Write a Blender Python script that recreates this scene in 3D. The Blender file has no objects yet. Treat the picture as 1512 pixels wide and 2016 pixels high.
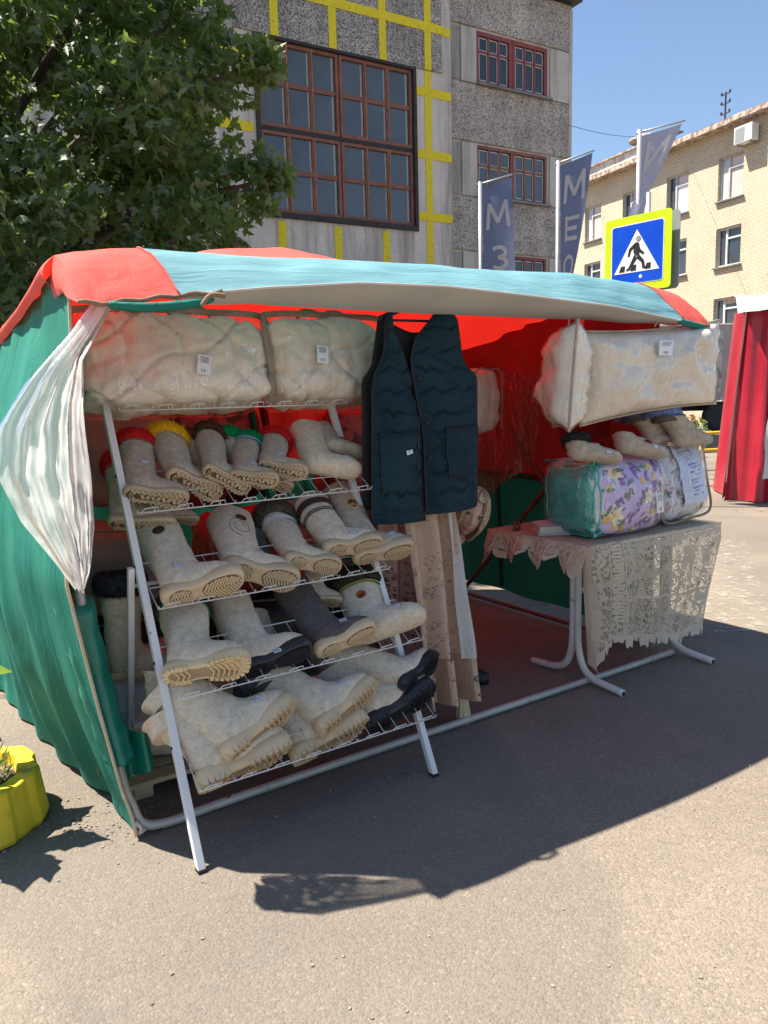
import bpy, bmesh, math, random
import numpy as np
from mathutils import Vector, Matrix, noise
from mathutils.bvhtree import BVHTree
R = math.radians
rnd = random.Random(7)
scene = bpy.context.scene
col = scene.collection

# ------------------------------------------------------------------ camera, sky, sun, exposure
CAM = Vector((0.0, 0.0, 1.5)); PITCH = R(8.5); ROLL = R(1.5); FPX = 1514.0
_F = Vector((0, math.cos(PITCH), -math.sin(PITCH)))
_U0 = Vector((0, math.sin(PITCH), math.cos(PITCH))); _R0 = Vector((1, 0, 0))
_R = _R0 * math.cos(ROLL) - _U0 * math.sin(ROLL)
_U = _U0 * math.cos(ROLL) + _R0 * math.sin(ROLL)
cd = bpy.data.cameras.new('camera'); cam = bpy.data.objects.new('camera', cd); col.objects.link(cam)
cd.sensor_fit = 'VERTICAL'; cd.sensor_height = 36.0; cd.lens = 36.0 * FPX / 2016.0
cd.clip_start = 0.05; cd.clip_end = 3000
m4 = Matrix.Identity(4)
for i in range(3):
    m4[i][0] = _R[i]; m4[i][1] = _U[i]; m4[i][2] = -_F[i]; m4[i][3] = CAM[i]
cam.matrix_world = m4
scene.camera = cam

SUN_EL = R(60.0); SUN_AZ = math.atan2(-1.094, .227)      # azimuth from +Y towards +X
world = bpy.data.worlds.new('World'); scene.world = world; world.use_nodes = True
wn = world.node_tree
sky = wn.nodes.new('ShaderNodeTexSky'); sky.sky_type = 'NISHITA'; sky.sun_disc = False
sky.sun_elevation = SUN_EL; sky.sun_rotation = SUN_AZ
sky.air_density = 1.0; sky.dust_density = 0.4; sky.ozone_density = 1.8
bgn = wn.nodes['Background']; wn.links.new(sky.outputs[0], bgn.inputs[0]); bgn.inputs[1].default_value = 0.076
sl = bpy.data.lights.new('sun', 'SUN'); sl.energy = 5.0; sl.angle = R(0.55); sl.color = (1.0, 0.93, 0.82)
so = bpy.data.objects.new('sun', sl); col.objects.link(so)
sd = Vector((math.sin(SUN_AZ) * math.cos(SUN_EL), math.cos(SUN_AZ) * math.cos(SUN_EL), math.sin(SUN_EL)))
so.location = sd * 60; so.rotation_euler = sd.to_track_quat('Z', 'Y').to_euler()
vs = scene.view_settings; vs.view_transform = 'Standard'; vs.look = 'None'; vs.exposure = 1.34; vs.gamma = 1.0
vs.use_curve_mapping = False
cy = scene.cycles
cy.max_bounces = 9; cy.transparent_max_bounces = 14; cy.transmission_bounces = 6; cy.diffuse_bounces = 4; cy.glossy_bounces = 3
cy.use_denoising = True; cy.caustics_reflective = False; cy.caustics_refractive = False
cy.sample_clamp_indirect = 6.0

# ------------------------------------------------------------------ frames
SA = R(34.0); S0 = Vector((-.88, 2.52, 0))
SM = Matrix.Translation(S0) @ Matrix.Rotation(SA, 4, 'Z')       # stall frame: x along its front, y to the back

def ray(px, py):
    return (_F + _R * ((px - 756) / FPX) + _U * ((1008 - py) / FPX)).normalized()

# ------------------------------------------------------------------ mesh helpers
def sg(x, p):
    return math.copysign(abs(x) ** p, x)

def lerp(a, b, t): return a + (b - a) * t

def curve(pts, t):
    """piecewise smooth lookup: pts = [(key, v0, v1, ...)] sorted by key"""
    if t <= pts[0][0]: return pts[0][1:]
    for i in range(len(pts) - 1):
        a, b = pts[i], pts[i + 1]
        if t <= b[0]:
            f = (t - a[0]) / (b[0] - a[0])
            return tuple(lerp(x, y, f) for x, y in zip(a[1:], b[1:]))
    return pts[-1][1:]

def spline(pts, n):
    """Catmull-Rom through points, n samples"""
    P = [Vector(p) for p in pts]; out = []
    m = len(P) - 1
    for k in range(n + 1):
        g = k / n * m; i = min(int(g), m - 1); t = g - i
        p0 = P[max(i - 1, 0)]; p1 = P[i]; p2 = P[i + 1]; p3 = P[min(i + 2, m)]
        out.append(0.5 * ((2 * p1) + (p2 - p0) * t + (2 * p0 - 5 * p1 + 4 * p2 - p3) * t * t + (3 * p1 - p0 - 3 * p2 + p3) * t ** 3))
    return out

class MB:
    def __init__(s): s.v = []; s.f = []
    def add(s, vs, fs):
        o = len(s.v); s.v += [tuple(p) for p in vs]; s.f += [tuple(i + o for i in q) for q in fs]; return s
    def box(s, c, d, rot=None, taper=1.0):
        hx, hy, hz = d[0] / 2, d[1] / 2, d[2] / 2
        vs = [Vector((x * hx * (taper if z > 0 else 1), y * hy * (taper if z > 0 else 1), z * hz)) for z in (-1, 1) for y in (-1, 1) for x in (-1, 1)]
        if rot is not None: vs = [rot @ p for p in vs]
        vs = [p + Vector(c) for p in vs]
        return s.add(vs, [(0, 2, 3, 1), (4, 5, 7, 6), (0, 1, 5, 4), (2, 6, 7, 3), (0, 4, 6, 2), (1, 3, 7, 5)])
    def bar(s, a, b, w, h=None, up=(0, 0, 1)):
        a = Vector(a); b = Vector(b); h = w if h is None else h
        d = (b - a); L = d.length; z = d / L; u = Vector(up)
        if abs(z.dot(u)) > .98: u = Vector((1, 0, 0))
        x = u.cross(z).normalized(); y = z.cross(x)
        m = Matrix((x, y, z)).transposed()
        return s.box((a + b) / 2, (w, h, L), m)
    def tube(s, pts, r, seg=8, caps=True, closed=False):
        P = [Vector(p) for p in pts]; n = len(P); rings = []
        rr = r if isinstance(r, (list, tuple)) else [r] * n
        prev = None
        for i in range(n):
            a = P[i - 1] if (i > 0 or closed) else P[i]; b = P[(i + 1) % n] if (i < n - 1 or closed) else P[i]
            t = (b - a)
            if t.length < 1e-9: t = Vector((0, 0, 1))
            t.normalize()
            if prev is None:
                u = Vector((0, 0, 1)) if abs(t.z) < .9 else Vector((1, 0, 0))
                x = u.cross(t).normalized()
            else:
                x = (prev - t * prev.dot(t))
                x = x.normalized() if x.length > 1e-6 else Vector((1, 0, 0))
            prev = x; y = t.cross(x)
            rings.append([P[i] + (x * math.cos(k * 2 * math.pi / seg) + y * math.sin(k * 2 * math.pi / seg)) * rr[i] for k in range(seg)])
        return s.loft(rings, caps=caps and not closed, wrap=closed)
    def loft(s, rings, caps=True, wrap=False, closed_ring=True):
        n = len(rings[0]); vs = [p for r in rings for p in r]; fs = []
        m = len(rings)
        for i in range(m if wrap else m - 1):
            j = (i + 1) % m
            for k in range(n if closed_ring else n - 1):
                l = (k + 1) % n
                fs.append((i * n + k, i * n + l, j * n + l, j * n + k))
        if caps and closed_ring:
            fs.append(tuple(range(n - 1, -1, -1))); fs.append(tuple((m - 1) * n + k for k in range(n)))
        return s.add(vs, fs)
    def sheet(s, fn, nu, nv):
        rings = [[fn(i / nu, j / nv) for i in range(nu + 1)] for j in range(nv + 1)]
        return s.loft(rings, caps=False, closed_ring=False)
    def poly(s, pts):
        return s.add(pts, [tuple(range(len(pts)))])
    def prism(s, outline, z0, z1, M=None):
        n = len(outline)
        vs = [Vector((x, y, z0)) for x, y in outline] + [Vector((x, y, z1)) for x, y in outline]
        if M is not None: vs = [M @ p for p in vs]
        fs = [tuple(range(n - 1, -1, -1)), tuple(range(n, 2 * n))]
        fs += [(i, (i + 1) % n, n + (i + 1) % n, n + i) for i in range(n)]
        return s.add(vs, fs)
    def lathe(s, prof, seg=24, c=(0, 0, 0), caps=True):
        rings = [[Vector((c[0] + r * math.cos(k * 2 * math.pi / seg), c[1] + r * math.sin(k * 2 * math.pi / seg), c[2] + z)) for k in range(seg)] for r, z in prof]
        return s.loft(rings, caps=caps)
    def mesh(s, name, smooth=False):
        me = bpy.data.meshes.new(name); me.from_pydata(s.v, [], s.f)
        if smooth: me.polygons.foreach_set('use_smooth', [True] * len(me.polygons))
        me.update(); return me
    def build(s, name, mat, parent=None, smooth=False, label=None, kind=None, thick=0.0, bevel=0.0, sub=0, recalc=True):
        me = s.mesh(name, smooth)
        if recalc:
            bm = bmesh.new(); bm.from_mesh(me); bmesh.ops.recalc_face_normals(bm, faces=bm.faces); bm.to_mesh(me); bm.free()
        o = bpy.data.objects.new(name, me); col.objects.link(o)
        if mat is not None: me.materials.append(mat)
        if parent is not None: o.parent = parent
        if label: o['label'] = label
        if kind: o['kind'] = kind
        if sub:
            q = o.modifiers.new('sub', 'SUBSURF'); q.levels = sub; q.render_levels = sub
        if thick:
            q = o.modifiers.new('solid', 'SOLIDIFY'); q.thickness = thick; q.offset = 0
        if bevel:
            q = o.modifiers.new('bev', 'BEVEL'); q.width = bevel; q.segments = 2; q.limit_method = 'ANGLE'
        return o

def inst(o, parent, M=None, name=None):
    c = bpy.data.objects.new(name or o.name.split('.')[0], o.data); col.objects.link(c); c.parent = parent
    if M is not None: c.matrix_basis = M
    return c

def thing(name, label, cat, M=None, group=None):
    o = bpy.data.objects.new(name, None); o.empty_display_size = .1; col.objects.link(o)
    if M is not None: o.matrix_basis = M
    return tag(o, label, cat, group)

def tag(o, label, cat, group=None):
    o['label'] = label; o['category'] = cat
    if group: o['group'] = group
    return o

def copy_tree(o, parent=None):
    c = o.copy(); col.objects.link(c); c.parent = parent
    for ch in list(o.children): copy_tree(ch, c)
    return c

def text_mesh(txt, size, extrude=0.0, bold=0.0):
    """triangulated lettering as (verts, faces), centred on its own box"""
    cu = bpy.data.curves.new('t', 'FONT'); cu.body = txt; cu.size = size; cu.align_x = 'CENTER'; cu.align_y = 'CENTER'; cu.extrude = extrude; cu.offset = bold
    cu.resolution_u = 3
    o = bpy.data.objects.new('t', cu); col.objects.link(o)
    dg = bpy.context.evaluated_depsgraph_get(); me = bpy.data.meshes.new_from_object(o.evaluated_get(dg))
    vs = [v.co.copy() for v in me.vertices]; fs = [tuple(p.vertices) for p in me.polygons]
    bpy.data.objects.remove(o); bpy.data.meshes.remove(me); bpy.data.curves.remove(cu)
    return vs, fs

def frame(x, z, o):
    """matrix with the given x and z axes (z orthogonalised against x) at o"""
    x = Vector(x).normalized(); z = Vector(z); z = (z - x * z.dot(x)).normalized(); y = z.cross(x)
    M = Matrix.Identity(4)
    for i in range(3): M[i][0] = x[i]; M[i][1] = y[i]; M[i][2] = z[i]; M[i][3] = o[i]
    return M

def fbm(p, sc, oct=3):
    return noise.fractal(Vector(p) * sc, 1.0, 2.0, oct)

# ------------------------------------------------------------------ material helpers
def nd(nt, t, ins=None, **props):
    n = nt.nodes.new(t)
    for k, v in props.items(): setattr(n, k, v)
    for k, v in (ins or {}).items():
        s = n.inputs[k]
        if isinstance(v, bpy.types.NodeSocket): nt.links.new(v, s)
        else: s.default_value = v
    return n

def c4(c): return (c[0], c[1], c[2], 1.0)

def newmat(name):
    m = bpy.data.materials.new(name); m.use_nodes = True; m.node_tree.nodes.clear()
    nt = m.node_tree
    out = nt.nodes.new('ShaderNodeOutputMaterial')
    tc = nt.nodes.new('ShaderNodeTexCoord')
    return m, nt, out, tc.outputs['Object']

def mixc(nt, f, a, b, mode='MIX'):
    n = nt.nodes.new('ShaderNodeMix'); n.data_type = 'RGBA'; n.blend_type = mode
    for i, v in ((0, f), (6, a), (7, b)):
        if isinstance(v, bpy.types.NodeSocket): nt.links.new(v, n.inputs[i])
        else: n.inputs[i].default_value = v if i == 0 else c4(v)
    return n.outputs[2]

def ramp(nt, fac, stops):
    n = nt.nodes.new('ShaderNodeValToRGB'); nt.links.new(fac, n.inputs[0]); e = n.color_ramp.elements
    while len(e) < len(stops): e.new(.5)
    for q, (p, c) in zip(e, stops):
        q.position = p; q.color = c4(c) if isinstance(c, (tuple, list)) else (c, c, c, 1)
    return n.outputs[0]

def mapping(nt, vec, scale=(1, 1, 1), loc=(0, 0, 0), rot=(0, 0, 0)):
    return nd(nt, 'ShaderNodeMapping', {'Vector': vec, 'Scale': scale, 'Location': loc, 'Rotation': rot}).outputs[0]

def tnoise(nt, vec, scale, detail=4, rough=.55, dist=0):
    return nd(nt, 'ShaderNodeTexNoise', {'Vector': vec, 'Scale': scale, 'Detail': detail, 'Roughness': rough, 'Distortion': dist}).outputs[0]

def math_(nt, op, a, b=None, clamp=False):
    n = nt.nodes.new('ShaderNodeMath'); n.operation = op; n.use_clamp = clamp
    for i, v in enumerate((a, b)):
        if v is None: continue
        if isinstance(v, bpy.types.NodeSocket): nt.links.new(v, n.inputs[i])
        else: n.inputs[i].default_value = v
    return n.outputs[0]

def bump(nt, h, strength, dist=.01, normal=None):
    ins = {'Height': h, 'Strength': strength, 'Distance': dist}
    if normal is not None: ins['Normal'] = normal
    return nd(nt, 'ShaderNodeBump', ins).outputs[0]

def pbr(name, c1, c2=None, sc=6.0, rough=.6, rvar=0.0, bsc=0.0, bst=0.0, metal=0.0, spec=.5, coat=0.0, sheen=0.0, speck=None, dirt=None, lo=.35, hi=.65, stretch=(1, 1, 1)):
    m, nt, out, obj = newmat(name)
    vec = mapping(nt, obj, stretch) if stretch != (1, 1, 1) else obj
    b = nd(nt, 'ShaderNodeBsdfPrincipled', {'Roughness': rough, 'Metallic': metal, 'Specular IOR Level': spec, 'Coat Weight': coat, 'Coat Roughness': .08, 'Sheen Weight': sheen})
    nz = tnoise(nt, vec, sc, 5)
    base = ramp(nt, nz, [(lo, c1), (hi, c2 or c1)])
    if speck:   # (colour, scale, threshold): small grains of another colour
        s = tnoise(nt, vec, speck[1], 2, .6)
        base = mixc(nt, ramp(nt, s, [(speck[2], 0.0), (speck[2] + .07, 1.0)]), base, speck[0])
    if dirt:    # (colour, scale, amount): blotches of grime with a shape of their own
        d = tnoise(nt, obj, dirt[1], 6, .65, .6)
        f = math_(nt, 'MULTIPLY', ramp(nt, d, [(.5, 0.0), (.68, 1.0)]), dirt[2])
        base = mixc(nt, f, base, dirt[0])
    nt.links.new(base, b.inputs['Base Color'])
    if rvar:
        nt.links.new(math_(nt, 'MULTIPLY_ADD', tnoise(nt, vec, sc * 2.3, 4), rvar), b.inputs['Roughness'])
        b.inputs['Roughness'].links[0].from_node.inputs[2].default_value = rough - rvar / 2
    if bst:
        nt.links.new(bump(nt, tnoise(nt, vec, bsc, 4, .6), bst), b.inputs['Normal'])
    nt.links.new(b.outputs[0], out.inputs[0])
    return m

def cloth(name, c1, c2=None, trans=.45, tcol=None, sc=3.0, rough=.75, wr=.25, wsc=(14, 14, 5), gloss=.2):
    """woven fabric that lets light through"""
    m, nt, out, obj = newmat(name)
    base = ramp(nt, tnoise(nt, obj, sc, 4), [(.35, c1), (.65, c2 or c1)])
    w = tnoise(nt, mapping(nt, obj, wsc), 1.0, 5, .6, .8)
    wv = tnoise(nt, obj, 420.0, 1, .5)
    nrm = bump(nt, wv, .12, .002, bump(nt, w, wr, .03))
    b = nd(nt, 'ShaderNodeBsdfPrincipled', {'Base Color': base, 'Roughness': rough, 'Specular IOR Level': gloss, 'Normal': nrm})
    t = nd(nt, 'ShaderNodeBsdfTranslucent', {'Normal': nrm})
    if tcol: t.inputs[0].default_value = c4(tcol)
    else: nt.links.new(base, t.inputs[0])
    mx = nd(nt, 'ShaderNodeMixShader', {0: trans, 1: b.outputs[0], 2: t.outputs[0]})
    nt.links.new(mx.outputs[0], out.inputs[0])
    return m

def film(name, tint=(1, 1, 1), opac=.05, rough=.06, wr=.5, wsc=9.0, milky=(.9, .9, .9)):
    """clear plastic film with wrinkles"""
    m, nt, out, obj = newmat(name)
    n0 = tnoise(nt, mapping(nt, obj, (1, 1, .28), (0, 0, 0), (0, .35, 0)), wsc, 4, .62, 1.2)
    n1 = math_(nt, 'POWER', math_(nt, 'SUBTRACT', 1.0, math_(nt, 'MULTIPLY', math_(nt, 'ABSOLUTE', math_(nt, 'SUBTRACT', n0, .5)), 4.0), True), 3.0)
    nrm = bump(nt, math_(nt, 'ADD', n0, math_(nt, 'MULTIPLY', n1, .22)), wr, .07)
    g = nd(nt, 'ShaderNodeBsdfGlossy', {'Color': (1, 1, 1, 1), 'Roughness': rough, 'Normal': nrm})
    tr = nd(nt, 'ShaderNodeBsdfTransparent', {0: c4(tint)})
    df = nd(nt, 'ShaderNodeBsdfDiffuse', {0: c4(milky), 'Normal': nrm})
    tl = nd(nt, 'ShaderNodeBsdfTranslucent', {0: c4(milky), 'Normal': nrm})
    mk = nd(nt, 'ShaderNodeMixShader', {0: .5, 1: df.outputs[0], 2: tl.outputs[0]})
    a = nd(nt, 'ShaderNodeMixShader', {0: opac, 1: tr.outputs[0], 2: mk.outputs[0]})
    lw = nd(nt, 'ShaderNodeLayerWeight', {'Blend': .5, 'Normal': nrm}).outputs['Facing']
    st1 = ramp(nt, math_(nt, 'ABSOLUTE', math_(nt, 'SUBTRACT', n0, .5)), [(.0, .30), (.018, 0.0)])
    st2 = ramp(nt, math_(nt, 'ABSOLUTE', math_(nt, 'SUBTRACT', tnoise(nt, mapping(nt, obj, (1.6, 1.6, .35), (5, 3, 1), (0, -.5, 0)), wsc * 1.4, 3, .6, 1.0), .52)), [(.0, .26), (.014, 0.0)])
    fr = math_(nt, 'MULTIPLY_ADD', math_(nt, 'POWER', lw, 5.0), .45); fr.node.inputs[2].default_value = .018
    fr = math_(nt, 'ADD', fr, math_(nt, 'MAXIMUM', st1, st2), True)
    mx = nd(nt, 'ShaderNodeMixShader', {0: fr, 1: a.outputs[0], 2: g.outputs[0]})
    nt.links.new(mx.outputs[0], out.inputs[0])
    return m
# ------------------------------------------------------------------ ground
def ground_mat():
    m, nt, out, obj = newmat('dusty_asphalt')
    big = tnoise(nt, obj, .55, 5, .6)
    base = ramp(nt, big, [(.3, (.182, .150, .120)), (.55, (.232, .193, .153)), (.75, (.278, .232, .183))])
    vor = nd(nt, 'ShaderNodeTexVoronoi', {'Vector': obj, 'Scale': 130.0, 'Randomness': 1.0})
    stone = ramp(nt, nd(nt, 'ShaderNodeSeparateColor', {0: vor.outputs['Color']}).outputs[0], [(.0, (.72, .72, .73)), (.45, (.95, .95, .95)), (.93, (1.06, 1.05, 1.04)), (1.0, (1.45, 1.4, 1.34))])
    base = mixc(nt, .8, base, stone, 'MULTIPLY')
    fine = tnoise(nt, obj, 210.0, 3, .7)
    base = mixc(nt, .5, base, ramp(nt, fine, [(.3, (.55, .55, .55)), (.7, (1.45, 1.45, 1.45))]), 'MULTIPLY')
    wear = ramp(nt, tnoise(nt, obj, 2.1, 6, .7, .5), [(.56, 0.0), (.72, .55)])
    base = mixc(nt, wear, base, (.15, .135, .12))
    ck = nd(nt, 'ShaderNodeTexVoronoi', {'Vector': nd(nt, 'ShaderNodeVectorMath', {0: obj, 1: nd(nt, 'ShaderNodeTexNoise', {'Vector': obj, 'Scale': 3.0, 'Detail': 5.0}).outputs['Color']}, operation='ADD').outputs[0], 'Scale': .55}, feature='DISTANCE_TO_EDGE').outputs[0]
    crack = math_(nt, 'MULTIPLY', ramp(nt, ck, [(.0, 1.0), (.010, 0.0)]), ramp(nt, tnoise(nt, obj, .8, 3), [(.45, 0.0), (.6, .7)]))
    base = mixc(nt, crack, base, (.06, .05, .042))
    pt = ramp(nt, tnoise(nt, mapping(nt, obj, (1, 1, 1), (7, 2, 0)), .33, 2, .4), [(.53, 0.0), (.55, .32)])
    base = mixc(nt, pt, base, (.13, .118, .105))
    drop = ramp(nt, tnoise(nt, obj, 34.0, 2, .5), [(.76, 0.0), (.79, .8)])
    base = mixc(nt, drop, base, (.05, .045, .04))
    h1 = nd(nt, 'ShaderNodeTexVoronoi', {'Vector': obj, 'Scale': 130.0}, feature='F1').outputs['Distance']
    nr = bump(nt, h1, .55, -.004)
    nr = bump(nt, fine, .4, .003, nr)
    nr = bump(nt, tnoise(nt, obj, 5.0, 4), .35, .03, nr)
    b = nd(nt, 'ShaderNodeBsdfPrincipled', {'Base Color': base, 'Roughness': .92, 'Specular IOR Level': .18, 'Normal': nr})
    nt.links.new(b.outputs[0], out.inputs[0])
    return m

def marking_mat():
    m, nt, out, obj = newmat('worn_white_paint')
    a = ramp(nt, tnoise(nt, mapping(nt, obj, (1, 1, 1)), 9.0, 8, .75, .4), [(.52, 0.0), (.64, .55)])
    b = nd(nt, 'ShaderNodeBsdfPrincipled', {'Base Color': (.45, .42, .36, 1), 'Roughness': .85})
    t = nd(nt, 'ShaderNodeBsdfTransparent')
    mx = nd(nt, 'ShaderNodeMixShader', {0: a, 1: t.outputs[0], 2: b.outputs[0]})
    nt.links.new(mx.outputs[0], out.inputs[0])
    return m

g = MB().sheet(lambda s, t: Vector((lerp(-600, 600, s), lerp(-60, 900, t), 0)), 4, 4).build('ground', ground_mat()); g['kind'] = 'structure'
MK = marking_mat()
for (x, y, w, l, a) in ((2.75, 6.05, .45, 3.2, 68), (3.25, 5.05, .45, 3.4, 68), (4.9, 8.2, .45, 3.0, 68)):
    mm = Matrix.Translation((x, y, .004)) @ Matrix.Rotation(R(a - 90), 4, 'Z')
    o = MB().box((0, 0, 0), (w, l, .001)).build('road_marking', MK); o.matrix_basis = mm; o['kind'] = 'structure'

# ------------------------------------------------------------------ shared building materials
glass_blue = pbr('window_glass', (.070, .080, .092), (.095, .107, .120), sc=.8, rough=.09, rvar=.06, spec=.75)
glass_dark = pbr('dark_window_glass', (.03, .035, .04), (.05, .055, .06), sc=.7, rough=.06, spec=.7)
white_fr = pbr('white_window_paint', (.62, .62, .60), (.5, .5, .48), sc=4, rough=.55)
brown_fr = pbr('brown_window_paint', (.19, .062, .040), (.26, .10, .062), sc=5, rough=.6, bsc=30, bst=.2)
red_fr = pbr('oxblood_window_paint', (.22, .040, .036), (.27, .06, .05), sc=4, rough=.55)
batten_m = pbr('weathered_batten', (.42, .27, .14), (.22, .11, .06), sc=9, rough=.8)
tar_m = pbr('black_tarred_frame', (.018, .016, .016), (.04, .035, .033), sc=6, rough=.7)
sheet_m = pbr('zinc_sheet', (.16, .155, .15), (.26, .25, .24), sc=3, rough=.55, metal=.3)

def pebble(name, a, b, dk):
    m, nt, out, obj = newmat(name)
    v = nd(nt, 'ShaderNodeTexVoronoi', {'Vector': obj, 'Scale': 42.0})
    s = nd(nt, 'ShaderNodeSeparateColor', {0: v.outputs['Color']}).outputs[1]
    base = ramp(nt, s, [(.05, dk), (.35, a), (.8, b)])
    base = mixc(nt, .75, base, ramp(nt, tnoise(nt, obj, 1.1, 6, .65), [(.3, (.62, .60, .60)), (.7, (1.22, 1.2, 1.2))]), 'MULTIPLY')
    base = mixc(nt, .6, base, ramp(nt, tnoise(nt, mapping(nt, obj, (3.0, 3.0, .22)), 1.0, 5, .6), [(.35, (.7, .68, .68)), (.65, (1.15, 1.14, 1.12))]), 'MULTIPLY')
    nr = bump(nt, v.outputs['Distance'], .9, -.03)
    bb = nd(nt, 'ShaderNodeBsdfPrincipled', {'Base Color': base, 'Roughness': .9, 'Specular IOR Level': .2, 'Normal': nr})
    nt.links.new(bb.outputs[0], out.inputs[0]); return m
dash_m = pebble('pebble_dash', (.34, .315, .285), (.60, .56, .51), (.085, .078, .072))
dash2_m = pebble('pale_pebble_dash', (.46, .42, .375), (.68, .62, .555), (.17, .15, .135))

def plaster(name, a, b, streak):
    m, nt, out, obj = newmat(name)
    base = ramp(nt, tnoise(nt, obj, .9, 7, .62), [(.3, a), (.7, b)])
    st = tnoise(nt, mapping(nt, obj, (2.2, 2.2, .16)), 1.0, 7, .68)
    base = mixc(nt, ramp(nt, st, [(.47, 0.0), (.66, .85)]), base, streak)
    fine = tnoise(nt, obj, 7, 6, .7)
    base = mixc(nt, .4, base, ramp(nt, fine, [(.3, (.75, .75, .75)), (.7, (1.18, 1.18, 1.18))]), 'MULTIPLY')
    nr = bump(nt, tnoise(nt, obj, 13, 6, .7), .35, .02)
    bb = nd(nt, 'ShaderNodeBsdfPrincipled', {'Base Color': base, 'Roughness': .9, 'Specular IOR Level': .2, 'Normal': nr})
    nt.links.new(bb.outputs[0], out.inputs[0]); return m
plas_m = plaster('stained_plaster', (.54, .485, .435), (.70, .635, .57), (.20, .175, .155))
plas2_m = plaster('grey_panel_plaster', (.45, .415, .37), (.58, .535, .48), (.26, .235, .21))
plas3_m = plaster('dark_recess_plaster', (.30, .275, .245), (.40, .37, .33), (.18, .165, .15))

def yellow_mat():
    m, nt, out, obj = newmat('yellow_wall_paint')
    n = tnoise(nt, obj, 16, 7, .72)
    base = ramp(nt, n, [(.36, (.50, .40, .05)), (.44, (.74, .58, .03)), (.7, (.80, .66, .035))])
    bb = nd(nt, 'ShaderNodeBsdfPrincipled', {'Base Color': base, 'Roughness': .75, 'Specular IOR Level': .25, 'Normal': bump(nt, n, .3, .02)})
    nt.links.new(bb.outputs[0], out.inputs[0]); return m
yel_m = yellow_mat()

def wall_holes(mb, x0, x1, z0, z1, holes, y=0.0, depth=.22):
    """a wall face at y with rectangular openings and their reveals (holes = [(x0,x1,z0,z1)])"""
    xs = sorted({x0, x1} | {h[0] for h in holes} | {h[1] for h in holes}); xs = [x for x in xs if x0 <= x <= x1]
    zs = sorted({z0, z1} | {h[2] for h in holes} | {h[3] for h in holes}); zs = [z for z in zs if z0 <= z <= z1]
    for a, b in zip(xs, xs[1:]):
        for c, d in zip(zs, zs[1:]):
            cx, cz = (a + b) / 2, (c + d) / 2
            if any(h[0] < cx < h[1] and h[2] < cz < h[3] for h in holes): continue
            mb.poly([(a, y, c), (b, y, c), (b, y, d), (a, y, d)])
    for h in holes:
        a, b, c, d = h
        for p, q in (((a, c), (b, c)), ((b, c), (b, d)), ((b, d), (a, d)), ((a, d), (a, c))):
            mb.poly([(p[0], y, p[1]), (q[0], y, q[1]), (q[0], y + depth, q[1]), (p[0], y + depth, p[1])])
    return mb

def window(parent, x0, x1, z0, z1, cols, rows, y, fmat, gmat, fw=.07, bw=.045, inner=None, depth=.06, panes=True):
    """window with a frame, glazing bars and separate panes; cols/rows = relative edges 0..1"""
    w = thing_part('window', parent)
    fr = MB()
    for a, b, c, d in ((x0, x1, z0, z0 + fw), (x0, x1, z1 - fw, z1), (x0, x0 + fw, z0 + fw, z1 - fw), (x1 - fw, x1, z0 + fw, z1 - fw)):
        fr.box(((a + b) / 2, y, (c + d) / 2), (b - a, depth, d - c))
    ix0, ix1, iz0, iz1 = x0 + fw, x1 - fw, z0 + fw, z1 - fw
    X = [lerp(ix0, ix1, c) for c in cols]; Zs = [lerp(iz0, iz1, r) for r in rows]
    for x in X[1:-1]: fr.box((x, y + .004, (iz0 + iz1) / 2), (bw, depth - .012, iz1 - iz0))
    for z in Zs[1:-1]: fr.box(((ix0 + ix1) / 2, y + .008, z), (ix1 - ix0, depth - .024, bw))
    fr.build('frame', fmat, w)
    for a, b in zip(X, X[1:]):
        for c, d in zip(Zs, Zs[1:]):
            j = rnd.uniform(-.004, .004)
            p = MB().poly([(a, y + .03 + j, c), (b, y + .03 - j, c), (b, y + .03 + j * .5, d), (a, y + .03 - j, d)])
            p.build('pane', gmat, w)
            if inner:
                q = MB(); t = .022
                for e, f_, g_, h_ in ((a + .03, b - .03, c + .03, c + .03 + t), (a + .03, b - .03, d - .03 - t, d - .03), (a + .03, a + .03 + t, c + .03, d - .03), (b - .03 - t, b - .03, c + .03, d - .03)):
                    q.box(((e + f_) / 2, y + .02, (g_ + h_) / 2), (f_ - e, .012, h_ - g_))
                q.build('inner_sash', inner, w)
    return w

def thing_part(name, parent):
    o = bpy.data.objects.new(name, None); o.empty_display_size = .1; col.objects.link(o); o.parent = parent
    return o

# ------------------------------------------------------------------ grey panel building
GM = Matrix.Translation((2.84, 22.0, 0)) @ Matrix.Rotation(R(30), 4, 'Z')
gb = thing('concrete_building', 'grey pebble-dashed building with a painted yellow grid around a big window', 'building', GM)
BW = (-6.46, -2.12, 5.72, 9.66)                     # big window
wall_holes(MB(), -16, -1.02, 0, 13.4, [BW], y=-.14).build('wall', plas_m, gb)
MB().box((-1.02 - .001, .0, 6.7), (.002, .28, 13.4)).build('bay_return', plas3_m, gb)
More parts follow.
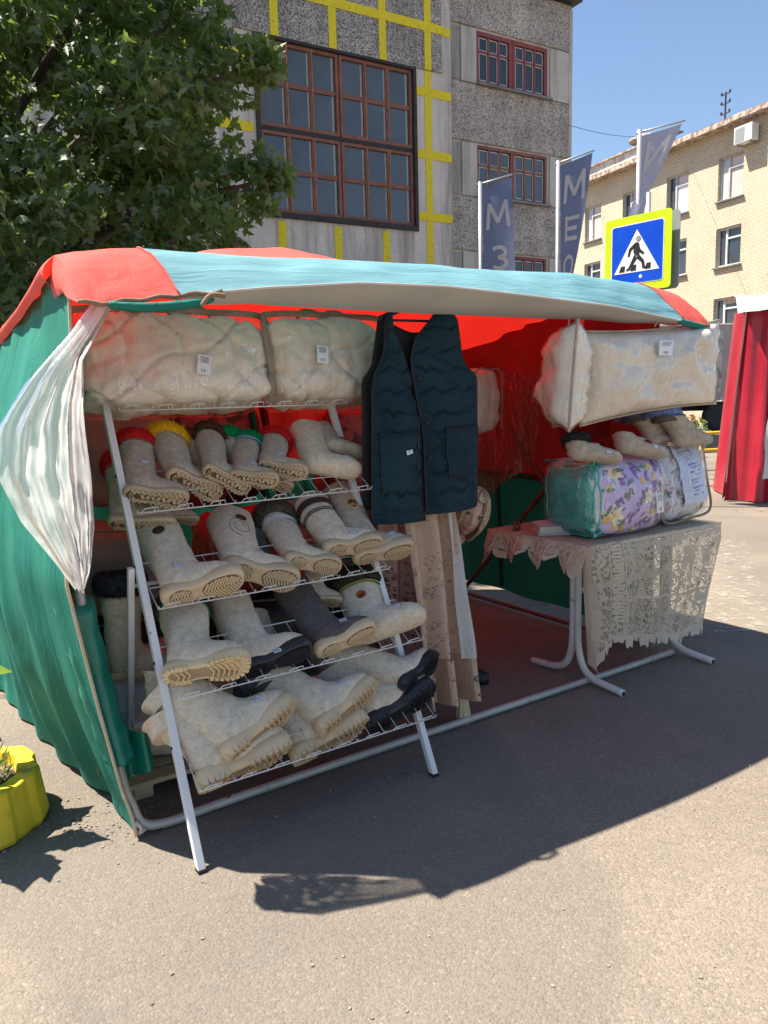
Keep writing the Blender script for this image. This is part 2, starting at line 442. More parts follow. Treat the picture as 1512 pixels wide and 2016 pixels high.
# pebble-dash slab over the window, with an opening-free lower edge
MB().box((-4.12, -.16, 11.53), (5.6, .045, 3.70)).build('upper_panel', dash_m, gb)
MB().box((-11.5, -.16, 11.53), (8.6, .045, 3.70)).build('upper_panel', dash_m, gb)
for i, x in enumerate((-5.93, -4.45, -3.08)):
    MB().box((x, -.19, 11.54), (.2, .012, 3.72)).build('painted_stripe', yel_m, gb)
    MB().box((x, -.147, 2.85), (.2, .012, 5.6)).build('painted_stripe', yel_m, gb)
MB().box((-1.76, -.193, 11.54), (.2, .012, 3.72)).build('painted_stripe', yel_m, gb)
MB().box((-1.75, -.148, 4.84), (.2, .014, 9.66)).build('painted_stripe', yel_m, gb)
MB().box((-4.2, -.197, 10.69), (5.8, .012, .21)).build('painted_stripe', yel_m, gb)
MB().box((-1.17, -.150, 10.69), (.28, .014, .21)).build('painted_stripe', yel_m, gb)
for z in (9.16, 7.65, 6.12):
    MB().box((-1.57, -.152, z), (1.08, .014, .21)).build('painted_stripe', yel_m, gb)
    MB().box((-7.4, -.150, z), (1.75, .014, .21)).build('painted_stripe', yel_m, gb)
# big window: four casement groups of three by two panes
bf = MB()
x0, x1, z0, z1 = BW
for a, b, c, d in ((x0, x1, z0, z0 + .13), (x0, x1, z1 - .05, z1), (x0, x0 + .10, z0 + .13, z1 - .05), (x1 - .09, x1, z0 + .13, z1 - .05)):
    bf.box(((a + b) / 2, -.12, (c + d) / 2), (b - a, .16, d - c))
bf.box(((x0 + x1) / 2, -.09, 7.70), (x1 - x0 - .2, .08, .09))
bf.build('window_surround', tar_m, gb)
for (a, b) in ((x0 + .11, -4.30), (-4.27, x1 - .10)):
    for (c, d) in ((z0 + .14, 7.65), (7.75, z1 - .06)):
        w = window(gb, a, b, c, d, (0, .333, .667, 1), (0, .52, 1), -.09, brown_fr, glass_blue, fw=.075, bw=.10, inner=None)
        for k in (1, 2):
            xx = lerp(a + .06, b - .06, k / 3)
            MB().box((xx + .012, -.124, (c + d) / 2), (.022, .01, d - c - .06)).build('batten', batten_m, w)
# pale inner sashes seen through the panes, on the side away from the viewer
pale_m = pbr('pale_inner_sash', (.30, .30, .27), (.38, .38, .34), rough=.7)
for (a, b) in ((x0 + .11, -4.30), (-4.27, x1 - .10)):
    for (c, d) in ((z0 + .14, 7.65), (7.75, z1 - .06)):
        for k in range(3):
            xr = lerp(a + .06, b - .06, (k + 1) / 3) - .085
            for zz0, zz1 in ((c + .08, lerp(c, d, .5)), (lerp(c, d, .54), d - .08)):
                MB().box((xr, -.064, (zz0 + zz1) / 2), (.05, .006, zz1 - zz0 - .02)).build('inner_sash', pale_m, gb)
# right section
RW = [(-.05, 2.45, 9.70, 11.05), (-.05, 2.45, 6.82, 8.18), (-.05, 2.45, 3.95, 5.36), (-.05, 2.45, 1.1, 2.5)]
wall_holes(MB(), -1.0, 3.34, 0, 12.35, RW, y=.06, depth=.2).build('wall', plas2_m, gb)
zs = [0] + [q for w in RW[::-1] for q in (w[2] - .02, w[3] + .05)] + [12.3]
for k in range(0, len(zs), 2):
    MB().box((1.16, .05, (zs[k] + zs[k + 1]) / 2), (4.30, .10, zs[k + 1] - zs[k])).build('spandrel_panel', dash2_m, gb, bevel=.02)
for w in RW:
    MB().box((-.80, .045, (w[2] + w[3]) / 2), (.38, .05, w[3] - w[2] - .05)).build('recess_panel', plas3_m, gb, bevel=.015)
    MB().box((-.33, .04, (w[2] + w[3]) / 2 + .01), (.50, .08, w[3] - w[2] - .0)).build('plaster_panel', plas2_m, gb, bevel=.01)
    MB().box((2.88, .04, (w[2] + w[3]) / 2 + .01), (.72, .08, w[3] - w[2] - .0)).build('plaster_panel', plas2_m, gb, bevel=.01)
    MB().box((1.2, -.02, w[2] - .015), (2.6, .22, .05)).build('sill', sheet_m, gb)
MB().box((3.27, .05, 6.1), (.12, .12, 12.2)).build('corner_strip', plas2_m, gb)
w1 = RW[0]; mid = 1.18
for a, b in ((w1[0], mid), (mid + .02, w1[1])):
    window(gb, a, b, w1[2] + .02, w1[3], (0, .333, .667, 1), (0, .66, 1), .10, red_fr, glass_dark, fw=.10, bw=.05, inner=white_fr)
for w1, fm, gm in ((RW[1], brown_fr, glass_blue), (RW[2], red_fr, glass_dark), (RW[3], brown_fr, glass_dark)):
    for k, (a, b) in enumerate(((0, .5), (.5, 1))):
        window(gb, lerp(w1[0], w1[1], a) + .004, lerp(w1[0], w1[1], b), w1[2] + .02, w1[3], (0, .333, .667, 1), (0, .64, 1), .10, fm, gm, fw=.07, bw=.06, inner=white_fr)
MB().box((-6.3, 5.2, 12.5), (19.2, 10.0, .2)).build('roof', tar_m, gb)
MB().box((1.2, -.06, 12.42), (4.5, .42, .14)).build('cornice', tar_m, gb)
MB().box((-8.5, -.22, 13.45), (15.2, .34, .12)).build('cornice', tar_m, gb)
MB().box((3.33, 5.1, 6.2), (.03, 10.0, 12.4)).build('end_wall', plas2_m, gb)
MB().box((-6.3, 10.2, 6.2), (19.2, .1, 12.4)).build('back_wall', plas2_m, gb)

# ------------------------------------------------------------------ yellow brick building
def brick_mat():
    m, nt, out, obj = newmat('pale_yellow_brick')
    vec = nd(nt, 'ShaderNodeCombineXYZ'); sp = nd(nt, 'ShaderNodeSeparateXYZ', {0: obj})
    nt.links.new(math_(nt, 'ADD', sp.outputs[0], sp.outputs[1]), vec.inputs[0]); nt.links.new(sp.outputs[2], vec.inputs[1])
    bk = nd(nt, 'ShaderNodeTexBrick', {'Vector': vec.outputs[0], 'Color1': (.60, .50, .36, 1), 'Color2': (.68, .58, .43, 1), 'Mortar': (.34, .27, .19, 1), 'Scale': 1.0, 'Mortar Size': .011, 'Mortar Smooth': .2, 'Bias': .0, 'Brick Width': .26, 'Row Height': .082})
    bk.offset = .5
    base = mixc(nt, .6, bk.outputs[0], ramp(nt, tnoise(nt, obj, .6, 6, .65), [(.3, (.78, .76, .74)), (.7, (1.14, 1.12, 1.1))]), 'MULTIPLY')
    bb = nd(nt, 'ShaderNodeBsdfPrincipled', {'Base Color': base, 'Roughness': .85, 'Specular IOR Level': .2, 'Normal': bump(nt, bk.outputs['Fac'], .5, -.012)})
    nt.links.new(bb.outputs[0], out.inputs[0]); return m
brick_m = brick_mat()
cream_m = plaster('cream_plaster', (.62, .50, .32), (.70, .58, .38), (.5, .40, .26))
eave_m = pbr('rusty_eave', (.26, .16, .11), (.50, .43, .36), sc=5, rough=.8, lo=.42, hi=.58)
wfr_m = pbr('grey_wood_window', (.36, .36, .37), (.5, .5, .5), sc=6, rough=.6)
curt_m = pbr('pinkish_curtain_behind_glass', (.55, .44, .38), (.62, .50, .44), sc=2, rough=.25, spec=.6)
bright_m = pbr('white_blind_behind_glass', (.78, .78, .76), (.84, .84, .82), sc=1, rough=.25, spec=.6)
BM = Matrix.Translation((13.99, 33.0, 0)) @ Matrix.Rotation(math.atan2(-.921, .389), 4, 'Z')
bb_ = thing('brick_building', 'pale yellow brick building with three rows of windows and rusty eaves', 'building', BM)
cols_ = [(-11.5, -10.2), (-8.63, -7.35), (-5.78, -4.5), (-2.9, -1.62), (0.0, 1.27), (2.9, 4.2), (5.8, 7.1)]
rows_ = [(9.03, 10.72), (6.42, 7.96), (3.65, 5.17), (.9, 2.4)]
holes = [(a, b, c, d) for a, b in cols_ for c, d in rows_]
wall_holes(MB(), -14, 9, 0, 11.75, holes, y=0, depth=.22).build('wall', brick_m, bb_)
for i, (a, b) in enumerate(cols_):
    for j, (c, d) in enumerate(rows_):
        top = j == 0
        gm = (bright_m if i == 3 else curt_m) if top else glass_dark
        w = thing_part('window', bb_)
        fm = white_fr if j >= 1 else wfr_m
        fr = MB(); t = .075
        for e, f_, g_, h_ in ((a, b, c, c + t), (a, b, d - t, d), (a, a + t, c + t, d - t), (b - t, b, c + t, d - t)):
            fr.box(((e + f_) / 2, .16, (g_ + h_) / 2), (f_ - e, .09, h_ - g_))
        xm = lerp(a, b, .36); zm = lerp(c, d, .72)
        fr.box((xm, .155, (c + d) / 2), (.09, .08, d - c - .15)); fr.box(((xm + b) / 2, .15, zm), (b - xm - .1, .07, .07))
        fr.build('frame', fm, w)
        for (e, f_, g_, h_, mt) in ((a + t, xm - .045, c + t, d - t, white_fr if top and i in (1, 4) else glass_dark), (xm + .045, b - t, c + t, zm - .03, gm), (xm + .045, b - t, zm + .03, d - t, glass_dark if not top else curt_m)):
            MB().poly([(e, .18, g_), (f_, .18, g_), (f_, .18, h_), (e, .18, h_)]).build('pane', mt, w)
        MB().box(((a + b) / 2, -.02, c - .03), (b - a + .16, .2, .05)).build('sill', sheet_m, w)
# patch of fallen plaster beside the lowest window in view
for (x, z, w_, h_) in ((-.62, 4.35, .9, 1.2), (-1.3, 3.9, .8, .7)):
    ol = [(x + (w_ / 2) * math.cos(k * .4) * rnd.uniform(.75, 1.15), z + (h_ / 2) * math.sin(k * .4) * rnd.uniform(.75, 1.15)) for k in range(16)]
    MB().prism([(p, -q) for p, q in ol], -.012, .0, Matrix.Rotation(R(90), 4, 'X')).build('plaster_patch', cream_m, bb_)
# roof: eave slab, rusty fascia pieces, pale parapet strip, roof sheet
MB().box((-2.5, -.05, 11.82), (23.2, 1.0, .14)).build('eave', eave_m, bb_)
for k in range(26):
    MB().box((-13.6 + k * .88, -.565, 11.83 + rnd.uniform(-.015, .015)), (.86, .03, .2)).build('fascia_sheet', eave_m, bb_)
par = pbr('flaking_white_parapet', (.68, .66, .62), (.42, .37, .32), sc=3, rough=.8, lo=.45, hi=.62)
MB().box((-5.6, -.2, 12.16), (6.6, .12, .54)).build('parapet', par, bb_)
MB().box((-5.6, -.1, 12.46), (6.8, .6, .06)).build('parapet_cap', eave_m, bb_)
MB().box((-2.5, 6.0, 11.98), (23, 11.2, .16)).build('roof', tar_m, bb_)
MB().box((-14, 6, 5.9), (.1, 12, 11.8)).build('end_wall', brick_m, bb_)
MB().box((9, 6, 5.9), (.1, 12, 11.8)).build('end_wall', brick_m, bb_)
# ventilator on the roof
vt = thing('roof_ventilator', 'dark metal mushroom ventilator on the roof of the brick building', 'ventilator', BM @ Matrix.Translation((-5.35, .9, 12.45)))
MB().lathe([(.30, 0), (.30, .75)], 20).build('duct', tar_m, vt, smooth=True)
MB().lathe([(.75, .62), (.72, .70), (.40, .86), (.08, .92)], 24).build('cap', eave_m, vt, smooth=True)
vt2 = thing('roof_hatch', 'low dark hatch on the brick building roof near the wire post', 'hatch', BM @ Matrix.Translation((-1.9, 1.4, 12.06)))
MB().box((0, 0, .2), (1.5, .9, .4)).build('curb', par, vt2); MB().box((0, 0, .43), (1.7, 1.1, .07)).build('lid', tar_m, vt2)
# insulator post
an = thing('insulator_post', 'black wire post with three crossarms on the brick building roof', 'post', BM @ Matrix.Translation((-.1, .35, 11.9)))
MB().tube([(0, 0, 0), (0, 0, 1.45)], .035, 8).build('pole', tar_m, an)
for z in (.62, 1.0, 1.36):
    MB().bar((-.22, 0, z), (.22, 0, z), .035).build('crossarm', tar_m, an)
    for s in (-1, 1): MB().lathe([(.02, 0), (.045, .03), (.045, .07), (.02, .12)], 8, (s * .21, 0, z + .015)).build('insulator', tar_m, an)
# air conditioner
acw = pbr('air_conditioner_enamel', (.74, .74, .71), (.80, .80, .77), sc=3, rough=.4)
ac = thing('air_conditioner', 'white air conditioner box above the top right window', 'air conditioner', BM @ Matrix.Translation((1.62, -.32, 10.82)))
MB().box((0, 0, .33), (.85, .36, .62)).build('casing', acw, ac, bevel=.02)
gr = MB()
for k in range(14): gr.box((-.14, -.185, .08 + k * .038), (.46, .012, .012))
gr.build('grille', pbr('grille_grey', (.42, .42, .40), rough=.5), ac)
MB().bar((-.3, .3, -.02), (-.3, -.15, -.02), .04).build('bracket', sheet_m, ac); MB().bar((.3, .3, -.02), (.3, -.15, -.02), .04).build('bracket', sheet_m, ac)
# overhead wires
for i, (a, b, lb) in enumerate((((5.6, 23.5, 9.1), (12.6, 34.6, 12.3), 'thin overhead wire between the grey building and the brick roof'),)):
    A_, B_ = Vector(a), Vector(b)
    o = MB().tube([A_.lerp(B_, k / 14) - Vector((0, 0, 1.0 * (k / 14) * (1 - k / 14))) for k in range(15)], .008, 5).build('overhead_wire', tar_m)
    tag(o, lb, 'wire')
# ------------------------------------------------------------------ silver maple behind the stall
def leaf_mat(name, top, top2, under):
    m, nt, out, obj = newmat(name)
    n = tnoise(nt, obj, 1.7, 3); n2 = tnoise(nt, obj, 11.0, 2)
    c = ramp(nt, math_(nt, 'MULTIPLY_ADD', n2, .5), [(.3, top), (.7, top2)])
    mm = c.node.inputs[0].links[0].from_node; nt.links.new(math_(nt, 'MULTIPLY', n, .5), mm.inputs[2])
    geo = nt.nodes.new('ShaderNodeNewGeometry')
    c = mixc(nt, geo.outputs['Backfacing'], c, under)          # the silvery underside of the blade
    b = nd(nt, 'ShaderNodeBsdfPrincipled', {'Base Color': c, 'Roughness': .5, 'Specular IOR Level': .35})
    t = nd(nt, 'ShaderNodeBsdfTranslucent', {0: (.34, .50, .08, 1)})
    mx = nd(nt, 'ShaderNodeMixShader', {0: .34, 1: b.outputs[0], 2: t.outputs[0]})
    nt.links.new(mx.outputs[0], out.inputs[0]); return m
maple_m = leaf_mat('silver_maple_leaf', (.030, .068, .022), (.060, .115, .032), (.17, .22, .15))
bark_m = pbr('grey_bark', (.10, .085, .07), (.17, .15, .125), sc=7, rough=.9, bsc=18, bst=.6, stretch=(1, 1, .3))
_half = [(0, 0), (.08, .06), (.36, -.02), (.28, .12), (.36, .16), (.60, .36), (.42, .36), (.40, .44), (.17, .40), (.19, .56), (.30, .66), (.15, .68), (.13, .78), (0, 1.02)]
LEAF = np.array(_half + [(-x, y) for x, y in _half[-2:0:-1]])
def leaf_cloud(name, pts, dirs, sizes, mat, parent, outline=LEAF, cen=(0, .34), fold=.35, seed=1):
    """one mesh of separate lobed leaf blades (fan triangles)"""
    rg = np.random.default_rng(seed); n = len(pts); k = len(outline)
    d = dirs / np.linalg.norm(dirs, axis=1)[:, None]
    a = rg.normal(size=(n, 3)); x = np.cross(d, a); x /= np.linalg.norm(x, axis=1)[:, None]; z = np.cross(x, d)
    o2 = np.vstack([np.array(cen)[None], outline])
    droop = -.22 * (o2[:, 1] ** 2)
    h = fold * np.abs(o2[:, 0]) + droop
    V = pts[:, None, :] + sizes[:, None, None] * (x[:, None, :] * o2[None, :, 0, None] + d[:, None, :] * o2[None, :, 1, None] + z[:, None, :] * h[None, :, None])
    idx = np.array([(0, 1 + i, 1 + (i + 1) % k) for i in range(k)])
    F = (np.arange(n) * (k + 1))[:, None, None] + idx[None]
    me = bpy.data.meshes.new(name); nv = n * (k + 1); nf = n * k
    me.vertices.add(nv); me.vertices.foreach_set('co', V.reshape(-1))
    me.loops.add(nf * 3); me.loops.foreach_set('vertex_index', F.reshape(-1).astype(np.int32))
    me.polygons.add(nf); me.polygons.foreach_set('loop_start', np.arange(0, nf * 3, 3, dtype=np.int32)); me.polygons.foreach_set('loop_total', np.full(nf, 3, dtype=np.int32))
    me.update(calc_edges=True)
    o = bpy.data.objects.new(name, me); col.objects.link(o); me.materials.append(mat); o.parent = parent
    return o
TB = Vector((-4.70, 9.0, 0))
tree = thing('maple_tree', 'big silver maple with dense dark foliage behind the stall', 'tree', Matrix.Translation(TB))
rg = np.random.default_rng(5)
CC = np.array((0, 0, 5.0)); RAD = np.array((3.25, 2.7, 3.9))
clumps = []
for k in range(150):
    v_ = rg.normal(size=3); v_ /= np.linalg.norm(v_); r_ = rg.uniform(.55, 1.0) ** .6
    clumps.append((CC + v_ * RAD * r_ * .92, rg.uniform(.45, .85), 1.0))
# boughs reaching out towards the big window
for p, r_ in (((3.35, -1.2, 3.55), .42), ((3.65, -1.3, 3.70), .22), ((3.78, -1.3, 3.60), .14), ((3.3, -1.3, 4.55), .42), ((3.62, -1.3, 4.62), .24), ((2.9, -1.4, 5.7), .5), ((3.2, -1.3, 2.55), .5), ((3.45, -1.2, 2.5), .3), ((2.9, -1.6, 3.0), .6), ((2.6, -1.9, 4.1), .6), ((2.2, -2.2, 2.3), .6), ((1.2, -2.5, 2.3), .7), ((.2, -2.6, 2.4), .7), ((1.7, -2.4, 3.2), .7), ((.6, -2.6, 3.9), .8), ((1.6, -2.5, 5.0), .8), ((3.05, -1.3, 5.1), .35)):
    clumps.append((np.array(p), r_, 1.6))
P, D, S = [], [], []
for c, r_, w in clumps:
    n = int(265 * w * (r_ / .6) ** 2) + 12
    q = rg.normal(size=(n, 3)); q /= np.linalg.norm(q, axis=1)[:, None]
    rad = r_ * rg.uniform(.25, 1.0, size=(n, 1)) ** .5
    pts = c + q * rad * np.array((1, 1, .8))
    out = (pts - CC); out /= np.linalg.norm(out, axis=1)[:, None]
    d = out * .8 + q * .5 + rg.normal(size=(n, 3)) * .45 + np.array((0, 0, -.55))
    P.append(pts); D.append(d); S.append(rg.uniform(.075, .165, size=n))
leaf_cloud('crown', np.vstack(P), np.vstack(D), np.concatenate(S), maple_m, tree, seed=3)
tr = MB(); tr.tube(spline([(0, 0, -.2), (.06, 0, .8), (-.03, .05, 1.8), (.08, 0, 3.0), (.0, .1, 4.6), (.1, 0, 6.6)], 20), [.30 - .011 * k for k in range(21)], 12)
tr.build('trunk', bark_m, tree, smooth=True)
for c, r_, w in clumps[::5] + clumps[150:]:
    base = Vector((.05, .02, max(1.6, min(4.6, c[2] * .62)))); e = Vector(c)
    midp = base.lerp(e, .5) + Vector((0, 0, .35))
    MB().tube(spline([base, midp, e], 8), [.075 - .0078 * k for k in range(9)], 6).build('limb', bark_m, tree, smooth=True)

# ------------------------------------------------------------------ crossing sign
yg = pbr('fluorescent_yellow_sheeting', (.50, .80, .01), (.57, .88, .02), sc=2, rough=.35)
blue_m = pbr('sign_blue', (.0, .055, .50), (.005, .075, .56), sc=3, rough=.35)
sgw = pbr('sign_white', (.74, .72, .76), (.80, .78, .80), sc=4, rough=.4)
blk = pbr('sign_black', (.012, .012, .012), rough=.5)
grey_back = pbr('galvanised_back', (.30, .32, .34), (.36, .38, .40), sc=3, rough=.45, metal=.4)
def rrect(w, h, r, n=5):
    pts = []
    for cx, cy, a0 in ((w / 2 - r, h / 2 - r, 0), (-w / 2 + r, h / 2 - r, 90), (-w / 2 + r, -h / 2 + r, 180), (w / 2 - r, -h / 2 + r, 270)):
        for k in range(n + 1): a = R(a0 + 90 * k / n); pts.append((cx + r * math.cos(a), cy + r * math.sin(a)))
    return pts
# local frame of a sign: x to the right as read, z up, faces -y
sgM = Matrix.Translation((3.245, 9.95, 0)) @ Matrix.Rotation(R(-50), 4, 'Z')
SX = Matrix.Rotation(R(90), 4, 'X')          # outline (x, z) extruded along -y
sgn = thing('crossing_sign', 'square blue pedestrian crossing sign on a fluorescent yellow board above the stall roof', 'sign', sgM)
def plate(parent, name, outline, cx, cz, y0, y1, mat, **k):
    return MB().prism(outline, -y0, -y1, Matrix.Translation((cx, 0, cz)) @ SX).build(name, mat, parent, **k)
ZC = 3.19
plate(sgn, 'board', rrect(.92, .92, .05), 0, ZC, 0.0, -.012, yg)
plate(sgn, 'white_border', rrect(.73, .73, .035), 0, ZC, -.0125, -.016, sgw)
plate(sgn, 'blue_field', rrect(.705, .705, .03), 0, ZC, -.0165, -.019, blue_m)
plate(sgn, 'triangle', [(0, .255), (-.315, -.255), (.315, -.255)], 0, ZC + .03, -.0195, -.022, sgw)
man = MB(); SXm = Matrix.Translation((0, 0, ZC + .03)) @ SX
def blob(ol): man.prism([(x, z) for x, z in ol], .0225, .025, SXm)
blob([(.022 + .033 * math.cos(k * .52), .142 + .033 * math.sin(k * .52)) for k in range(12)])
blob([(.005, .105), (-.028, .095), (-.045, -.01), (-.02, -.055), (.035, -.06), (.045, .02), (.035, .085)])
blob([(-.02, .098), (-.105, .035), (-.125, -.055), (-.098, -.06), (-.075, .01), (-.02, .05)])
blob([(.035, .05), (.06, .005), (.108, -.035), (.092, -.06), (.03, -.015)])
blob([(-.03, -.045), (-.11, -.195), (-.145, -.215), (-.135, -.232), (-.095, -.222), (.012, -.09)])
blob([(.03, -.04), (-.002, -.085), (.072, -.15), (.085, -.222), (.125, -.222), (.105, -.125)])
man.build('walking_figure', blk, sgn)
for x in (-.205, -.045, .155):
    MB().prism([(x - .04, -.235), (x + .04, -.235), (x + .045, -.165), (x - .01, -.165)], .0226, .0252, SXm).build('zebra_bar', blk, sgn)
plate(sgn, 'sticker', [(.022 * math.cos(k * .52), .022 * math.sin(k * .52)) for k in range(12)], .06, ZC - .285, -.0195, -.021, sgw)
plate(sgn, 'sticker', [(.03 * math.cos(k * .52), .03 * math.sin(k * .52)) for k in range(12)], .022, ZC + .172, -.0255, -.0265, grey_back)
MB().tube([(.10, .06, 0), (.10, .06, 3.9)], .03, 10).build('post', grey_back, sgn, smooth=True)
sg2 = thing('rear_sign_panel', 'grey back of a second sign panel mounted behind the yellow board', 'sign', sgM @ Matrix.Translation((.05, .10, 0)))
plate(sg2, 'panel', rrect(.92, .92, .05), 0, ZC - .01, 0, -.012, grey_back)
MB().box((0, -.035, ZC + .2), (.5, .03, .05)).build('clamp', grey_back, sg2)

# ------------------------------------------------------------------ banners
flag_d = cloth('blue_banner_cloth', (.13, .17, .30), (.165, .205, .345), trans=.4, tcol=(.32, .37, .52), wr=.2, wsc=(4, 4, 2))
flet_m = cloth('grey_banner_lettering', (.62, .60, .56), (.70, .67, .63), trans=.35, wr=.15)
pole_m = pbr('banner_pole_grey', (.36, .36, .37), (.44, .44, .45), sc=4, rough=.45, metal=.3)
STROKES = {'M': [((-1, -1), (-.8, 1)), ((-.8, 1), (0, -.55)), ((0, -.55), (.8, 1)), ((.8, 1), (1, -1))], 'E': [((-.75, -1), (-.75, 1)), ((-.75, .84), (.8, .84)), ((-.75, 0), (.6, 0)), ((-.75, -.84), (.8, -.84))],
           'И': [((-.8, 1), (-.8, -1)), ((-.8, -1), (.8, 1)), ((.8, 1), (.8, -1))],
           'О': [((.8 * math.cos(a), .85 * math.sin(a)), (.8 * math.cos(a + .36), .85 * math.sin(a + .36))) for a in [k * .349 for k in range(18)]],
           'З': [((.65 * math.cos(a) - .05, .45 + .42 * math.sin(a)), (.65 * math.cos(a + .4) - .05, .45 + .42 * math.sin(a + .4))) for a in [2.4 - k * .4 for k in range(1, 11)]] + [((.7 * math.cos(a) - .05, -.42 + .45 * math.sin(a)), (.7 * math.cos(a - .4) - .05, -.42 + .45 * math.sin(a - .4))) for a in [1.6 - k * .4 for k in range(0, 10)]]}
def banner(label, Y, pole_px, arm, rows, letters, flag_m=None, pole_bottom=0.0):
    """rows: [(z, x_left, x_right)] in metres from the pole top; arm end (dx, dz); a sheet hung on the arm"""
    base = CAM + ray(*pole_px) * (Y / ray(*pole_px).y)
    root = thing('banner_flag', label, 'banner', Matrix.Translation((base.x, base.y, 0)))
    zt = base.z
    MB().tube([(0, 0, 0), (0, 0, zt + .05)], .035, 10).build('pole', pole_m, root, smooth=True)
    MB().tube([(-.05, 0, zt), (arm[0], 0, zt + arm[1])], .016, 8).build('arm', pole_m, root, smooth=True)
    def fn(s, t):
        z, a, b = curve([(q[0], q[0], q[1], q[2]) for q in rows], lerp(rows[0][0], rows[-1][0], t))
        x = lerp(a, b, s)
        slope = lerp(0, arm[1] * .95, s) * max(0, 1 - t * 2.2)
        return Vector((x, -.03 + .018 * math.sin(s * 4 + t * 4), zt - z + slope))
    MB().sheet(fn, 10, 40).build('cloth', flag_m or flag_d, root, smooth=True)
    T0 = rows[-1][0] - rows[0][0]
    for ch, tc, hh in letters:
        bm = MB()
        for a, b in STROKES[ch]:
            a, b = Vector(a), Vector(b); d = (b - a).normalized(); nn = Vector((-d.y, d.x)) * .17
            a, b = a - d * .06, b + d * .06
            n = 4; L_, R_ = [], []
            for q in range(n + 1):
                c = a.lerp(b, q / n)
                for lst, off in ((L_, nn), (R_, -nn)):
                    e = c + off; lst.append(fn(max(.02, min(.98, .5 + .34 * e.x)), max(0, min(1, (tc - e.y * hh / 2) / T0))) + Vector((0, -.02, 0)))
            for q in range(n): bm.poly([L_[q], L_[q + 1], R_[q + 1], R_[q]])
        bm.build('letter', flet_m, root, label='large grey letter ' + ch, recalc=False)
    return root
banner('blue banner reading M З O hanging beside the grey building, leftmost of three', 15.0, (945, 364), (.60, .17), [(.05, .03, .58), (1.0, .05, .62), (2.0, .08, .66), (3.2, .1, .7)], [('M', .55, .42), ('З', 1.28, .42), ('О', 1.98, .42)])
banner('blue banner reading M E O at the corner of the grey building', 14.0, (1099, 323), (.62, .21), [(.04, .02, .58), (.6, .04, .50), (1.2, .05, .40), (1.7, .05, .30), (2.2, .06, .20), (3.2, .04, .12)], [('M', .42, .42), ('E', 1.06, .38), ('О', 1.68, .40)])
banner('twisted blue banner with one pale letter, high above the crossing sign', 13.0, (1259, 262), (.72, .17), [(.05, .03, .66), (.35, .02, .50), (.7, 0.0, .30), (.95, -.04, .16), (1.15, -.12, .10), (1.45, -.22, .05), (2.6, -.25, .1)], [('И', .33, .40)], cloth('sunlit_banner_cloth', (.36, .38, .52), (.42, .44, .58), trans=.5, tcol=(.66, .68, .82), wr=.15, wsc=(4, 4, 2)))  # blue cloth given a paler colour, as if sun shone through it

# ------------------------------------------------------------------ box truck
tk_m = pbr('faded_mauve_truck_paint', (.30, .24, .24), (.40, .32, .31), sc=1.6, rough=.55, lo=.3, hi=.7)
tk_w = pbr('scuffed_bare_panel', (.50, .48, .44), (.22, .16, .155), sc=3.5, rough=.6, lo=.45, hi=.62)
rub = pbr('tyre_rubber', (.014, .014, .015), (.03, .03, .03), sc=8, rough=.85)
chas = pbr('black_chassis', (.015, .015, .016), (.03, .028, .026), sc=3, rough=.8)
tkM = Matrix.Translation((8.3, 26.5, 0)) @ Matrix.Rotation(R(3), 4, 'Z')
tk = thing('box_truck', 'old mauve box truck parked behind the stall goods', 'truck', tkM)
MB().box((2.8, 1.2, 2.42), (6.2, 2.4, 2.5)).build('cargo_box', tk_m, tk, bevel=.04)
MB().box((3.05, -.012, 2.4), (.62, .024, 2.1)).build('bare_panel', tk_w, tk)
MB().box((3.95, -.016, 2.42), (.02, .03, 2.4)).build('panel_joint', chas, tk)
MB().box((4.1, -.014, 2.7), (.34, .03, .6)).build('hatch', tk_m, tk, bevel=.01)
for x in (.6, 1.4, 2.2): MB().box((x, -.012, 2.42), (.05, .024, 2.4)).build('rib', tk_m, tk)
MB().box((2.8, .0, 1.14), (6.2, .06, .1)).build('lower_rail', tk_w, tk)
MB().box((2.9, 1.2, .88), (6.4, .9, .3)).build('chassis', chas, tk)
MB().box((1.4, .25, .72), (1.3, .5, .5)).build('fuel_tank', chas, tk, bevel=.06)
MB().box((1.9, .1, .95), (.35, .05, .12)).build('tail_light', pbr('red_lens', (.25, .02, .02), rough=.3), tk)
MB().box((6.9, 1.2, 1.9), (1.6, 2.3, 2.1)).build('cab', tk_m, tk, bevel=.2)
for x in (3.4, 6.9, 2.15 - 1.9):
    wh = thing_part('wheel', tk); wh.matrix_basis = Matrix.Translation((x, .25, .52)) @ Matrix.Rotation(R(90), 4, 'X')
    MB().lathe([(.30, -.13), (.47, -.14), (.52, -.09), (.52, .09), (.47, .14), (.30, .13)], 28).build('tyre', rub, wh, smooth=True)
    MB().lathe([(.30, -.08), (.27, .02), (.12, .04), (.1, .12), (.02, .13)], 20).build('rim', chas, wh, smooth=True)

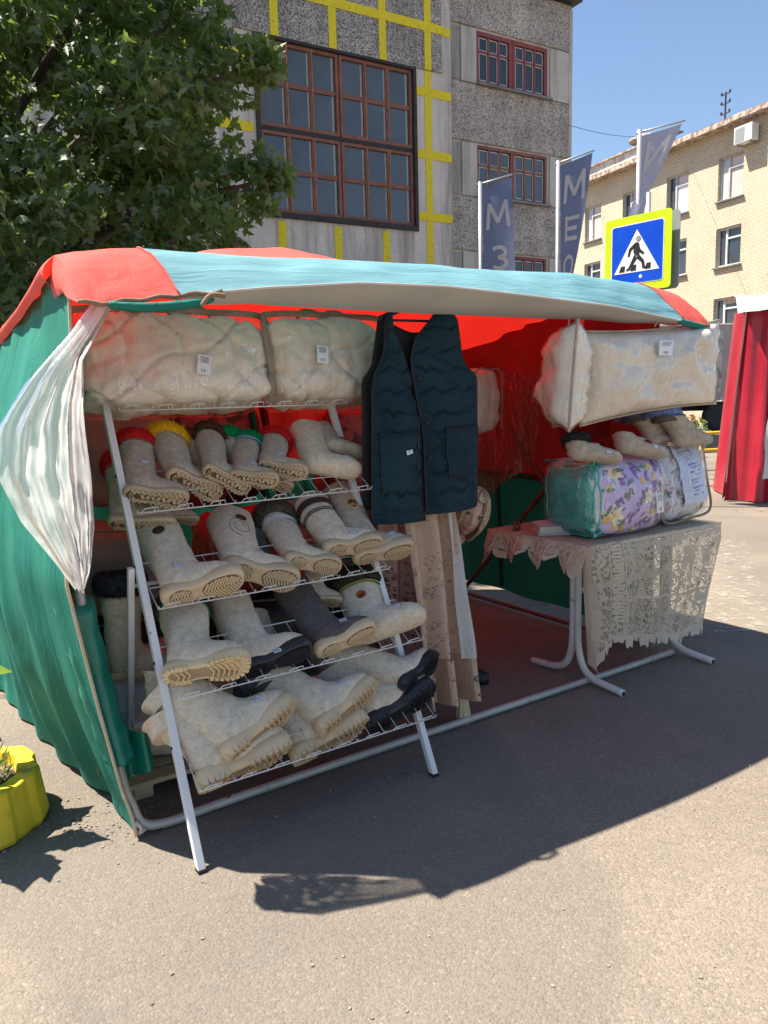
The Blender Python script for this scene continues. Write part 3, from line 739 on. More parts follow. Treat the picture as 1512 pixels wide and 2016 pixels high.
# ------------------------------------------------------------------ neighbouring red stall
red_t = pbr('dark_red_tarpaulin', (.30, .010, .025), (.40, .016, .035), sc=2.5, rough=.32, bsc=6, bst=.25)
wht_t = pbr('white_tarpaulin', (.46, .47, .49), (.56, .56, .57), sc=2, rough=.45, bsc=5, bst=.25)
s2 = thing('red_market_stall', 'dark red tarpaulin stall with a white flap at the right edge', 'stall', Matrix.Translation((4.62, 10.25, 0)) @ Matrix.Rotation(R(-20), 4, 'Z'))
def f_red(s, t):
    x = lerp(.16 - .20 * (1 - t) ** 1.0, 2.6, s); z = lerp(.02, 2.55, t)
    return Vector((x, .10 * math.sin(s * 30 + 2 * t) * (.35 + .65 * (1 - t)) + .03 * math.sin(s * 71 + t * 3) - .12 * (1 - t), z))
MB().sheet(f_red, 70, 24).build('front_sheet', red_t, s2, smooth=True)
MB().sheet(lambda s, t: Vector((.14 - .2 * (1 - t) + .05 * math.sin(s * 9), .0 + 2.2 * s, lerp(.02, 2.55, t))), 20, 12).build('side_sheet', red_t, s2, smooth=True)
def f_wh(s, t):
    x = lerp(.40 - .10 * t + .30 * t * t, 1.5, s); z = lerp(.32, 1.75, t) + .08 * s
    return Vector((x, -.22 + .05 * math.sin(s * 16 + t * 3), z))
MB().sheet(f_wh, 24, 20).build('white_flap', wht_t, s2, smooth=True)
def f_rf(s, t):
    x = lerp(.02, 2.8, s); y = lerp(-.30, 2.4, t)
    return Vector((x, y, 2.56 + .34 * t * (2 - t) * .8 + .10 * s - .16 * max(0, 1 - t * 7) * (.4 + .6 * math.sin(s * 9 + 1) ** 2) + .03 * math.sin(s * 18 + t * 5) + .03 * fbm((s * 4, t * 4, 0), 2)))
MB().sheet(f_rf, 36, 16).build('roof', wht_t, s2, smooth=True)
MB().sheet(lambda s, t: Vector((lerp(.5, 2.6, s), lerp(.6, 1.6, t), 2.98 + .15 * t)), 6, 4).build('roof_stripe', red_t, s2, smooth=True)
for x, y in ((.25, 0), (2.5, 0), (.25, 2.1), (2.5, 2.1)): MB().tube([(x, y + .06, 0), (x, y + .06, 2.55)], .02, 8).build('post', pole_m, s2)

# ------------------------------------------------------------------ rail, round planter, chair, bystanding things behind the table
ylr = pbr('yellow_rail_paint', (.66, .36, .02), (.74, .44, .03), sc=5, rough=.5)
fr_ = thing('yellow_guard_rail', 'low yellow tubular guard rail beyond the table', 'railing', Matrix.Translation((5.2, 14.0, 0)) @ Matrix.Rotation(R(22), 4, 'Z'))
for z in (.36, .68): MB().tube([(0, 0, z), (2.6, 0, z)], .03, 8).build('rail', ylr, fr_, smooth=True)
for x in (.05, .78, 1.5, 2.2): MB().tube([(x, 0, 0), (x, 0, .70)], .032, 8).build('post', ylr, fr_, smooth=True)
pw = thing('white_round_planter', 'white fluted round planter with orange flowers beside the truck', 'planter', Matrix.Translation((7.35, 18.6, 0)))
fl = [[Vector(((r_ + .02 * math.cos(k * 12 * 2 * math.pi / 72)) * math.cos(k * 2 * math.pi / 72), (r_ + .02 * math.cos(k * 12 * 2 * math.pi / 72)) * math.sin(k * 2 * math.pi / 72), z)) for k in range(72)] for r_, z in ((.40, 0), (.46, .44), (.47, .5), (.40, .5), (.38, .42))]
MB().loft(fl).build('bowl', pbr('white_concrete', (.66, .66, .64), (.55, .55, .53), sc=4, rough=.8), pw, smooth=True)
rgp = np.random.default_rng(11); n = 260
pp = np.column_stack([rgp.uniform(-.38, .38, n), rgp.uniform(-.38, .38, n), rgp.uniform(.46, .78, n)]); dd = rgp.normal(size=(n, 3)) + (0, 0, .8)
small = np.array([(0, 0), (.22, .3), (.2, .6), (0, 1), (-.2, .6), (-.22, .3)])
leaf_cloud('foliage', pp, dd, rgp.uniform(.07, .14, n), leaf_mat('planter_leaf', (.04, .08, .02), (.07, .12, .03), (.08, .12, .05)), pw, small, (0, .5), seed=4)
n = 90; pp = np.column_stack([rgp.uniform(-.36, .36, n), rgp.uniform(-.36, .3, n), rgp.uniform(.68, .88, n)])
leaf_cloud('flowers', pp, rgp.normal(size=(n, 3)) + (0, -.5, .4), rgp.uniform(.05, .09, n), pbr('orange_petal', (.62, .14, .02), (.70, .24, .03), sc=20, rough=.6), pw, small, (0, .5), seed=6)
ch_m = pbr('beige_moulded_plastic', (.42, .34, .24), (.48, .40, .29), sc=2, rough=.45)
ch = thing('plastic_chair', 'beige plastic armchair standing behind the goods beside the round planter', 'chair', Matrix.Translation((6.35, 17.3, 0)) @ Matrix.Rotation(R(200), 4, 'Z'))
MB().box((0, 0, .44), (.5, .48, .04)).build('seat', ch_m, ch, bevel=.015)
for x in (-.22, .22):
    for y in (-.2, .2): MB().bar((x * 1.05, y * 1.1, 0), (x, y, .44), .045).build('leg', ch_m, ch)
    MB().tube(spline([(x * 1.1, -.2, .44), (x * 1.15, -.22, .66), (x * 1.15, .1, .68), (x * 1.0, .24, .66)], 10), .025, 6).build('armrest', ch_m, ch, smooth=True)
bk = MB(); bk.tube(spline([(-.23, .24, .44), (-.24, .30, .8), (-.14, .33, 1.02), (.14, .33, 1.02), (.24, .30, .8), (.23, .24, .44)], 22), .024, 6); bk.build('back_frame', ch_m, ch, smooth=True)
for x in (-.13, -.065, 0, .065, .13): MB().bar((x, .26, .48), (x * 1.1, .33, .98), .035, .015, up=(1, 0, 0)).build('back_slat', ch_m, ch)

# ------------------------------------------------------------------ yellow concrete planter at the left edge
yp_m = pbr('yellow_painted_concrete', (.62, .43, .015), (.72, .53, .025), sc=3, rough=.7, bsc=22, bst=.35, speck=((.30, .22, .03), 9, .62), stretch=(1, 1, .35))
soil_m = pbr('dry_soil', (.07, .05, .035), (.30, .23, .15), sc=9, rough=.95, bsc=25, bst=.9)
pl = thing('yellow_planter', 'yellow painted concrete planter with weeds at the left edge', 'planter', Matrix.Translation((-1.555, 2.60, 0)) @ Matrix.Scale(.95, 4))
def ribbed(r_, z, n=64):
    out = []
    for k in range(n):
        a = k * 2 * math.pi / n
        q = r_ * (1 + .045 * (1 if (k // 4) % 2 == 0 else -.4))
        out.append(Vector((q * math.cos(a), q * math.sin(a), z + .006 * math.sin(a * 7))))
    return out
MB().loft([ribbed(.285, 0), ribbed(.292, .02), ribbed(.272, .185), ribbed(.268, .20), ribbed(.205, .202), ribbed(.19, .12)]).build('bowl', yp_m, pl, bevel=.006)
MB().sheet(lambda s, t: Vector((.205 * t * math.cos(s * 6.2832), .205 * t * math.sin(s * 6.2832), .155 + .03 * fbm((s * 5, t * 4, 0), 1.5) + .035 * (1 - t))), 40, 8).build('soil', soil_m, pl, smooth=True)
gm_ = leaf_mat('weed_blade', (.05, .09, .03), (.10, .15, .05), (.09, .13, .06))
n = 240; rgw = np.random.default_rng(3)
a_ = rgw.uniform(0, 6.28, n); q_ = rgw.uniform(.02, .19, n)
pp = np.column_stack([q_ * np.cos(a_), q_ * np.sin(a_), np.full(n, .17)]); dd = rgw.normal(size=(n, 3)) * .45 + (0, 0, 1)
blade = np.array([(0, 0), (.06, .3), (.05, .7), (0, 1), (-.05, .7), (-.06, .3)])
leaf_cloud('weeds', pp, dd, rgw.uniform(.04, .10, n), gm_, pl, blade, (0, .5), seed=8)
# broad leaves of a taller plant leaning over the left edge of the frame
bl = thing('broad_leaf_plant', 'broad-leaved green plant in the yellow planter, one leaf tip at the left edge', 'plant', Matrix.Translation((-1.55, 2.58, .12)))
big = np.array([(0, 0), (.22, .02), (.42, .18), (.36, .28), (.44, .40), (.30, .52), (.30, .66), (.14, .82), (0, 1.05), (-.12, .84), (-.30, .68), (-.28, .54), (-.44, .42), (-.36, .28), (-.42, .16), (-.22, .02)])
pts_ = np.array([(.02, -.02, .50), (.0, -.12, .42), (-.04, .02, .36), (.0, -.16, .28), (-.02, .06, .44), (.04, -.06, .34), (-.06, -.10, .52), (.02, -.03, .22)])
dr_ = np.array([(1, .05, -.05), (.9, -.5, -.25), (.9, .5, -.2), (.7, -.8, -.3), (.6, .8, -.1), (1, -.2, -.3), (.4, -1, .1), (1, -.3, -.35)], float)
leaf_cloud('leaves', pts_, dr_, np.array([.17, .22, .19, .20, .20, .19, .20, .16]), leaf_mat('broad_leaf', (.07, .14, .03), (.11, .19, .05), (.11, .17, .07)), bl, big, (0, .45), fold=.12, seed=9)
for p in pts_:
    MB().tube(spline([(0, 0, 0), tuple(Vector(p) * .6 + Vector((0, 0, .08))), tuple(p)], 8), .006, 6).build('stem', gm_, bl, smooth=True)
# small litter on the asphalt around the stall
grit_m = pbr('loose_grit', (.20, .17, .14), (.34, .30, .25), sc=30, rough=.95)
rgd = random.Random(12); gr_ = MB()
for _ in range(420):
    if rgd.random() < .35: x, y = rgd.gauss(-1.05, .13), rgd.gauss(2.62, .10)
    else: x, y = rgd.uniform(-1.6, 2.2), rgd.uniform(1.2, 3.4)
    s_ = rgd.uniform(.002, .0065)
    gr_.box((x, y, s_ * .3), (s_ * 1.5, s_, s_), Matrix.Rotation(rgd.uniform(0, 3), 3, 'Z') @ Matrix.Rotation(rgd.uniform(-.5, .5), 3, 'X'))
o = gr_.build('grit', grit_m); o['kind'] = 'stuff'; o['label'] = 'loose grit and crumbs scattered on the asphalt'; o['category'] = 'grit'

wb = thing('white_bollard', 'white post standing beyond the table between the boots and the plastic chair', 'post', Matrix.Translation((4.36, 12.0, 0)))
MB().lathe([(.075, 0), (.075, 1.22), (.06, 1.28), (.01, 1.30)], 16).build('shaft', white_fr, wb, smooth=True)
MB().lathe([(.10, 0), (.10, .05), (.08, .06)], 16).build('base', sheet_m, wb, smooth=True)
# ------------------------------------------------------------------ the market stall (tent)
red_c = cloth('red_awning_nylon', (.74, .12, .095), (.80, .15, .12), trans=.26, tcol=(.85, .025, .015), wr=.3, wsc=(7, 7, 7), gloss=.25)
teal_c = cloth('teal_awning_nylon', (.13, .30, .335), (.17, .355, .39), trans=.14, tcol=(.20, .40, .42), wr=.5, wsc=(1.6, 9, 9), gloss=.3)
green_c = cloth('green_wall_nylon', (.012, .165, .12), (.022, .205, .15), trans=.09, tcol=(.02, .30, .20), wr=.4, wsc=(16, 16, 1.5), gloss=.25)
green_d = cloth('green_wall_nylon_shaded', (.010, .125, .075), (.014, .15, .09), trans=.10, tcol=(.02, .25, .16), wr=.3, wsc=(5, 5, 2))  # the same green nylon, its colour darkened for the unlit walls
red_d = cloth('red_wall_cloth_shaded', (.15, .010, .011), (.20, .016, .016), trans=.14, tcol=(.8, .03, .02), wr=.4, wsc=(5, 5, 2))  # red darkened in the colour itself to stand for the unlit interior
lin_c = cloth('white_valance_lining', (.66, .63, .58), (.72, .69, .64), trans=.35, tcol=(.7, .62, .56), wr=.2, wsc=(3, 6, 6))
drape_c = film('thin_inner_drape', tint=(.85, .7, .66), opac=.42, wr=.4, wsc=5, rough=.4, milky=(.34, .22, .19))
tape_m = pbr('brown_edging_tape', (.22, .14, .09), (.30, .20, .13), sc=20, rough=.85)
pipe_m = pbr('worn_grey_pipe', (.40, .38, .34), (.50, .47, .42), sc=5, rough=.45, metal=.25, speck=((.12, .06, .03), 26, .66))
rpipe_m = pbr('maroon_painted_pipe', (.14, .03, .028), (.19, .05, .04), sc=6, rough=.5)
def milky():
    m, nt, out, obj = newmat('milky_polythene')
    n1 = tnoise(nt, mapping(nt, obj, (18, 18, 3.5)), 1.0, 6, .65, 1.0)
    nrm = bump(nt, n1, .3, .02)
    df = nd(nt, 'ShaderNodeBsdfDiffuse', {0: (.90, .88, .86, 1), 'Normal': nrm}); tl = nd(nt, 'ShaderNodeBsdfTranslucent', {0: (.92, .90, .88, 1), 'Normal': nrm})
    a = nd(nt, 'ShaderNodeMixShader', {0: .5, 1: df.outputs[0], 2: tl.outputs[0]})
    tr_ = nd(nt, 'ShaderNodeBsdfTransparent', {0: (.96, .96, .96, 1)})
    op = ramp(nt, n1, [(.3, .62), (.7, .85)])
    mx = nd(nt, 'ShaderNodeMixShader', {0: op, 1: tr_.outputs[0], 2: a.outputs[0]})
    gl = nd(nt, 'ShaderNodeBsdfGlossy', {'Roughness': .22, 'Normal': nrm})
    fr = nd(nt, 'ShaderNodeFresnel', {'IOR': 1.18, 'Normal': nrm})
    m2 = nd(nt, 'ShaderNodeMixShader', {0: fr.outputs[0], 1: mx.outputs[0], 2: gl.outputs[0]})
    nt.links.new(m2.outputs[0], out.inputs[0]); return m
curt_c = milky()
st = thing('market_stall', 'market tent with red and teal roof and green side wall', 'tent', SM)
UL, UR = -.11, 3.03
SHO = [(-.11, 1.975), (-.05, 1.99), (.16, 2.014), (.8, 2.03), (1.5, 2.05), (2.28, 2.066), (2.8, 2.045), (3.03, 2.02)]
HEM = [(-.11, 1.80), (-.05, 1.797), (.188, 1.832), (.5, 1.872), (.86, 1.906), (1.25, 1.914), (1.6, 1.904), (2.25, 1.883), (2.75, 1.842), (3.03, 1.822)]
RDG = [(-.11, 1.86), (.2, 1.97), (.75, 2.21), (1.15, 2.255), (1.5, 2.22), (2.3, 2.18), (2.7, 2.08), (3.03, 1.93)]
BCK = [(-.11, 1.70), (.4, 1.80), (2.6, 1.84), (3.03, 1.78)]
def roof_pt(u_, v_):
    if v_ <= 1.0:
        f = (v_ - .1) / .9; z = lerp(curve(SHO, u_)[0], curve(RDG, u_)[0], f) - .028 * math.sin(math.pi * f)
    else:
        f = (v_ - 1) / 1.08; z = lerp(curve(RDG, u_)[0], curve(BCK, u_)[0], f) - .03 * math.sin(math.pi * f)
    return Vector((u_, v_, z + .008 * fbm((u_, v_, 0), 2.5)))
MB().sheet(lambda s, t: roof_pt(lerp(UL, UR, s), lerp(.62, 2.08, t)), 60, 34).build('roof_top', red_c, st, smooth=True)
for a_, b_, nm_, mt_ in ((UL, .156, 'roof_side', red_c), (.156, 2.74, 'roof_front', teal_c), (2.74, UR, 'roof_side', red_c)):
    MB().sheet(lambda s, t: roof_pt(lerp(a_, b_, s), lerp(.1, .62, t)), 44, 10).build(nm_, mt_, st, smooth=True)
def hem_pt(u_): return Vector((u_, -.15 - .05 * math.sin(math.pi * max(0, min(1, (u_ - .15) / 2.65))), curve(HEM, u_)[0]))
def front(u_, t):
    a = roof_pt(u_, .1); b = hem_pt(u_)
    p = Vector((u_, lerp(a.y, b.y, t), lerp(a.z, b.z, t ** 1.55)))
    p.z += .010 * fbm((u_ * 1.0, t * 3, 3), 2.2) * math.sin(math.pi * t)
    for uc, sgn_ in ((-.02, 1), (2.95, -1)):      # tension folds fanning out of the tied corners
        du = (u_ - uc) * sgn_; a_ = math.atan2(1.05 - t, max(du, .001) * 3); rr = math.hypot(du * 3, 1.05 - t)
        if du > -.08: p.y -= .014 * (.5 + .5 * math.sin(a_ * 17)) ** 2 * math.exp(-rr * 1.5) * t
    p.z += 0 + .005 * math.sin(u_ * 23 + t * 6) * t * (1 - t) * 2
    return p
def seamL(t): return lerp(.156, .20, t)
def seamR(t): return lerp(2.74, 2.82, t)
MB().sheet(lambda s, t: front(lerp(seamL(t), seamR(t), s), t), 90, 12).build('front_panel', teal_c, st, smooth=True)
MB().sheet(lambda s, t: front(lerp(UL, seamL(t), s), t), 14, 12).build('corner_panel', red_c, st, smooth=True)
MB().sheet(lambda s, t: front(lerp(seamR(t), UR, s), t), 14, 12).build('corner_panel', red_c, st, smooth=True)
# seams and hem piping
for sf in (seamL, seamR):
    MB().tube([front(sf(k / 12), k / 12) + Vector((0, -.002, .002)) for k in range(13)], .0035, 5).build('seam', red_c, st, smooth=True)
MB().tube([hem_pt(lerp(.2, 2.82, k / 60)) for k in range(61)], .005, 6).build('hem', lin_c, st, smooth=True)
MB().tube([hem_pt(lerp(2.82, 3.03, k / 8)) for k in range(9)], .007, 6).build('hem_tape', tape_m, st, smooth=True)
MB().tube([hem_pt(lerp(-.11, .34, k / 20)) + Vector((0, -.004, .004 * math.sin(k * 1.3))) for k in range(21)], .007, 6).build('hem_tape', tape_m, st, smooth=True)
# the folded-under valance seen from below
RAIL = [(.2, 1.858), (.6, 1.850), (1.27, 1.846), (2.0, 1.850), (2.9, 1.862)]
def valance(s, t):
    u_ = lerp(.22, 2.86, s); a = hem_pt(u_) + Vector((0, .004, -.004)); b = Vector((u_ + .05, .10, curve(RAIL, u_)[0]))
    p = a.lerp(b, t); p.z -= .018 * math.sin(math.pi * t) + .006 * math.sin(s * 31) * t * (1 - t) * 4
    return p
MB().sheet(valance, 60, 8).build('valance', lin_c, st, smooth=True)
# rolled-up flap ends tied under the eave
def roll(pts, r, mat, nm='rolled_flap'):
    c = spline(pts, 16)
    MB().tube(c, [r * (.35 + .65 * math.sin(math.pi * min(1, max(.12, k / 16))) ** .5) for k in range(17)], 10).build(nm, mat, st, smooth=True)
roll([(-.02, -.16, 1.795), (.08, -.17, 1.790), (.2, -.17, 1.802), (.31, -.165, 1.825)], .016, green_c)
roll([(2.78, -.15, 1.838), (2.88, -.15, 1.822), (3.0, -.15, 1.812)], .018, green_c)
MB().tube(spline([(.26, -.18, 1.80), (.29, -.19, 1.835), (.34, -.185, 1.835)], 8), .008, 6).build('flap_tie', tape_m, st, smooth=True)
# left side: red eave band and billowing green wall
EDG = [(.0, -.03), (.065, -.033), (.207, -.066), (.493, -.111), (.674, -.137), (.937, -.175), (1.2, -.15), (1.417, -.12), (1.62, -.108), (1.85, -.105)]
def wall_top(v_): return curve([(-.05, 1.84), (.12, 1.93), (.6, 1.862), (1.4, 1.775), (2.08, 1.69)], v_)[0]
def left_wall(s, t):
    v_ = lerp(-.03, 2.08, s); z = lerp(.015, wall_top(v_), t)
    e = curve(EDG, z)[0]; bot = curve([(-.03, -.03), (.42, -.085), (.89, -.125), (1.76, -.205), (2.08, -.22)], v_)[0]
    w = min(1, s * 2.2); zz = z / 1.85
    belly = -.17 * math.sin(math.pi * min(1, zz * 1.02)) ** 1.1 * math.sin(math.pi * min(1, s * 1.2 + .02))
    u_ = lerp(e, lerp(bot, -.12, zz), w) + belly
    fold = .016 * math.sin(s * 46 + 2.2 * math.sin(z * 2.1)) * (.25 + .75 * (1 - zz)) * min(1, s * 5) + .02 * fbm((s * 5, z * 1.3, 1), 1.4) * min(1, s * 5)
    return Vector((u_ + fold, v_, z))
MB().sheet(left_wall, 90, 44).build('side_wall', green_c, st, smooth=True)
def eave_band(s, t):
    v_ = lerp(.06, 2.08, s); a = roof_pt(UL, max(.1, v_)); b = Vector((-.135, v_, wall_top(v_) - .035))
    p = a.lerp(b, t); p.x -= .03 * math.sin(math.pi * t); p.z += .0015 * math.sin(s * 40) * t
    return p
MB().sheet(eave_band, 50, 6).build('eave_band', red_c, st, smooth=True)
MB().sheet(lambda s, t: front(UL, t).lerp(Vector((-.12, lerp(.1, -.05, t), 1.84)), s) + Vector((-.012 * math.sin(math.pi * s), 0, 0)), 6, 8).build('eave_band', red_c, st, smooth=True)
MB().tube([left_wall(0, k / 50) + Vector((0, -.003, 0)) for k in range(51)], .006, 6).build('edge_tape', pbr('tan_edging_tape', (.48, .36, .24), (.56, .44, .30), sc=30, rough=.85), st, smooth=True)
MB().tube(spline([(-.033, -.035, .07), (-.015, -.04, .045), (-.02, -.03, .02), (.0, -.035, .035)], 10), .007, 6).build('edge_cord', lin_c, st, smooth=True)
# back wall, lifted at its right-hand corner
def back_wall(z_lo, z_hi, nm, mat, lift):
    def fn(s, t):
        u_ = lerp(-.2, 2.98, s); zb = z_lo(u_); z = lerp(zb, z_hi(u_), t)
        return Vector((u_, 2.06 + .03 * math.sin(u_ * 17) + .03 * fbm((u_, z, 5), 1.5), z))
    MB().sheet(fn, 60, 16).build(nm, mat, st, smooth=True)
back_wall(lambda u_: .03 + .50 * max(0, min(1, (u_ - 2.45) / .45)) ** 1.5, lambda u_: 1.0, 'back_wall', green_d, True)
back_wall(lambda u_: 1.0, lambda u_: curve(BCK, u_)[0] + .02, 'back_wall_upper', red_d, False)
# right wall: green below, red above, both coloured darker for shade, with gathers
def rw_low(s, t):
    v_ = lerp(.12, 2.02, s); z = lerp(.10 + .03 * s, .95, t)
    return Vector((2.99 + .02 * math.sin(s * 21) * (1 - t * .5), v_, z))
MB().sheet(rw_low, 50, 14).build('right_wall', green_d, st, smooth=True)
def rw_up(s, t):
    v_ = lerp(.10, 2.05, s); z = lerp(.93, 2.02 - .16 * s, t)
    k = Vector((v_ - .9, z - 1.55)); a = math.atan2(k.y, k.x); r_ = k.length
    return Vector((2.97 - .10 * math.exp(-(r_ / .32) ** 2) + .022 * math.sin(a * 15) * min(1, r_ / .35) * math.exp(-r_ * .7), v_, z))
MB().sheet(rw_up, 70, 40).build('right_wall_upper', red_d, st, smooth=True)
MB().bar((2.955, 1.345, .16), (2.955, 1.385, .95), .02, .02).build('wall_seam', pbr('dark_green_welt', (.006, .05, .035), rough=.8), st)
MB().box((2.965, 1.05, .955), (.014, 1.9, .03)).build('wall_seam', green_d, st)
def drape(s, t):
    top = Vector((2.85, lerp(1.95, .86, s), lerp(1.75, 1.60, s)))
    bot = Vector((2.83, curve([(0, 1.70), (.45, 1.37), (1, .93)], s)[0], curve([(0, 1.24), (.3, .92), (.45, .79), (1, 1.06)], s)[0]))
    p = top.lerp(bot, t); p.x += .03 * math.sin(s * 13 + t * 2) * t; return p
MB().sheet(drape, 34, 20).build('inner_drape', drape_c, st, smooth=True)
def drape2(s, t):
    top = Vector((2.88, lerp(.86, .30, s), 1.80)); bot = Vector((2.86, lerp(.72, .34, s), lerp(1.15, 1.25, s)))
    p = top.lerp(bot, t); p.x += .025 * math.sin(s * 15 + t) * t; return p
MB().sheet(drape2, 24, 14).build('inner_drape', red_d, st, smooth=True)
# poles
MB().tube(spline([(-.085, .08, 1.90), (-.115, .09, 1.3), (-.12, .09, .8), (-.055, .02, .24), (-.03, .0, .12), (.0, -.015, .045), (.09, -.02, .022), (.3, -.01, .022), (.9, 0, .022), (1.53, .0, .022), (2.2, .0, .022), (2.8, .0, .022), (3.02, .0, .022)], 70), .017, 10).build('base_pipe', pipe_m, st, smooth=True)
for nm, a, b, r_ in (('post', (2.97, .66, 0), (2.97, .66, 1.93), .024), ('post', (-.05, 2.02, 0), (-.05, 2.02, 1.68), .017), ('post', (2.95, 2.03, 0), (2.95, 2.03, 1.77), .017)):
    MB().tube([a, b], r_, 10).build(nm, pipe_m if r_ < .02 else pbr('white_painted_post', (.62, .61, .64), (.7, .69, .70), rough=.5), st, smooth=True)
for a, b in (((-.1, .10, 1.93), (2.98, .10, 1.93)), ((.75, 1.0, 2.165), (2.3, 1.0, 2.14)), ((-.05, 2.03, 1.66), (2.95, 2.03, 1.75))):
    MB().tube([a, b], .014, 8).build('roof_rail', pipe_m, st, smooth=True)
for a, b in (((2.93, 1.78, .02), (2.93, .36, 1.42)), ((2.92, 1.62, 1.72), (2.92, .45, .42)), ((2.92, .74, .76), (2.92, .45, 1.2))):
    MB().tube([a, b], .016, 8).build('cross_brace', rpipe_m, st, smooth=True)
MB().tube([(2.96, .3, .03), (2.96, 2.0, .03)], .015, 8).build('base_rail', rpipe_m, st, smooth=True)
# tied-back polythene curtain over the front of the side wall
LB = [(0, -.05, 1.815), (.1, -.13, 1.71), (.25, -.26, 1.57), (.4, -.345, 1.44), (.53, -.36, 1.30), (.68, -.31, 1.16), (.85, -.23, 1.03), (1, -.175, .93)]
RB = [(0, .02, 1.815), (.1, -.03, 1.735), (.2, -.085, 1.64), (.35, -.10, 1.50), (.55, -.095, 1.28), (.75, -.10, 1.12), (.9, -.125, .98), (1, -.145, .935)]
def pcurt(s, t):
    l = curve(LB, t); r_ = curve(RB, t); f = s
    u_ = lerp(l[0], r_[0], f); z = lerp(l[1], r_[1], f)
    sp = min(1, t * 2.5)
    return Vector((u_, -.105 - .05 * math.sin(math.pi * f) + (.012 * math.sin(f * 15 + t * 3) + .008 * math.sin(f * 37 + t * 6) + .012 * fbm((f * 3, t * 4, 2), 2)) * sp + .03 * f, z + .006 * math.sin(f * 25)))
MB().sheet(pcurt, 46, 60).build('polythene_curtain', curt_c, st, smooth=True)
def pcurt2(s, t):
    u_ = lerp(-.085, -.15, s) + .05 * t * (.5 - s); z = lerp(1.72, .92 + .1 * s, t)
    return Vector((u_ - .02 * math.sin(t * 3), -.06 + .018 * math.sin(s * 11 + t * 2), z))
MB().tube(spline([(.02, -.13, 1.80), (.05, -.15, 1.77), (.08, -.14, 1.795), (.05, -.12, 1.82), (.02, -.13, 1.80)], 16), .009, 6).build('curtain_tie', tape_m, st, smooth=True)

# ------------------------------------------------------------------ white display rack
wht = pbr('chipped_white_enamel', (.66, .65, .63), (.74, .73, .71), sc=4, rough=.4, speck=((.16, .14, .13), 30, .70))
wire_m = pbr('white_coated_wire', (.66, .65, .63), (.72, .71, .69), sc=9, rough=.4)
rk = thing('display_rack', 'white leaning metal rack with wire shelves full of felt boots', 'rack', SM)
def rp(u_, z, off=0.0):                       # a point on the leaning plane of the rack, off = distance in front of it
    return Vector((u_, -.34 + .05 * (u_ - .085) + .485 * z - off * .9015, z + off * .4327))
RU0, RU1 = .085, 1.075
for u_ in (RU0, RU1):
    MB().bar(rp(u_, .0), rp(u_, 1.82), .026, .026, up=(1, 0, 0)).build('front_leg', wht, rk, bevel=.002)
    MB().box(rp(u_, .006), (.028, .03, .012)).build('foot_cap', blk, rk)
    MB().bar((u_ - .028, .345, .0), Vector((u_ - .028, 0, 0)) + Vector((0, rp(0, .93).y, .93)), .022, .022, up=(1, 0, 0)).build('rear_leg', wht, rk, bevel=.002)
    for z in (.62, .93, 1.24, .36):
        MB().tube([rp(u_ - .016, z), rp(u_ + .016, z)], .006, 8).build('bolt', chas, rk)
MB().bar((RU0 - .028, .24, .30), (RU1 - .028, .24, .30), .022, .022).build('rear_crossbar', wht, rk)
for z in (.60, .90, 1.24): MB().tube([rp(RU0, z, -.15), rp(RU1, z, -.15)], .008, 8).build('crossbar', wht, rk, smooth=True)
TRAY = [(1.475, .300, .11, 1.085), (1.117, .128, .10, 1.085), (.800, -.020, .105, 1.065), (.520, -.160, .105, 1.125), (.245, -.290, .115, 1.085)]
hook = MB(); hook.tube([(0, 0, 0), (.010, -.016, .016), (.055, -.018, .019), (.066, 0, 0)], .0021, 5)
hook_o = None
for zf, vf, a, b in TRAY:
    t_ = MB()
    t_.tube([(a, vf, zf), (b, vf, zf)], .0026, 6)
    t_.tube([(a, vf + .20, zf + .125), (b, vf + .20, zf + .125)], .0026, 6)
    t_.tube([(a, vf + .09, zf + .056), (b, vf + .09, zf + .056)], .0020, 6)
    n = 17
    for k in range(n):
        u_ = lerp(a, b, k / (n - 1))
        t_.tube([(u_, vf + .20, zf + .125), (u_, vf, zf), (u_, vf - .008, zf + .012)], .0020, 5)
    tr_o = t_.build('wire_shelf', wire_m, rk, smooth=True)
    for k in range(8):
        M_ = Matrix.Translation((lerp(a + .012, b - .085, k / 7), vf, zf))
        if hook_o is None:
            hook_o = hook.build('wire_lip', wire_m, tr_o, smooth=True); hook_o.matrix_basis = M_
        else: inst(hook_o, tr_o, M_)

# ------------------------------------------------------------------ folding table
tb = thing('folding_table', 'folding table with bent white tube legs under a lace cloth', 'table', SM)
tleg = pbr('scuffed_white_tube', (.60, .57, .53), (.70, .67, .63), sc=6, rough=.42, speck=((.20, .15, .11), 34, .66))
MB().box((2.73, .26, .737), (1.06, .68, .022)).build('table_top', pbr('table_board', (.36, .33, .3), rough=.6), tb, bevel=.004)
for u_ in (2.31, 3.06):
    for s in (-1, 1):
        v0 = .09 + s * .017
        end = -.225 if s < 0 else .40
        e = MB(); e.tube(spline([(u_, v0, .725), (u_, v0, .5), (u_, v0, .28), (u_, v0 + s * .010, .16), (u_, v0 + s * .045, .075), (u_, v0 + s * .11, .038), (u_, v0 + s * .18, .028), (u_, end, .019)], 40), .0185, 12, caps=True)
        lg = e.build('leg', tleg, tb, smooth=True)
        MB().tube([(u_, end + s * .0005, .0185), (u_, end + s * .002, .0185)], .013, 12).build('tube_end', chas, lg)
MB().bar((2.33, .09, .48), (3.04, .09, .48), .03, .03).build('stretcher', tleg, tb, bevel=.004)
MB().bar((2.31, .09, .715), (3.06, .09, .715), .03, .02).build('stretcher', tleg, tb)

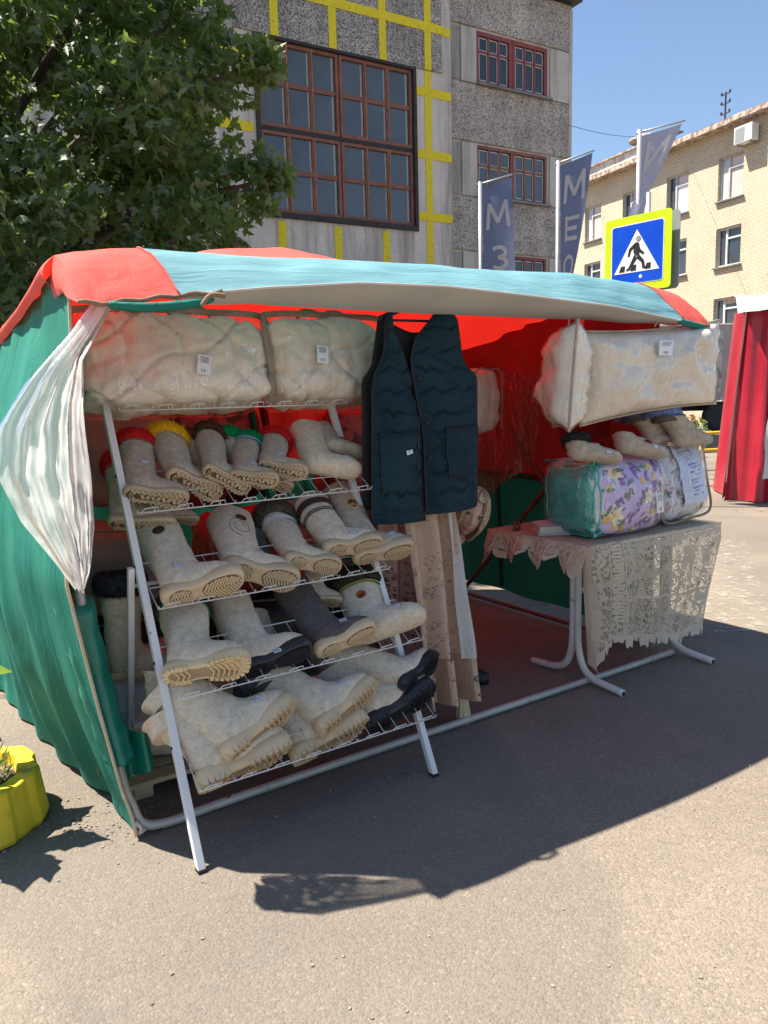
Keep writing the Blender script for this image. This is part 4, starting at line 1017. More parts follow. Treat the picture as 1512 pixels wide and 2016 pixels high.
# ------------------------------------------------------------------ lace
def lace_mat(name, c1, c2, sc=1.0, dens=.5):
    m, nt, out, obj = newmat(name)
    sp = nd(nt, 'ShaderNodeSeparateXYZ', {0: obj}); cb = nd(nt, 'ShaderNodeCombineXYZ')
    nt.links.new(math_(nt, 'ADD', sp.outputs[0], math_(nt, 'MULTIPLY', sp.outputs[1], .9)), cb.inputs[0]); nt.links.new(sp.outputs[2], cb.inputs[1])
    nt.links.new(math_(nt, 'MULTIPLY', sp.outputs[1], .35), cb.inputs[2])
    p = cb.outputs[0]
    net = nd(nt, 'ShaderNodeTexVoronoi', {'Vector': p, 'Scale': 150 * sc, 'Randomness': .35}, feature='DISTANCE_TO_EDGE').outputs[0]
    netm = ramp(nt, net, [(.115, 1.0), (.18, 0.0)])
    mot = tnoise(nt, p, 17 * sc, 2, .4, 2.6)                                     # swirling solid motifs
    motm = ramp(nt, math_(nt, 'ABSOLUTE', math_(nt, 'SUBTRACT', mot, .5)), [(.055 * dens * 2, 1.0), (.075 * dens * 2, 0.0)])
    fl = nd(nt, 'ShaderNodeTexVoronoi', {'Vector': p, 'Scale': 9 * sc, 'Randomness': .6}).outputs['Distance']
    flm = ramp(nt, fl, [(.20, 1.0), (.24, 0.0), (.34, 0.0), (.37, 1.0), (.42, 0.0)])
    al = math_(nt, 'MAXIMUM', math_(nt, 'MAXIMUM', netm, motm), flm)
    base = ramp(nt, tnoise(nt, p, 40, 3), [(.3, c1), (.7, c2)])
    nrm = bump(nt, al, .4, .004)
    b = nd(nt, 'ShaderNodeBsdfPrincipled', {'Base Color': base, 'Roughness': .8, 'Specular IOR Level': .2, 'Normal': nrm})
    tl = nd(nt, 'ShaderNodeBsdfTranslucent', {0: c4(c2)})
    bt = nd(nt, 'ShaderNodeMixShader', {0: .35, 1: b.outputs[0], 2: tl.outputs[0]})
    tr_ = nd(nt, 'ShaderNodeBsdfTransparent')
    mx = nd(nt, 'ShaderNodeMixShader', {0: al, 1: tr_.outputs[0], 2: bt.outputs[0]})
    nt.links.new(mx.outputs[0], out.inputs[0]); return m
lace_m = lace_mat('ecru_lace', (.68, .58, .44), (.78, .68, .53), dens=.52)
lace_t = cloth('solid_lace_tape', (.72, .62, .48), (.80, .70, .56), trans=.3, wr=.3, wsc=(60, 60, 60))
tc_ = thing('lace_tablecloth', 'ecru lace cloth hanging deep over the front of the table', 'tablecloth', SM)
def cl_top(s, t): return Vector((lerp(2.19, 3.275, s), lerp(-.085, .62, t), .7545 + .002 * math.sin(s * 40) * math.sin(t * 30)))
MB().sheet(cl_top, 30, 20).build('top_cloth', lace_m, tc_, smooth=True)
BOT = [(0, .16), (.06, .20), (.10, .26), (.3, .245), (.55, .185), (.8, .17), (.93, .19), (1, .24)]
def cl_front(s, t):
    zb = curve(BOT, s)[0]; z = lerp(.755, zb, t)
    u_ = lerp(2.20, 3.30, s) + lerp(0, lerp(.045, -.20, s), t) + .0 * t
    v_ = -.09 - .025 * min(1, t * 6) - .022 * math.sin(s * 27 + 1.2) * t - .02 * math.sin(s * 9) * t
    if s < .10: v_ += (.10 - s) * 1.1 * math.sin(min(1, t * 1.4) * 2.2) * .5
    return Vector((u_, v_, z))
MB().sheet(cl_front, 90, 44).build('front_drop', lace_m, tc_, smooth=True)
def scallops(fn, n, w, h, nm, ph=0):
    """row of pointed lace tongues along the lower edge"""
    mb = MB()
    for k in range(n):
        s0 = (k + .5) / n; hh = h * (1 + .45 * math.sin(k * 2.4 + ph)); ol = []
        c = fn(s0)
        for j in range(11):
            a = math.pi * j / 10; ol.append((s0 + w * math.cos(a), -hh * math.sin(a) ** .8 * (.75 + .25 * math.sin(a * 3))))
        pts = [fn(max(0, min(1, q))) + Vector((0, -.002, dz)) for q, dz in ol]
        mb.poly([fn(max(0, min(1, s0 + w))) + Vector((0, 0, .006)), *pts, fn(max(0, min(1, s0 - w))) + Vector((0, 0, .006))])
    mb.build(nm, lace_t, tc_)
scallops(lambda s: cl_front(s, 1.0), 15, .030, .048, 'scalloped_edge')
MB().sheet(lambda s, t: cl_front(s, lerp(.955, 1.0, t)) + Vector((0, -.0015, 0)), 90, 3).build('edge_tape', lace_t, tc_, smooth=True)
# serpentine tape running down beside the front corner
def serp(a0, w, z0, z1, n, nm):
    mb = MB(); P_ = []
    for k in range(n * 16 + 1):
        t = k / (n * 16); ph = t * n * 2 * math.pi
        tt = lerp(z0, z1, t + .018 * math.sin(ph * 2) / n * 3)
        s = a0 + w * sg(math.cos(ph), .6)
        P_.append(cl_front(s, max(0, min(1, tt))) + Vector((0, -.004, 0)))
    for i in range(len(P_) - 1):
        d = (P_[i + 1] - P_[i]); d = d.normalized() if d.length > 1e-6 else Vector((0, 0, 1))
        side = d.cross(Vector((0, 1, 0))).normalized() * .0055
        mb.poly([P_[i] - side, P_[i] + side, P_[i + 1] + side, P_[i + 1] - side])
    mb.build(nm, lace_t, tc_)
serp(.165, .036, .02, .82, 11, 'serpentine_tape')
for s_ in (.115, .215):
    MB().sheet(lambda s, t: cl_front(s_ + (s - .5) * .008, lerp(0.01, .9, t)) + Vector((0, -.003, 0)), 1, 30).build('border_tape', lace_t, tc_)
for t_, nm in ((.60, 'border_tape'), (.02, 'border_tape')):
    MB().sheet(lambda s, t: cl_front(lerp(.22, 1, s), t_ + (t - .5) * .022) + Vector((0, -.003, 0)), 60, 1).build(nm, lace_t, tc_)
# loops between the bands
lp = MB()
for k in range(13):
    s0 = lerp(.24, .62, k / 12)
    pts = [cl_front(s0 + .013 * math.cos(a), .655 + .045 * math.sin(a)) + Vector((0, -.004, 0)) for a in [j * math.pi * 2 / 18 for j in range(18)]]
    lp.tube(pts, .003, 4, closed=True)
lp.build('loop_tape', lace_t, tc_)
star_m = pbr('tan_star_motif', (.36, .22, .14), (.42, .27, .17), sc=20, rough=.9)
for s_, t_ in ((.78, .12), (.80, .38), (.86, .55), (.40, .22), (.33, .8), (.55, .83), (.75, .70), (.92, .20)):
    mb = MB(); c = cl_front(s_, t_)
    pts = [cl_front(s_ + (.016 if j % 2 == 0 else .006) * math.cos(j * math.pi / 5), t_ + (.030 if j % 2 == 0 else .011) * math.sin(j * math.pi / 5)) + Vector((0, -.004, 0)) for j in range(10)]
    mb.poly(pts); mb.build('star_motif', star_m, tc_)
# short left-hand drop with scallops
def cl_left(s, t):
    v_ = lerp(-.09, .63, s); d = .095 + .03 * math.sin(s * 19) + .10 * max(0, s - .82) / .18
    return Vector((2.188 - .03 * t - .022 * math.sin(s * 22) * t, v_ + .02 * t * math.sin(s * 7), .755 - d * t))
MB().sheet(cl_left, 70, 14).build('side_drop', lace_m, tc_, smooth=True)
def scl(n):
    mb = MB()
    for k in range(n):
        s0 = (k + .5) / n
        pts = [cl_left(max(0, min(1, s0 + .05 * math.cos(math.pi * j / 10))), 1) + Vector((-.002, 0, -(.035 + .015 * math.sin(k * 2.1)) * math.sin(math.pi * j / 10) ** .7)) for j in range(11)]
        mb.poly([cl_left(min(1, s0 + .05), 1) + Vector((-.002, 0, .008)), *pts, cl_left(max(0, s0 - .05), 1) + Vector((-.002, 0, .008))])
    mb.build('scalloped_edge', lace_t, tc_)
scl(9)
sp_ = MB(); P_ = []
for k in range(161):
    s = k / 160; ph = s * 9 * 2 * math.pi
    P_.append(cl_left(s, .55 + .32 * sg(math.sin(ph), .6)) + Vector((-.004, 0, 0)))
for i in range(160):
    d = (P_[i + 1] - P_[i]).normalized(); side = d.cross(Vector((1, 0, 0))).normalized() * .006
    sp_.poly([P_[i] - side, P_[i] + side, P_[i + 1] + side, P_[i + 1] - side])
sp_.build('serpentine_tape', lace_t, tc_)
# hanging corner frill at the front left
def corner(s, t):
    u_ = 2.20 - .05 * s * math.sin(t * 9) * .6 - .03 * s + .06 * t; z = lerp(.75, .13, t) + .03 * math.sin(t * 25) * s
    return Vector((u_, -.10 + .06 * (1 - s) - .05 * s, z))
MB().sheet(corner, 6, 50).build('corner_frill', lace_t, tc_, smooth=True)
# ------------------------------------------------------------------ felt boots
def felt_mat(name, a, b, sp):
    m, nt, out, obj = newmat(name)
    n1 = tnoise(nt, obj, 24, 7, .8); n2 = tnoise(nt, obj, 75, 4, .75); n3 = tnoise(nt, mapping(nt, obj, (1, 1, 1), (3, 1, 2)), 42, 5, .7, .8)
    base = ramp(nt, n1, [(.36, a), (.64, b)])
    base = mixc(nt, ramp(nt, n2, [(.54, 0.0), (.72, .6)]), base, sp)
    base = mixc(nt, ramp(nt, n3, [(.62, 0.0), (.72, .55)]), base, tuple(min(1, q * 1.25) for q in b))
    nr = bump(nt, n2, .3, .004); nr = bump(nt, n1, .5, .012, nr)
    bb = nd(nt, 'ShaderNodeBsdfPrincipled', {'Base Color': base, 'Roughness': .95, 'Specular IOR Level': .12, 'Sheen Weight': .06, 'Sheen Roughness': .5, 'Normal': nr})
    nt.links.new(bb.outputs[0], out.inputs[0]); return m
FELT = {'cream': felt_mat('cream_felt', (.56, .465, .34), (.76, .655, .505), (.25, .19, .125)),
        'grey': felt_mat('oat_grey_felt', (.36, .30, .23), (.55, .47, .37), (.15, .12, .09)),
        'dark': felt_mat('charcoal_felt', (.085, .072, .065), (.13, .11, .098), (.22, .19, .17)),
        'lining': felt_mat('dark_boot_lining', (.10, .08, .06), (.14, .11, .09), (.05, .04, .03))}
RUB = {'tan': pbr('tan_moulded_rubber', (.56, .415, .245), (.64, .485, .30), sc=5, rough=.42, bsc=60, bst=.12),
       'sand': pbr('sand_moulded_rubber', (.47, .355, .215), (.54, .42, .27), sc=5, rough=.45, bsc=60, bst=.12),
       'cream': pbr('cream_moulded_rubber', (.64, .49, .27), (.72, .56, .33), sc=5, rough=.42, bsc=60, bst=.12),
       'black': pbr('black_moulded_rubber', (.010, .011, .014), (.022, .023, .027), sc=5, rough=.38, bsc=60, bst=.15)}
PAD = {'tan': pbr('brown_tread_groove', (.085, .05, .026), (.12, .075, .04), sc=20, rough=.8), 'black': pbr('black_tread_groove', (.006, .006, .007), rough=.7)}
PAD['sand'] = PAD['cream'] = PAD['tan']
PADC = pbr('tan_sole_groove', (.30, .21, .12), (.36, .26, .15), sc=12, rough=.7)
def fur_mat(n, a, b): return pbr(n, a, b, sc=60, rough=.85, spec=.08)
FUR = {'red': fur_mat('red_fur', (.42, .008, .012), (.60, .02, .02)), 'yellow': fur_mat('yellow_fur', (.62, .30, .008), (.78, .42, .015)),
       'brown': fur_mat('brown_fur', (.045, .022, .012), (.10, .05, .028)), 'green': fur_mat('green_fur', (.006, .16, .055), (.012, .26, .09)),
       'taupe': fur_mat('taupe_fur', (.055, .042, .03), (.115, .09, .065)), 'black': fur_mat('black_fur', (.012, .013, .016), (.04, .043, .05)),
       'slate': fur_mat('slate_fur', (.05, .055, .075), (.12, .125, .15)), 'umber': fur_mat('umber_fur', (.022, .017, .012), (.06, .047, .033)),
       'blue': fur_mat('blue_fur', (.08, .13, .34), (.19, .26, .50))}
TRM = {k: pbr('trim_' + k, c, tuple(q * 1.2 for q in c), sc=80, rough=.8) for k, c in dict(gold=(.55, .36, .10), red=(.35, .012, .015), blue=(.06, .18, .50), white=(.66, .66, .66), green=(.02, .20, .09), dgreen=(.008, .10, .05), dark=(.025, .014, .014), maroon=(.045, .018, .022), yellow=(.68, .42, .02), lime=(.30, .40, .10), teal=(.05, .3, .25)).items()}
paper = pbr('price_tag_paper', (.72, .74, .80), (.80, .81, .84), sc=12, rough=.5)
ink = pbr('blue_marker_ink', (.01, .015, .12), rough=.6)
ST = [(.284, .058, .284, .062, .006), (.280, .032, .270, .086, .031), (.255, .020, .240, .102, .047), (.205, .017, .208, .112, .052), (.145, .017, .186, .120, .050), (.085, .017, .168, .129, .049),
      (.035, .019, .156, .140, .050), (.004, .040, .149, .152, .052), (-.003, .078, .146, .165, .054)]
OUTL = [(0, 0), (.012, .014), (.035, .023), (.08, .030), (.16, .0345), (.27, .034), (.38, .0295), (.48, .0315), (.58, .039), (.68, .0455), (.78, .048), (.86, .0445), (.92, .037), (.96, .0275), (.985, .016), (1, 0)]
def price_tag(parent, M_, txt, s=1.0):
    t = MB().box((0, 0, 0), (.031 * s, .0012, .021 * s)).build('price_tag', paper, parent); t.matrix_basis = M_
    q = MB()
    for a, b in (((0, .0098), (.031, .0014)), ((0, -.0098), (.031, .0014)), ((.0148, 0), (.0014, .021)), ((-.0148, 0), (.0014, .021))):
        q.box((a[0] * s, -.0009, a[1] * s), (b[0] * s, .0006, b[1] * s))
    q.build('tag_border', ink, t)
    vs_, fs_ = text_mesh(txt, .016 * s)
    MB().add([Vector((v_.x, -.0011, v_.y)) for v_ in vs_], fs_).build('tag_number', ink, t)
    return t

def make_boot(root, L, H, lean, felt='cream', sole='lug', rub='tan', fur=None, trim=(), fat=1.08, seed=0, slip=False, bands=(), flare=1.35):
    """root's frame: x heel to toe, z up the shaft, -y is the side that faces the street"""
    k = L / .29; rg_ = random.Random(seed)
    H = max(H, .105 * k if slip else .215 * k)
    sole_h = 0 if sole == 'none' else .0
    def shaft(z):
        f = max(0, (z - .16 * k) / max(.02, H - .16 * k))
        return (-.004 * k + lean * f - .010 * k * flare * f, (.145 + .016 * flare * f) * k + lean * f, (.054 + .014 * f * flare) * k * fat)
    def tilt(z): return .060 * k * max(0, min(1, 1 - (z - .16 * k) / max(.02, H - .16 * k))) ** 2
    stn = [tuple(q * k for q in s_[:4]) + (s_[4] * k * fat,) for s_ in ST]
    if slip:
        stn = [(a, b * .72, c_, d_ * .72, e) for a, b, c_, d_, e in stn[:7]] + [(.008 * k, .04 * k, .115 * k, .10 * k, .047 * k * fat), (.0, H, .10 * k, H * .92, .046 * k * fat)]
        zs = []
    else:
        n = 14; zs = [lerp(.16 * k, H, j / n) for j in range(1, n + 1)]
    rings = []; NS = 28
    def ring(ox, oz, ix, iz, w, sc=1.0, jit=0.0):
        cx, cz = (ox + ix) / 2, (oz + iz) / 2; ax, az = (ix - ox) / 2, (iz - oz) / 2
        out = []
        for j in range(NS):
            a = j * 2 * math.pi / NS
            c, s_ = sg(math.cos(a), .88), sg(math.sin(a), .88)
            out.append(Vector((cx + ax * c * sc, w * s_ * sc, cz + az * c * sc)))
        return out
    for s_ in stn: rings.append(ring(*s_))
    for z in zs:
        o, i, w = shaft(z); d = tilt(z)
        rings.append(ring(o, z - d, i, z, w))
    for r_ in rings[1:]:
        for p in r_:
            q = fbm((p.x + seed, p.y, p.z), 9.0, 2) * .006 - .004 * max(0, 1 - abs(fbm((p.x * .6 + seed * 2, p.y * .6, p.z * 1.6), 7.0, 1)) * 7)
            p.y *= 1 + q * 8; p.x += q; p.z += q * .5
    top = rings[-1]; c = sum(top, Vector()) / NS
    upper = MB()
    inner = [[c + (p - c) * .90 for p in top], [c + (p - c) * .86 + Vector((0, 0, -.05 * k)) for p in top]]
    upper.loft(rings, caps=False)
    upper.add(rings[0], [tuple(range(NS))])
    up_o = upper.build('upper', FELT[felt], root, smooth=True)
    MB().loft([top] + inner, caps=False).add([inner[1][j] for j in range(NS)], [tuple(range(NS))]).build('collar_lining', FELT['lining' if fur else felt], up_o, smooth=True)
    def topring(z, grow=1.0):
        o, i, w = (stn[-1][0], stn[-1][2], stn[-1][4]) if slip else shaft(z)
        g_ = (grow - 1) * (i - o) / 2; d = 0 if slip else tilt(z)
        return [Vector(((o + i) / 2 + ((i - o) / 2 + g_) * sg(math.cos(a), .88), (w + g_) * sg(math.sin(a), .88), z - d * (1 - sg(math.cos(a), .88)) / 2)) for a in [j * 2 * math.pi / 28 for j in range(28)]]
    zt = H - (.010 * k if fur else 0)
    for (cname, w_) in trim:               # stacked coloured braids below the cuff
        zt -= w_
        MB().loft([topring(zt, 1.05), topring(zt + w_ * .5, 1.085), topring(zt + w_, 1.05)], caps=False).build('trim_band', TRM[cname], root, smooth=True)
    for (z0, z1, cname) in bands:
        MB().loft([*[topring(lerp(z0, z1, q / 4), 1.055) for q in range(5)]], caps=False).build('trim_band', TRM[cname], root, smooth=True)
    if fur:
        fname, fh, ft = fur
        ring_c = topring(H + fh * .3, 1.0); cc = sum(ring_c, Vector()) / 28
        tube = [[Vector((cc.x, cc.y, p.z)) + (Vector((p.x, p.y, p.z)) - Vector((cc.x, cc.y, p.z))) * 1.0 + ((p - cc).normalized() * ft * math.cos(b) + Vector((0, 0, fh * .62 * math.sin(b)))) for b in [j * 2 * math.pi / 10 for j in range(10)]] for p in ring_c]
        fb = MB(); fb.loft(tube, caps=False, wrap=True)
        cuff = fb.build('fur_cuff', FUR[fname], root, smooth=True)
        hair = MB(); nh = 1500
        for _ in range(nh):
            i = rg_.randrange(28); j = rg_.randrange(10); f1 = rg_.random()
            p = tube[i][j].lerp(tube[(i + 1) % 28][j], f1).lerp(tube[i][(j + 1) % 10], rg_.random())
            cen = ring_c[i].lerp(ring_c[(i + 1) % 28], f1)
            d = ((p - cen).normalized() + Vector((rg_.gauss(0, .35), rg_.gauss(0, .35), rg_.gauss(0, .3)))).normalized()
            s_ = d.cross(Vector((rg_.gauss(0, 1), rg_.gauss(0, 1), rg_.gauss(0, 1)))).normalized() * .0012
            l = rg_.uniform(.006, .013) * (1.2 if ft > .012 else .8)
            hair.add([p - s_, p + s_, p + d * l + Vector((0, 0, -.002))], [(0, 1, 2)])
        hair.build('fur_hair', FUR[fname], cuff, kind='stuff', recalc=False)
    # ---- moulded sole
    if sole != 'none' and not slip:
        Lr = L * 1.015
        def ol(grow, z, inset=0.0):
            pts = []
            xs_ = [q[0] for q in OUTL]
            for sgn_ in (1, -1):
                seq = OUTL if sgn_ == 1 else OUTL[-2:0:-1]
                for xf, hw in seq:
                    x = xf * Lr - .006 * k; y = hw * k * fat
                    cx = .5 * L
                    toe = max(0, xf - .72) / .28; tz = .016 * k * toe ** 2
                    gx = 1 + grow / (L * .5); pts.append(Vector((cx + (x - cx) * gx, sgn_ * max(0, y + grow * (1 if hw > 0 else 0)), z + tz)))
            return pts
        hs = {'lug': .036, 'herring': .050, 'cleat': .047, 'galosh': .050}[sole] * k
        sl_ = MB(); sl_.loft([ol(-.005 * k, 0), ol(.002 * k, .004 * k), ol(.005 * k, hs * .45), ol(.0035 * k, hs * .92), ol(-.001 * k, hs)])
        so_ = sl_.build('sole', RUB[rub], root, smooth=False, bevel=0)
        so_.data.polygons.foreach_set('use_smooth', [len(p.vertices) == 4 for p in so_.data.polygons])
        def hwf(x):
            f = (x + .006 * k) / Lr
            return curve(OUTL, f)[0] * k * fat if 0 < f < 1 else 0
        def toez(x): return .016 * k * (max(0, x / Lr - .72) / .28) ** 2
        tread = MB(); pads = MB()
        if sole == 'herring':
            for (xa, xb) in ((.07, .34), (.47, .955)):
                x0_, x1_ = xa * L, xb * L; cx = (x0_ + x1_) / 2; rx = (x1_ - x0_) / 2; ry = min(hwf(cx) * .93, .046 * k)
                pads.add([Vector((cx + rx * math.cos(a), ry * math.sin(a) * min(1, hwf(cx + rx * .98 * math.cos(a)) / ry * .98 + .15), -.0006 - (-toez(cx + rx * math.cos(a))))) for a in [j * 2 * math.pi / 24 for j in range(24)]], [tuple(range(24))])
                n = int((x1_ - x0_) / (.0125 * k))
                for j in range(n + 3):
                    xc = lerp(x0_ - .012 * k, x1_ + .01 * k, (j + .5) / (n + 3))
                    for s_ in (1, -1):
                        ys = [y for y in [q * .006 * k for q in range(0, 9)]]
                        ins = [y for y in ys if ((xc + y * .62 - cx) / rx) ** 2 + (y / ry) ** 2 < .97 and y < hwf(xc + y * .62) * .95]
                        if len(ins) < 2: continue
                        a_ = Vector((xc + ins[0] * .62, s_ * (ins[0] + .0005), -.0018 + toez(xc))); b_ = Vector((xc + ins[-1] * .62, s_ * ins[-1], -.0018 + toez(xc + ins[-1] * .62)))
                        tread.bar(a_, b_, .0068 * k, .0042)
        elif sole == 'lug':
            pads.add([p + Vector((0, 0, -.0004)) for p in ol(-.007 * k, 0)], [tuple(range(len(ol(0, 0))))])
            n = 11
            for j in range(n):
                xf = lerp(.10, .93, j / (n - 1)); x = xf * L; hw = hwf(x)
                for s_ in (1, -1):
                    if hw < .012 * k: continue
                    a_ = Vector((x - .010 * k, s_ * hw * .98, -.003 + toez(x))); b_ = Vector((x + .012 * k, s_ * hw * .42, -.003 + toez(x)))
                    tread.bar(a_, b_, .0095 * k, .007 * k)
                    if j < n - 1:
                        a_ = Vector((x + .008 * k, s_ * hw * .90, -.0025 + toez(x))); b_ = Vector((x + .022 * k, s_ * hw * .50, -.0025 + toez(x)))
                        tread.bar(a_, b_, .0045 * k, .006 * k)
                if 1 < j < n - 1:
                    c_ = Vector((x, 0, -.0025 + toez(x))); tread.box(c_, (.015 * k, hw * .62, .006 * k), Matrix.Rotation(R(20 if j % 2 else -20), 3, 'Z'))
            for rr in (.022, .012):
                pts = [Vector((.045 * k + rr * 1.15 * k * math.cos(a), rr * k * 1.1 * math.sin(a), -.003)) for a in [math.pi / 2 + j * math.pi / 10 for j in range(11)]]
                for p, q in zip(pts, pts[1:]): tread.bar(p, q, .004 * k, .006 * k)
            for rr in (.034, .022, .011):
                pts = [Vector((.935 * L - .030 * k + rr * 1.1 * k * math.cos(a), rr * k * math.sin(a), -.003 + toez(.93 * L))) for a in [-math.pi / 2 + j * math.pi / 8 for j in range(9)]]
                for p, q in zip(pts, pts[1:]): tread.bar(p, q, .004 * k, .006 * k)
        elif sole in ('cleat', 'galosh'):
            O = ol(.004 * k, 0); n = len(O)
            pads.add([p + Vector((0, 0, -.0004)) for p in ol(-.012 * k, 0)], [tuple(range(n))])
            # blocks wrapping the edge of heel and forepart, walked at an even pitch
            per = []
            for a_, b_ in zip(O, O[1:] + O[:1]):
                m_ = max(1, int((b_ - a_).length / (.0035 * k)))
                per += [(a_.lerp(b_, q / m_), (b_ - a_).normalized()) for q in range(m_) if (b_ - a_).length > 1e-6]
            stp = int(.0165 / .0035) + 1
            for j in range(0, len(per), stp):
                p, d = per[j]; xf = p.x / L
                if .33 < xf < .48: continue
                y_ = Vector((-d.y, d.x, 0)); inw = (Vector((.5 * L if xf > .45 else .18 * L, 0, 0)) - Vector((p.x, p.y, 0))).normalized()
                rot = Matrix((d, inw - d * inw.dot(d), Vector((0, 0, 1)))).transposed()
                tread.box(p + inw * .0095 * k + Vector((0, 0, .009 * k)), (.0132 * k, .020 * k, .026 * k), rot)
            for (xa, xb) in ((.10, .30), (.52, .90)):
                m_ = 3 if xb < .4 else 6
                for j in range(m_):
                    x = lerp(xa, xb, (j + .5) / m_) * L; hw = hwf(x) * .55
                    pts = [Vector((x + .006 * k * math.cos(y / hw * 2.6), y, -.002 + toez(x))) for y in [lerp(-hw, hw, q / 6) for q in range(7)]]
                    for p, q in zip(pts, pts[1:]): tread.bar(p, q, .005 * k, .006 * k)
        if pads.f: pads.build('tread_base', PADC if sole == 'cleat' and rub != 'black' else PAD[rub], so_)
        if tread.f: tread.build('tread', RUB[rub], so_, kind='stuff')
        if sole == 'lug':            # fine notches round the foxing
            O = ol(.0052 * k, hs * .62); nt_ = MB()
            for a_, b_ in zip(O, O[1:]):
                m_ = max(1, int((b_ - a_).length / (.006 * k)))
                for q in range(m_):
                    p = a_.lerp(b_, q / m_); nt_.box(p, (.0022 * k, .0022 * k, hs * .42))
            nt_.build('foxing', RUB[rub], so_, kind='stuff')
    bvh = BVHTree.FromPolygons([tuple(q) for q in upper.v], upper.f)
    return bvh, k, H, shaft

def on_boot(root, bvh, x, z, ydir=-1, off=.001):
    """frame lying on the boot's street side at (x, z): x axis across, z up, -y outwards"""
    hit = bvh.ray_cast(Vector((x, ydir * .3, z)), Vector((0, -ydir, 0)))
    if hit[0] is None: return None
    loc, nrm = hit[0], hit[1]
    if nrm.y * ydir < 0: nrm = -nrm
    y = -nrm; zz = Vector((0, 0, 1)); zz = (zz - y * zz.dot(y)).normalized(); x_ = y.cross(zz)
    M_ = Matrix.Identity(4); p = loc + nrm * off
    for i in range(3): M_[i][0] = x_[i]; M_[i][1] = y[i]; M_[i][2] = zz[i]; M_[i][3] = p[i]
    return M_
def badge(root, M_, rx, rz, mat, rim=None, shape=None):
    if M_ is None: return
    b = MB(); n = 22
    ol_ = shape or [(rx * math.cos(a), rz * math.sin(a)) for a in [j * 2 * math.pi / n for j in range(n)]]
    b.prism(ol_, 0, .003, SX); o = b.build('badge', mat, root, bevel=.001); o.matrix_basis = M_
    if rim:
        q = MB(); q.tube([Vector((x * 1.04, -.002, z * 1.04)) for x, z in ol_], .0028, 5, closed=True); q.build('badge_rim', rim, o, smooth=True)
    return o
choc = pbr('chocolate_oval_badge', (.035, .014, .010), (.10, .045, .03), sc=40, rough=.25)
amber = pbr('amber_oval_badge', (.45, .16, .01), (.16, .03, .02), sc=30, rough=.25, lo=.42, hi=.55)
goldb = pbr('gold_and_plum_oval_badge', (.06, .025, .03), (.38, .24, .08), sc=28, rough=.3, lo=.48, hi=.56)
flower_m = pbr('crimson_felt_flower', (.20, .008, .018), (.26, .012, .025), sc=30, rough=.9)
rope_m = TRM['gold']
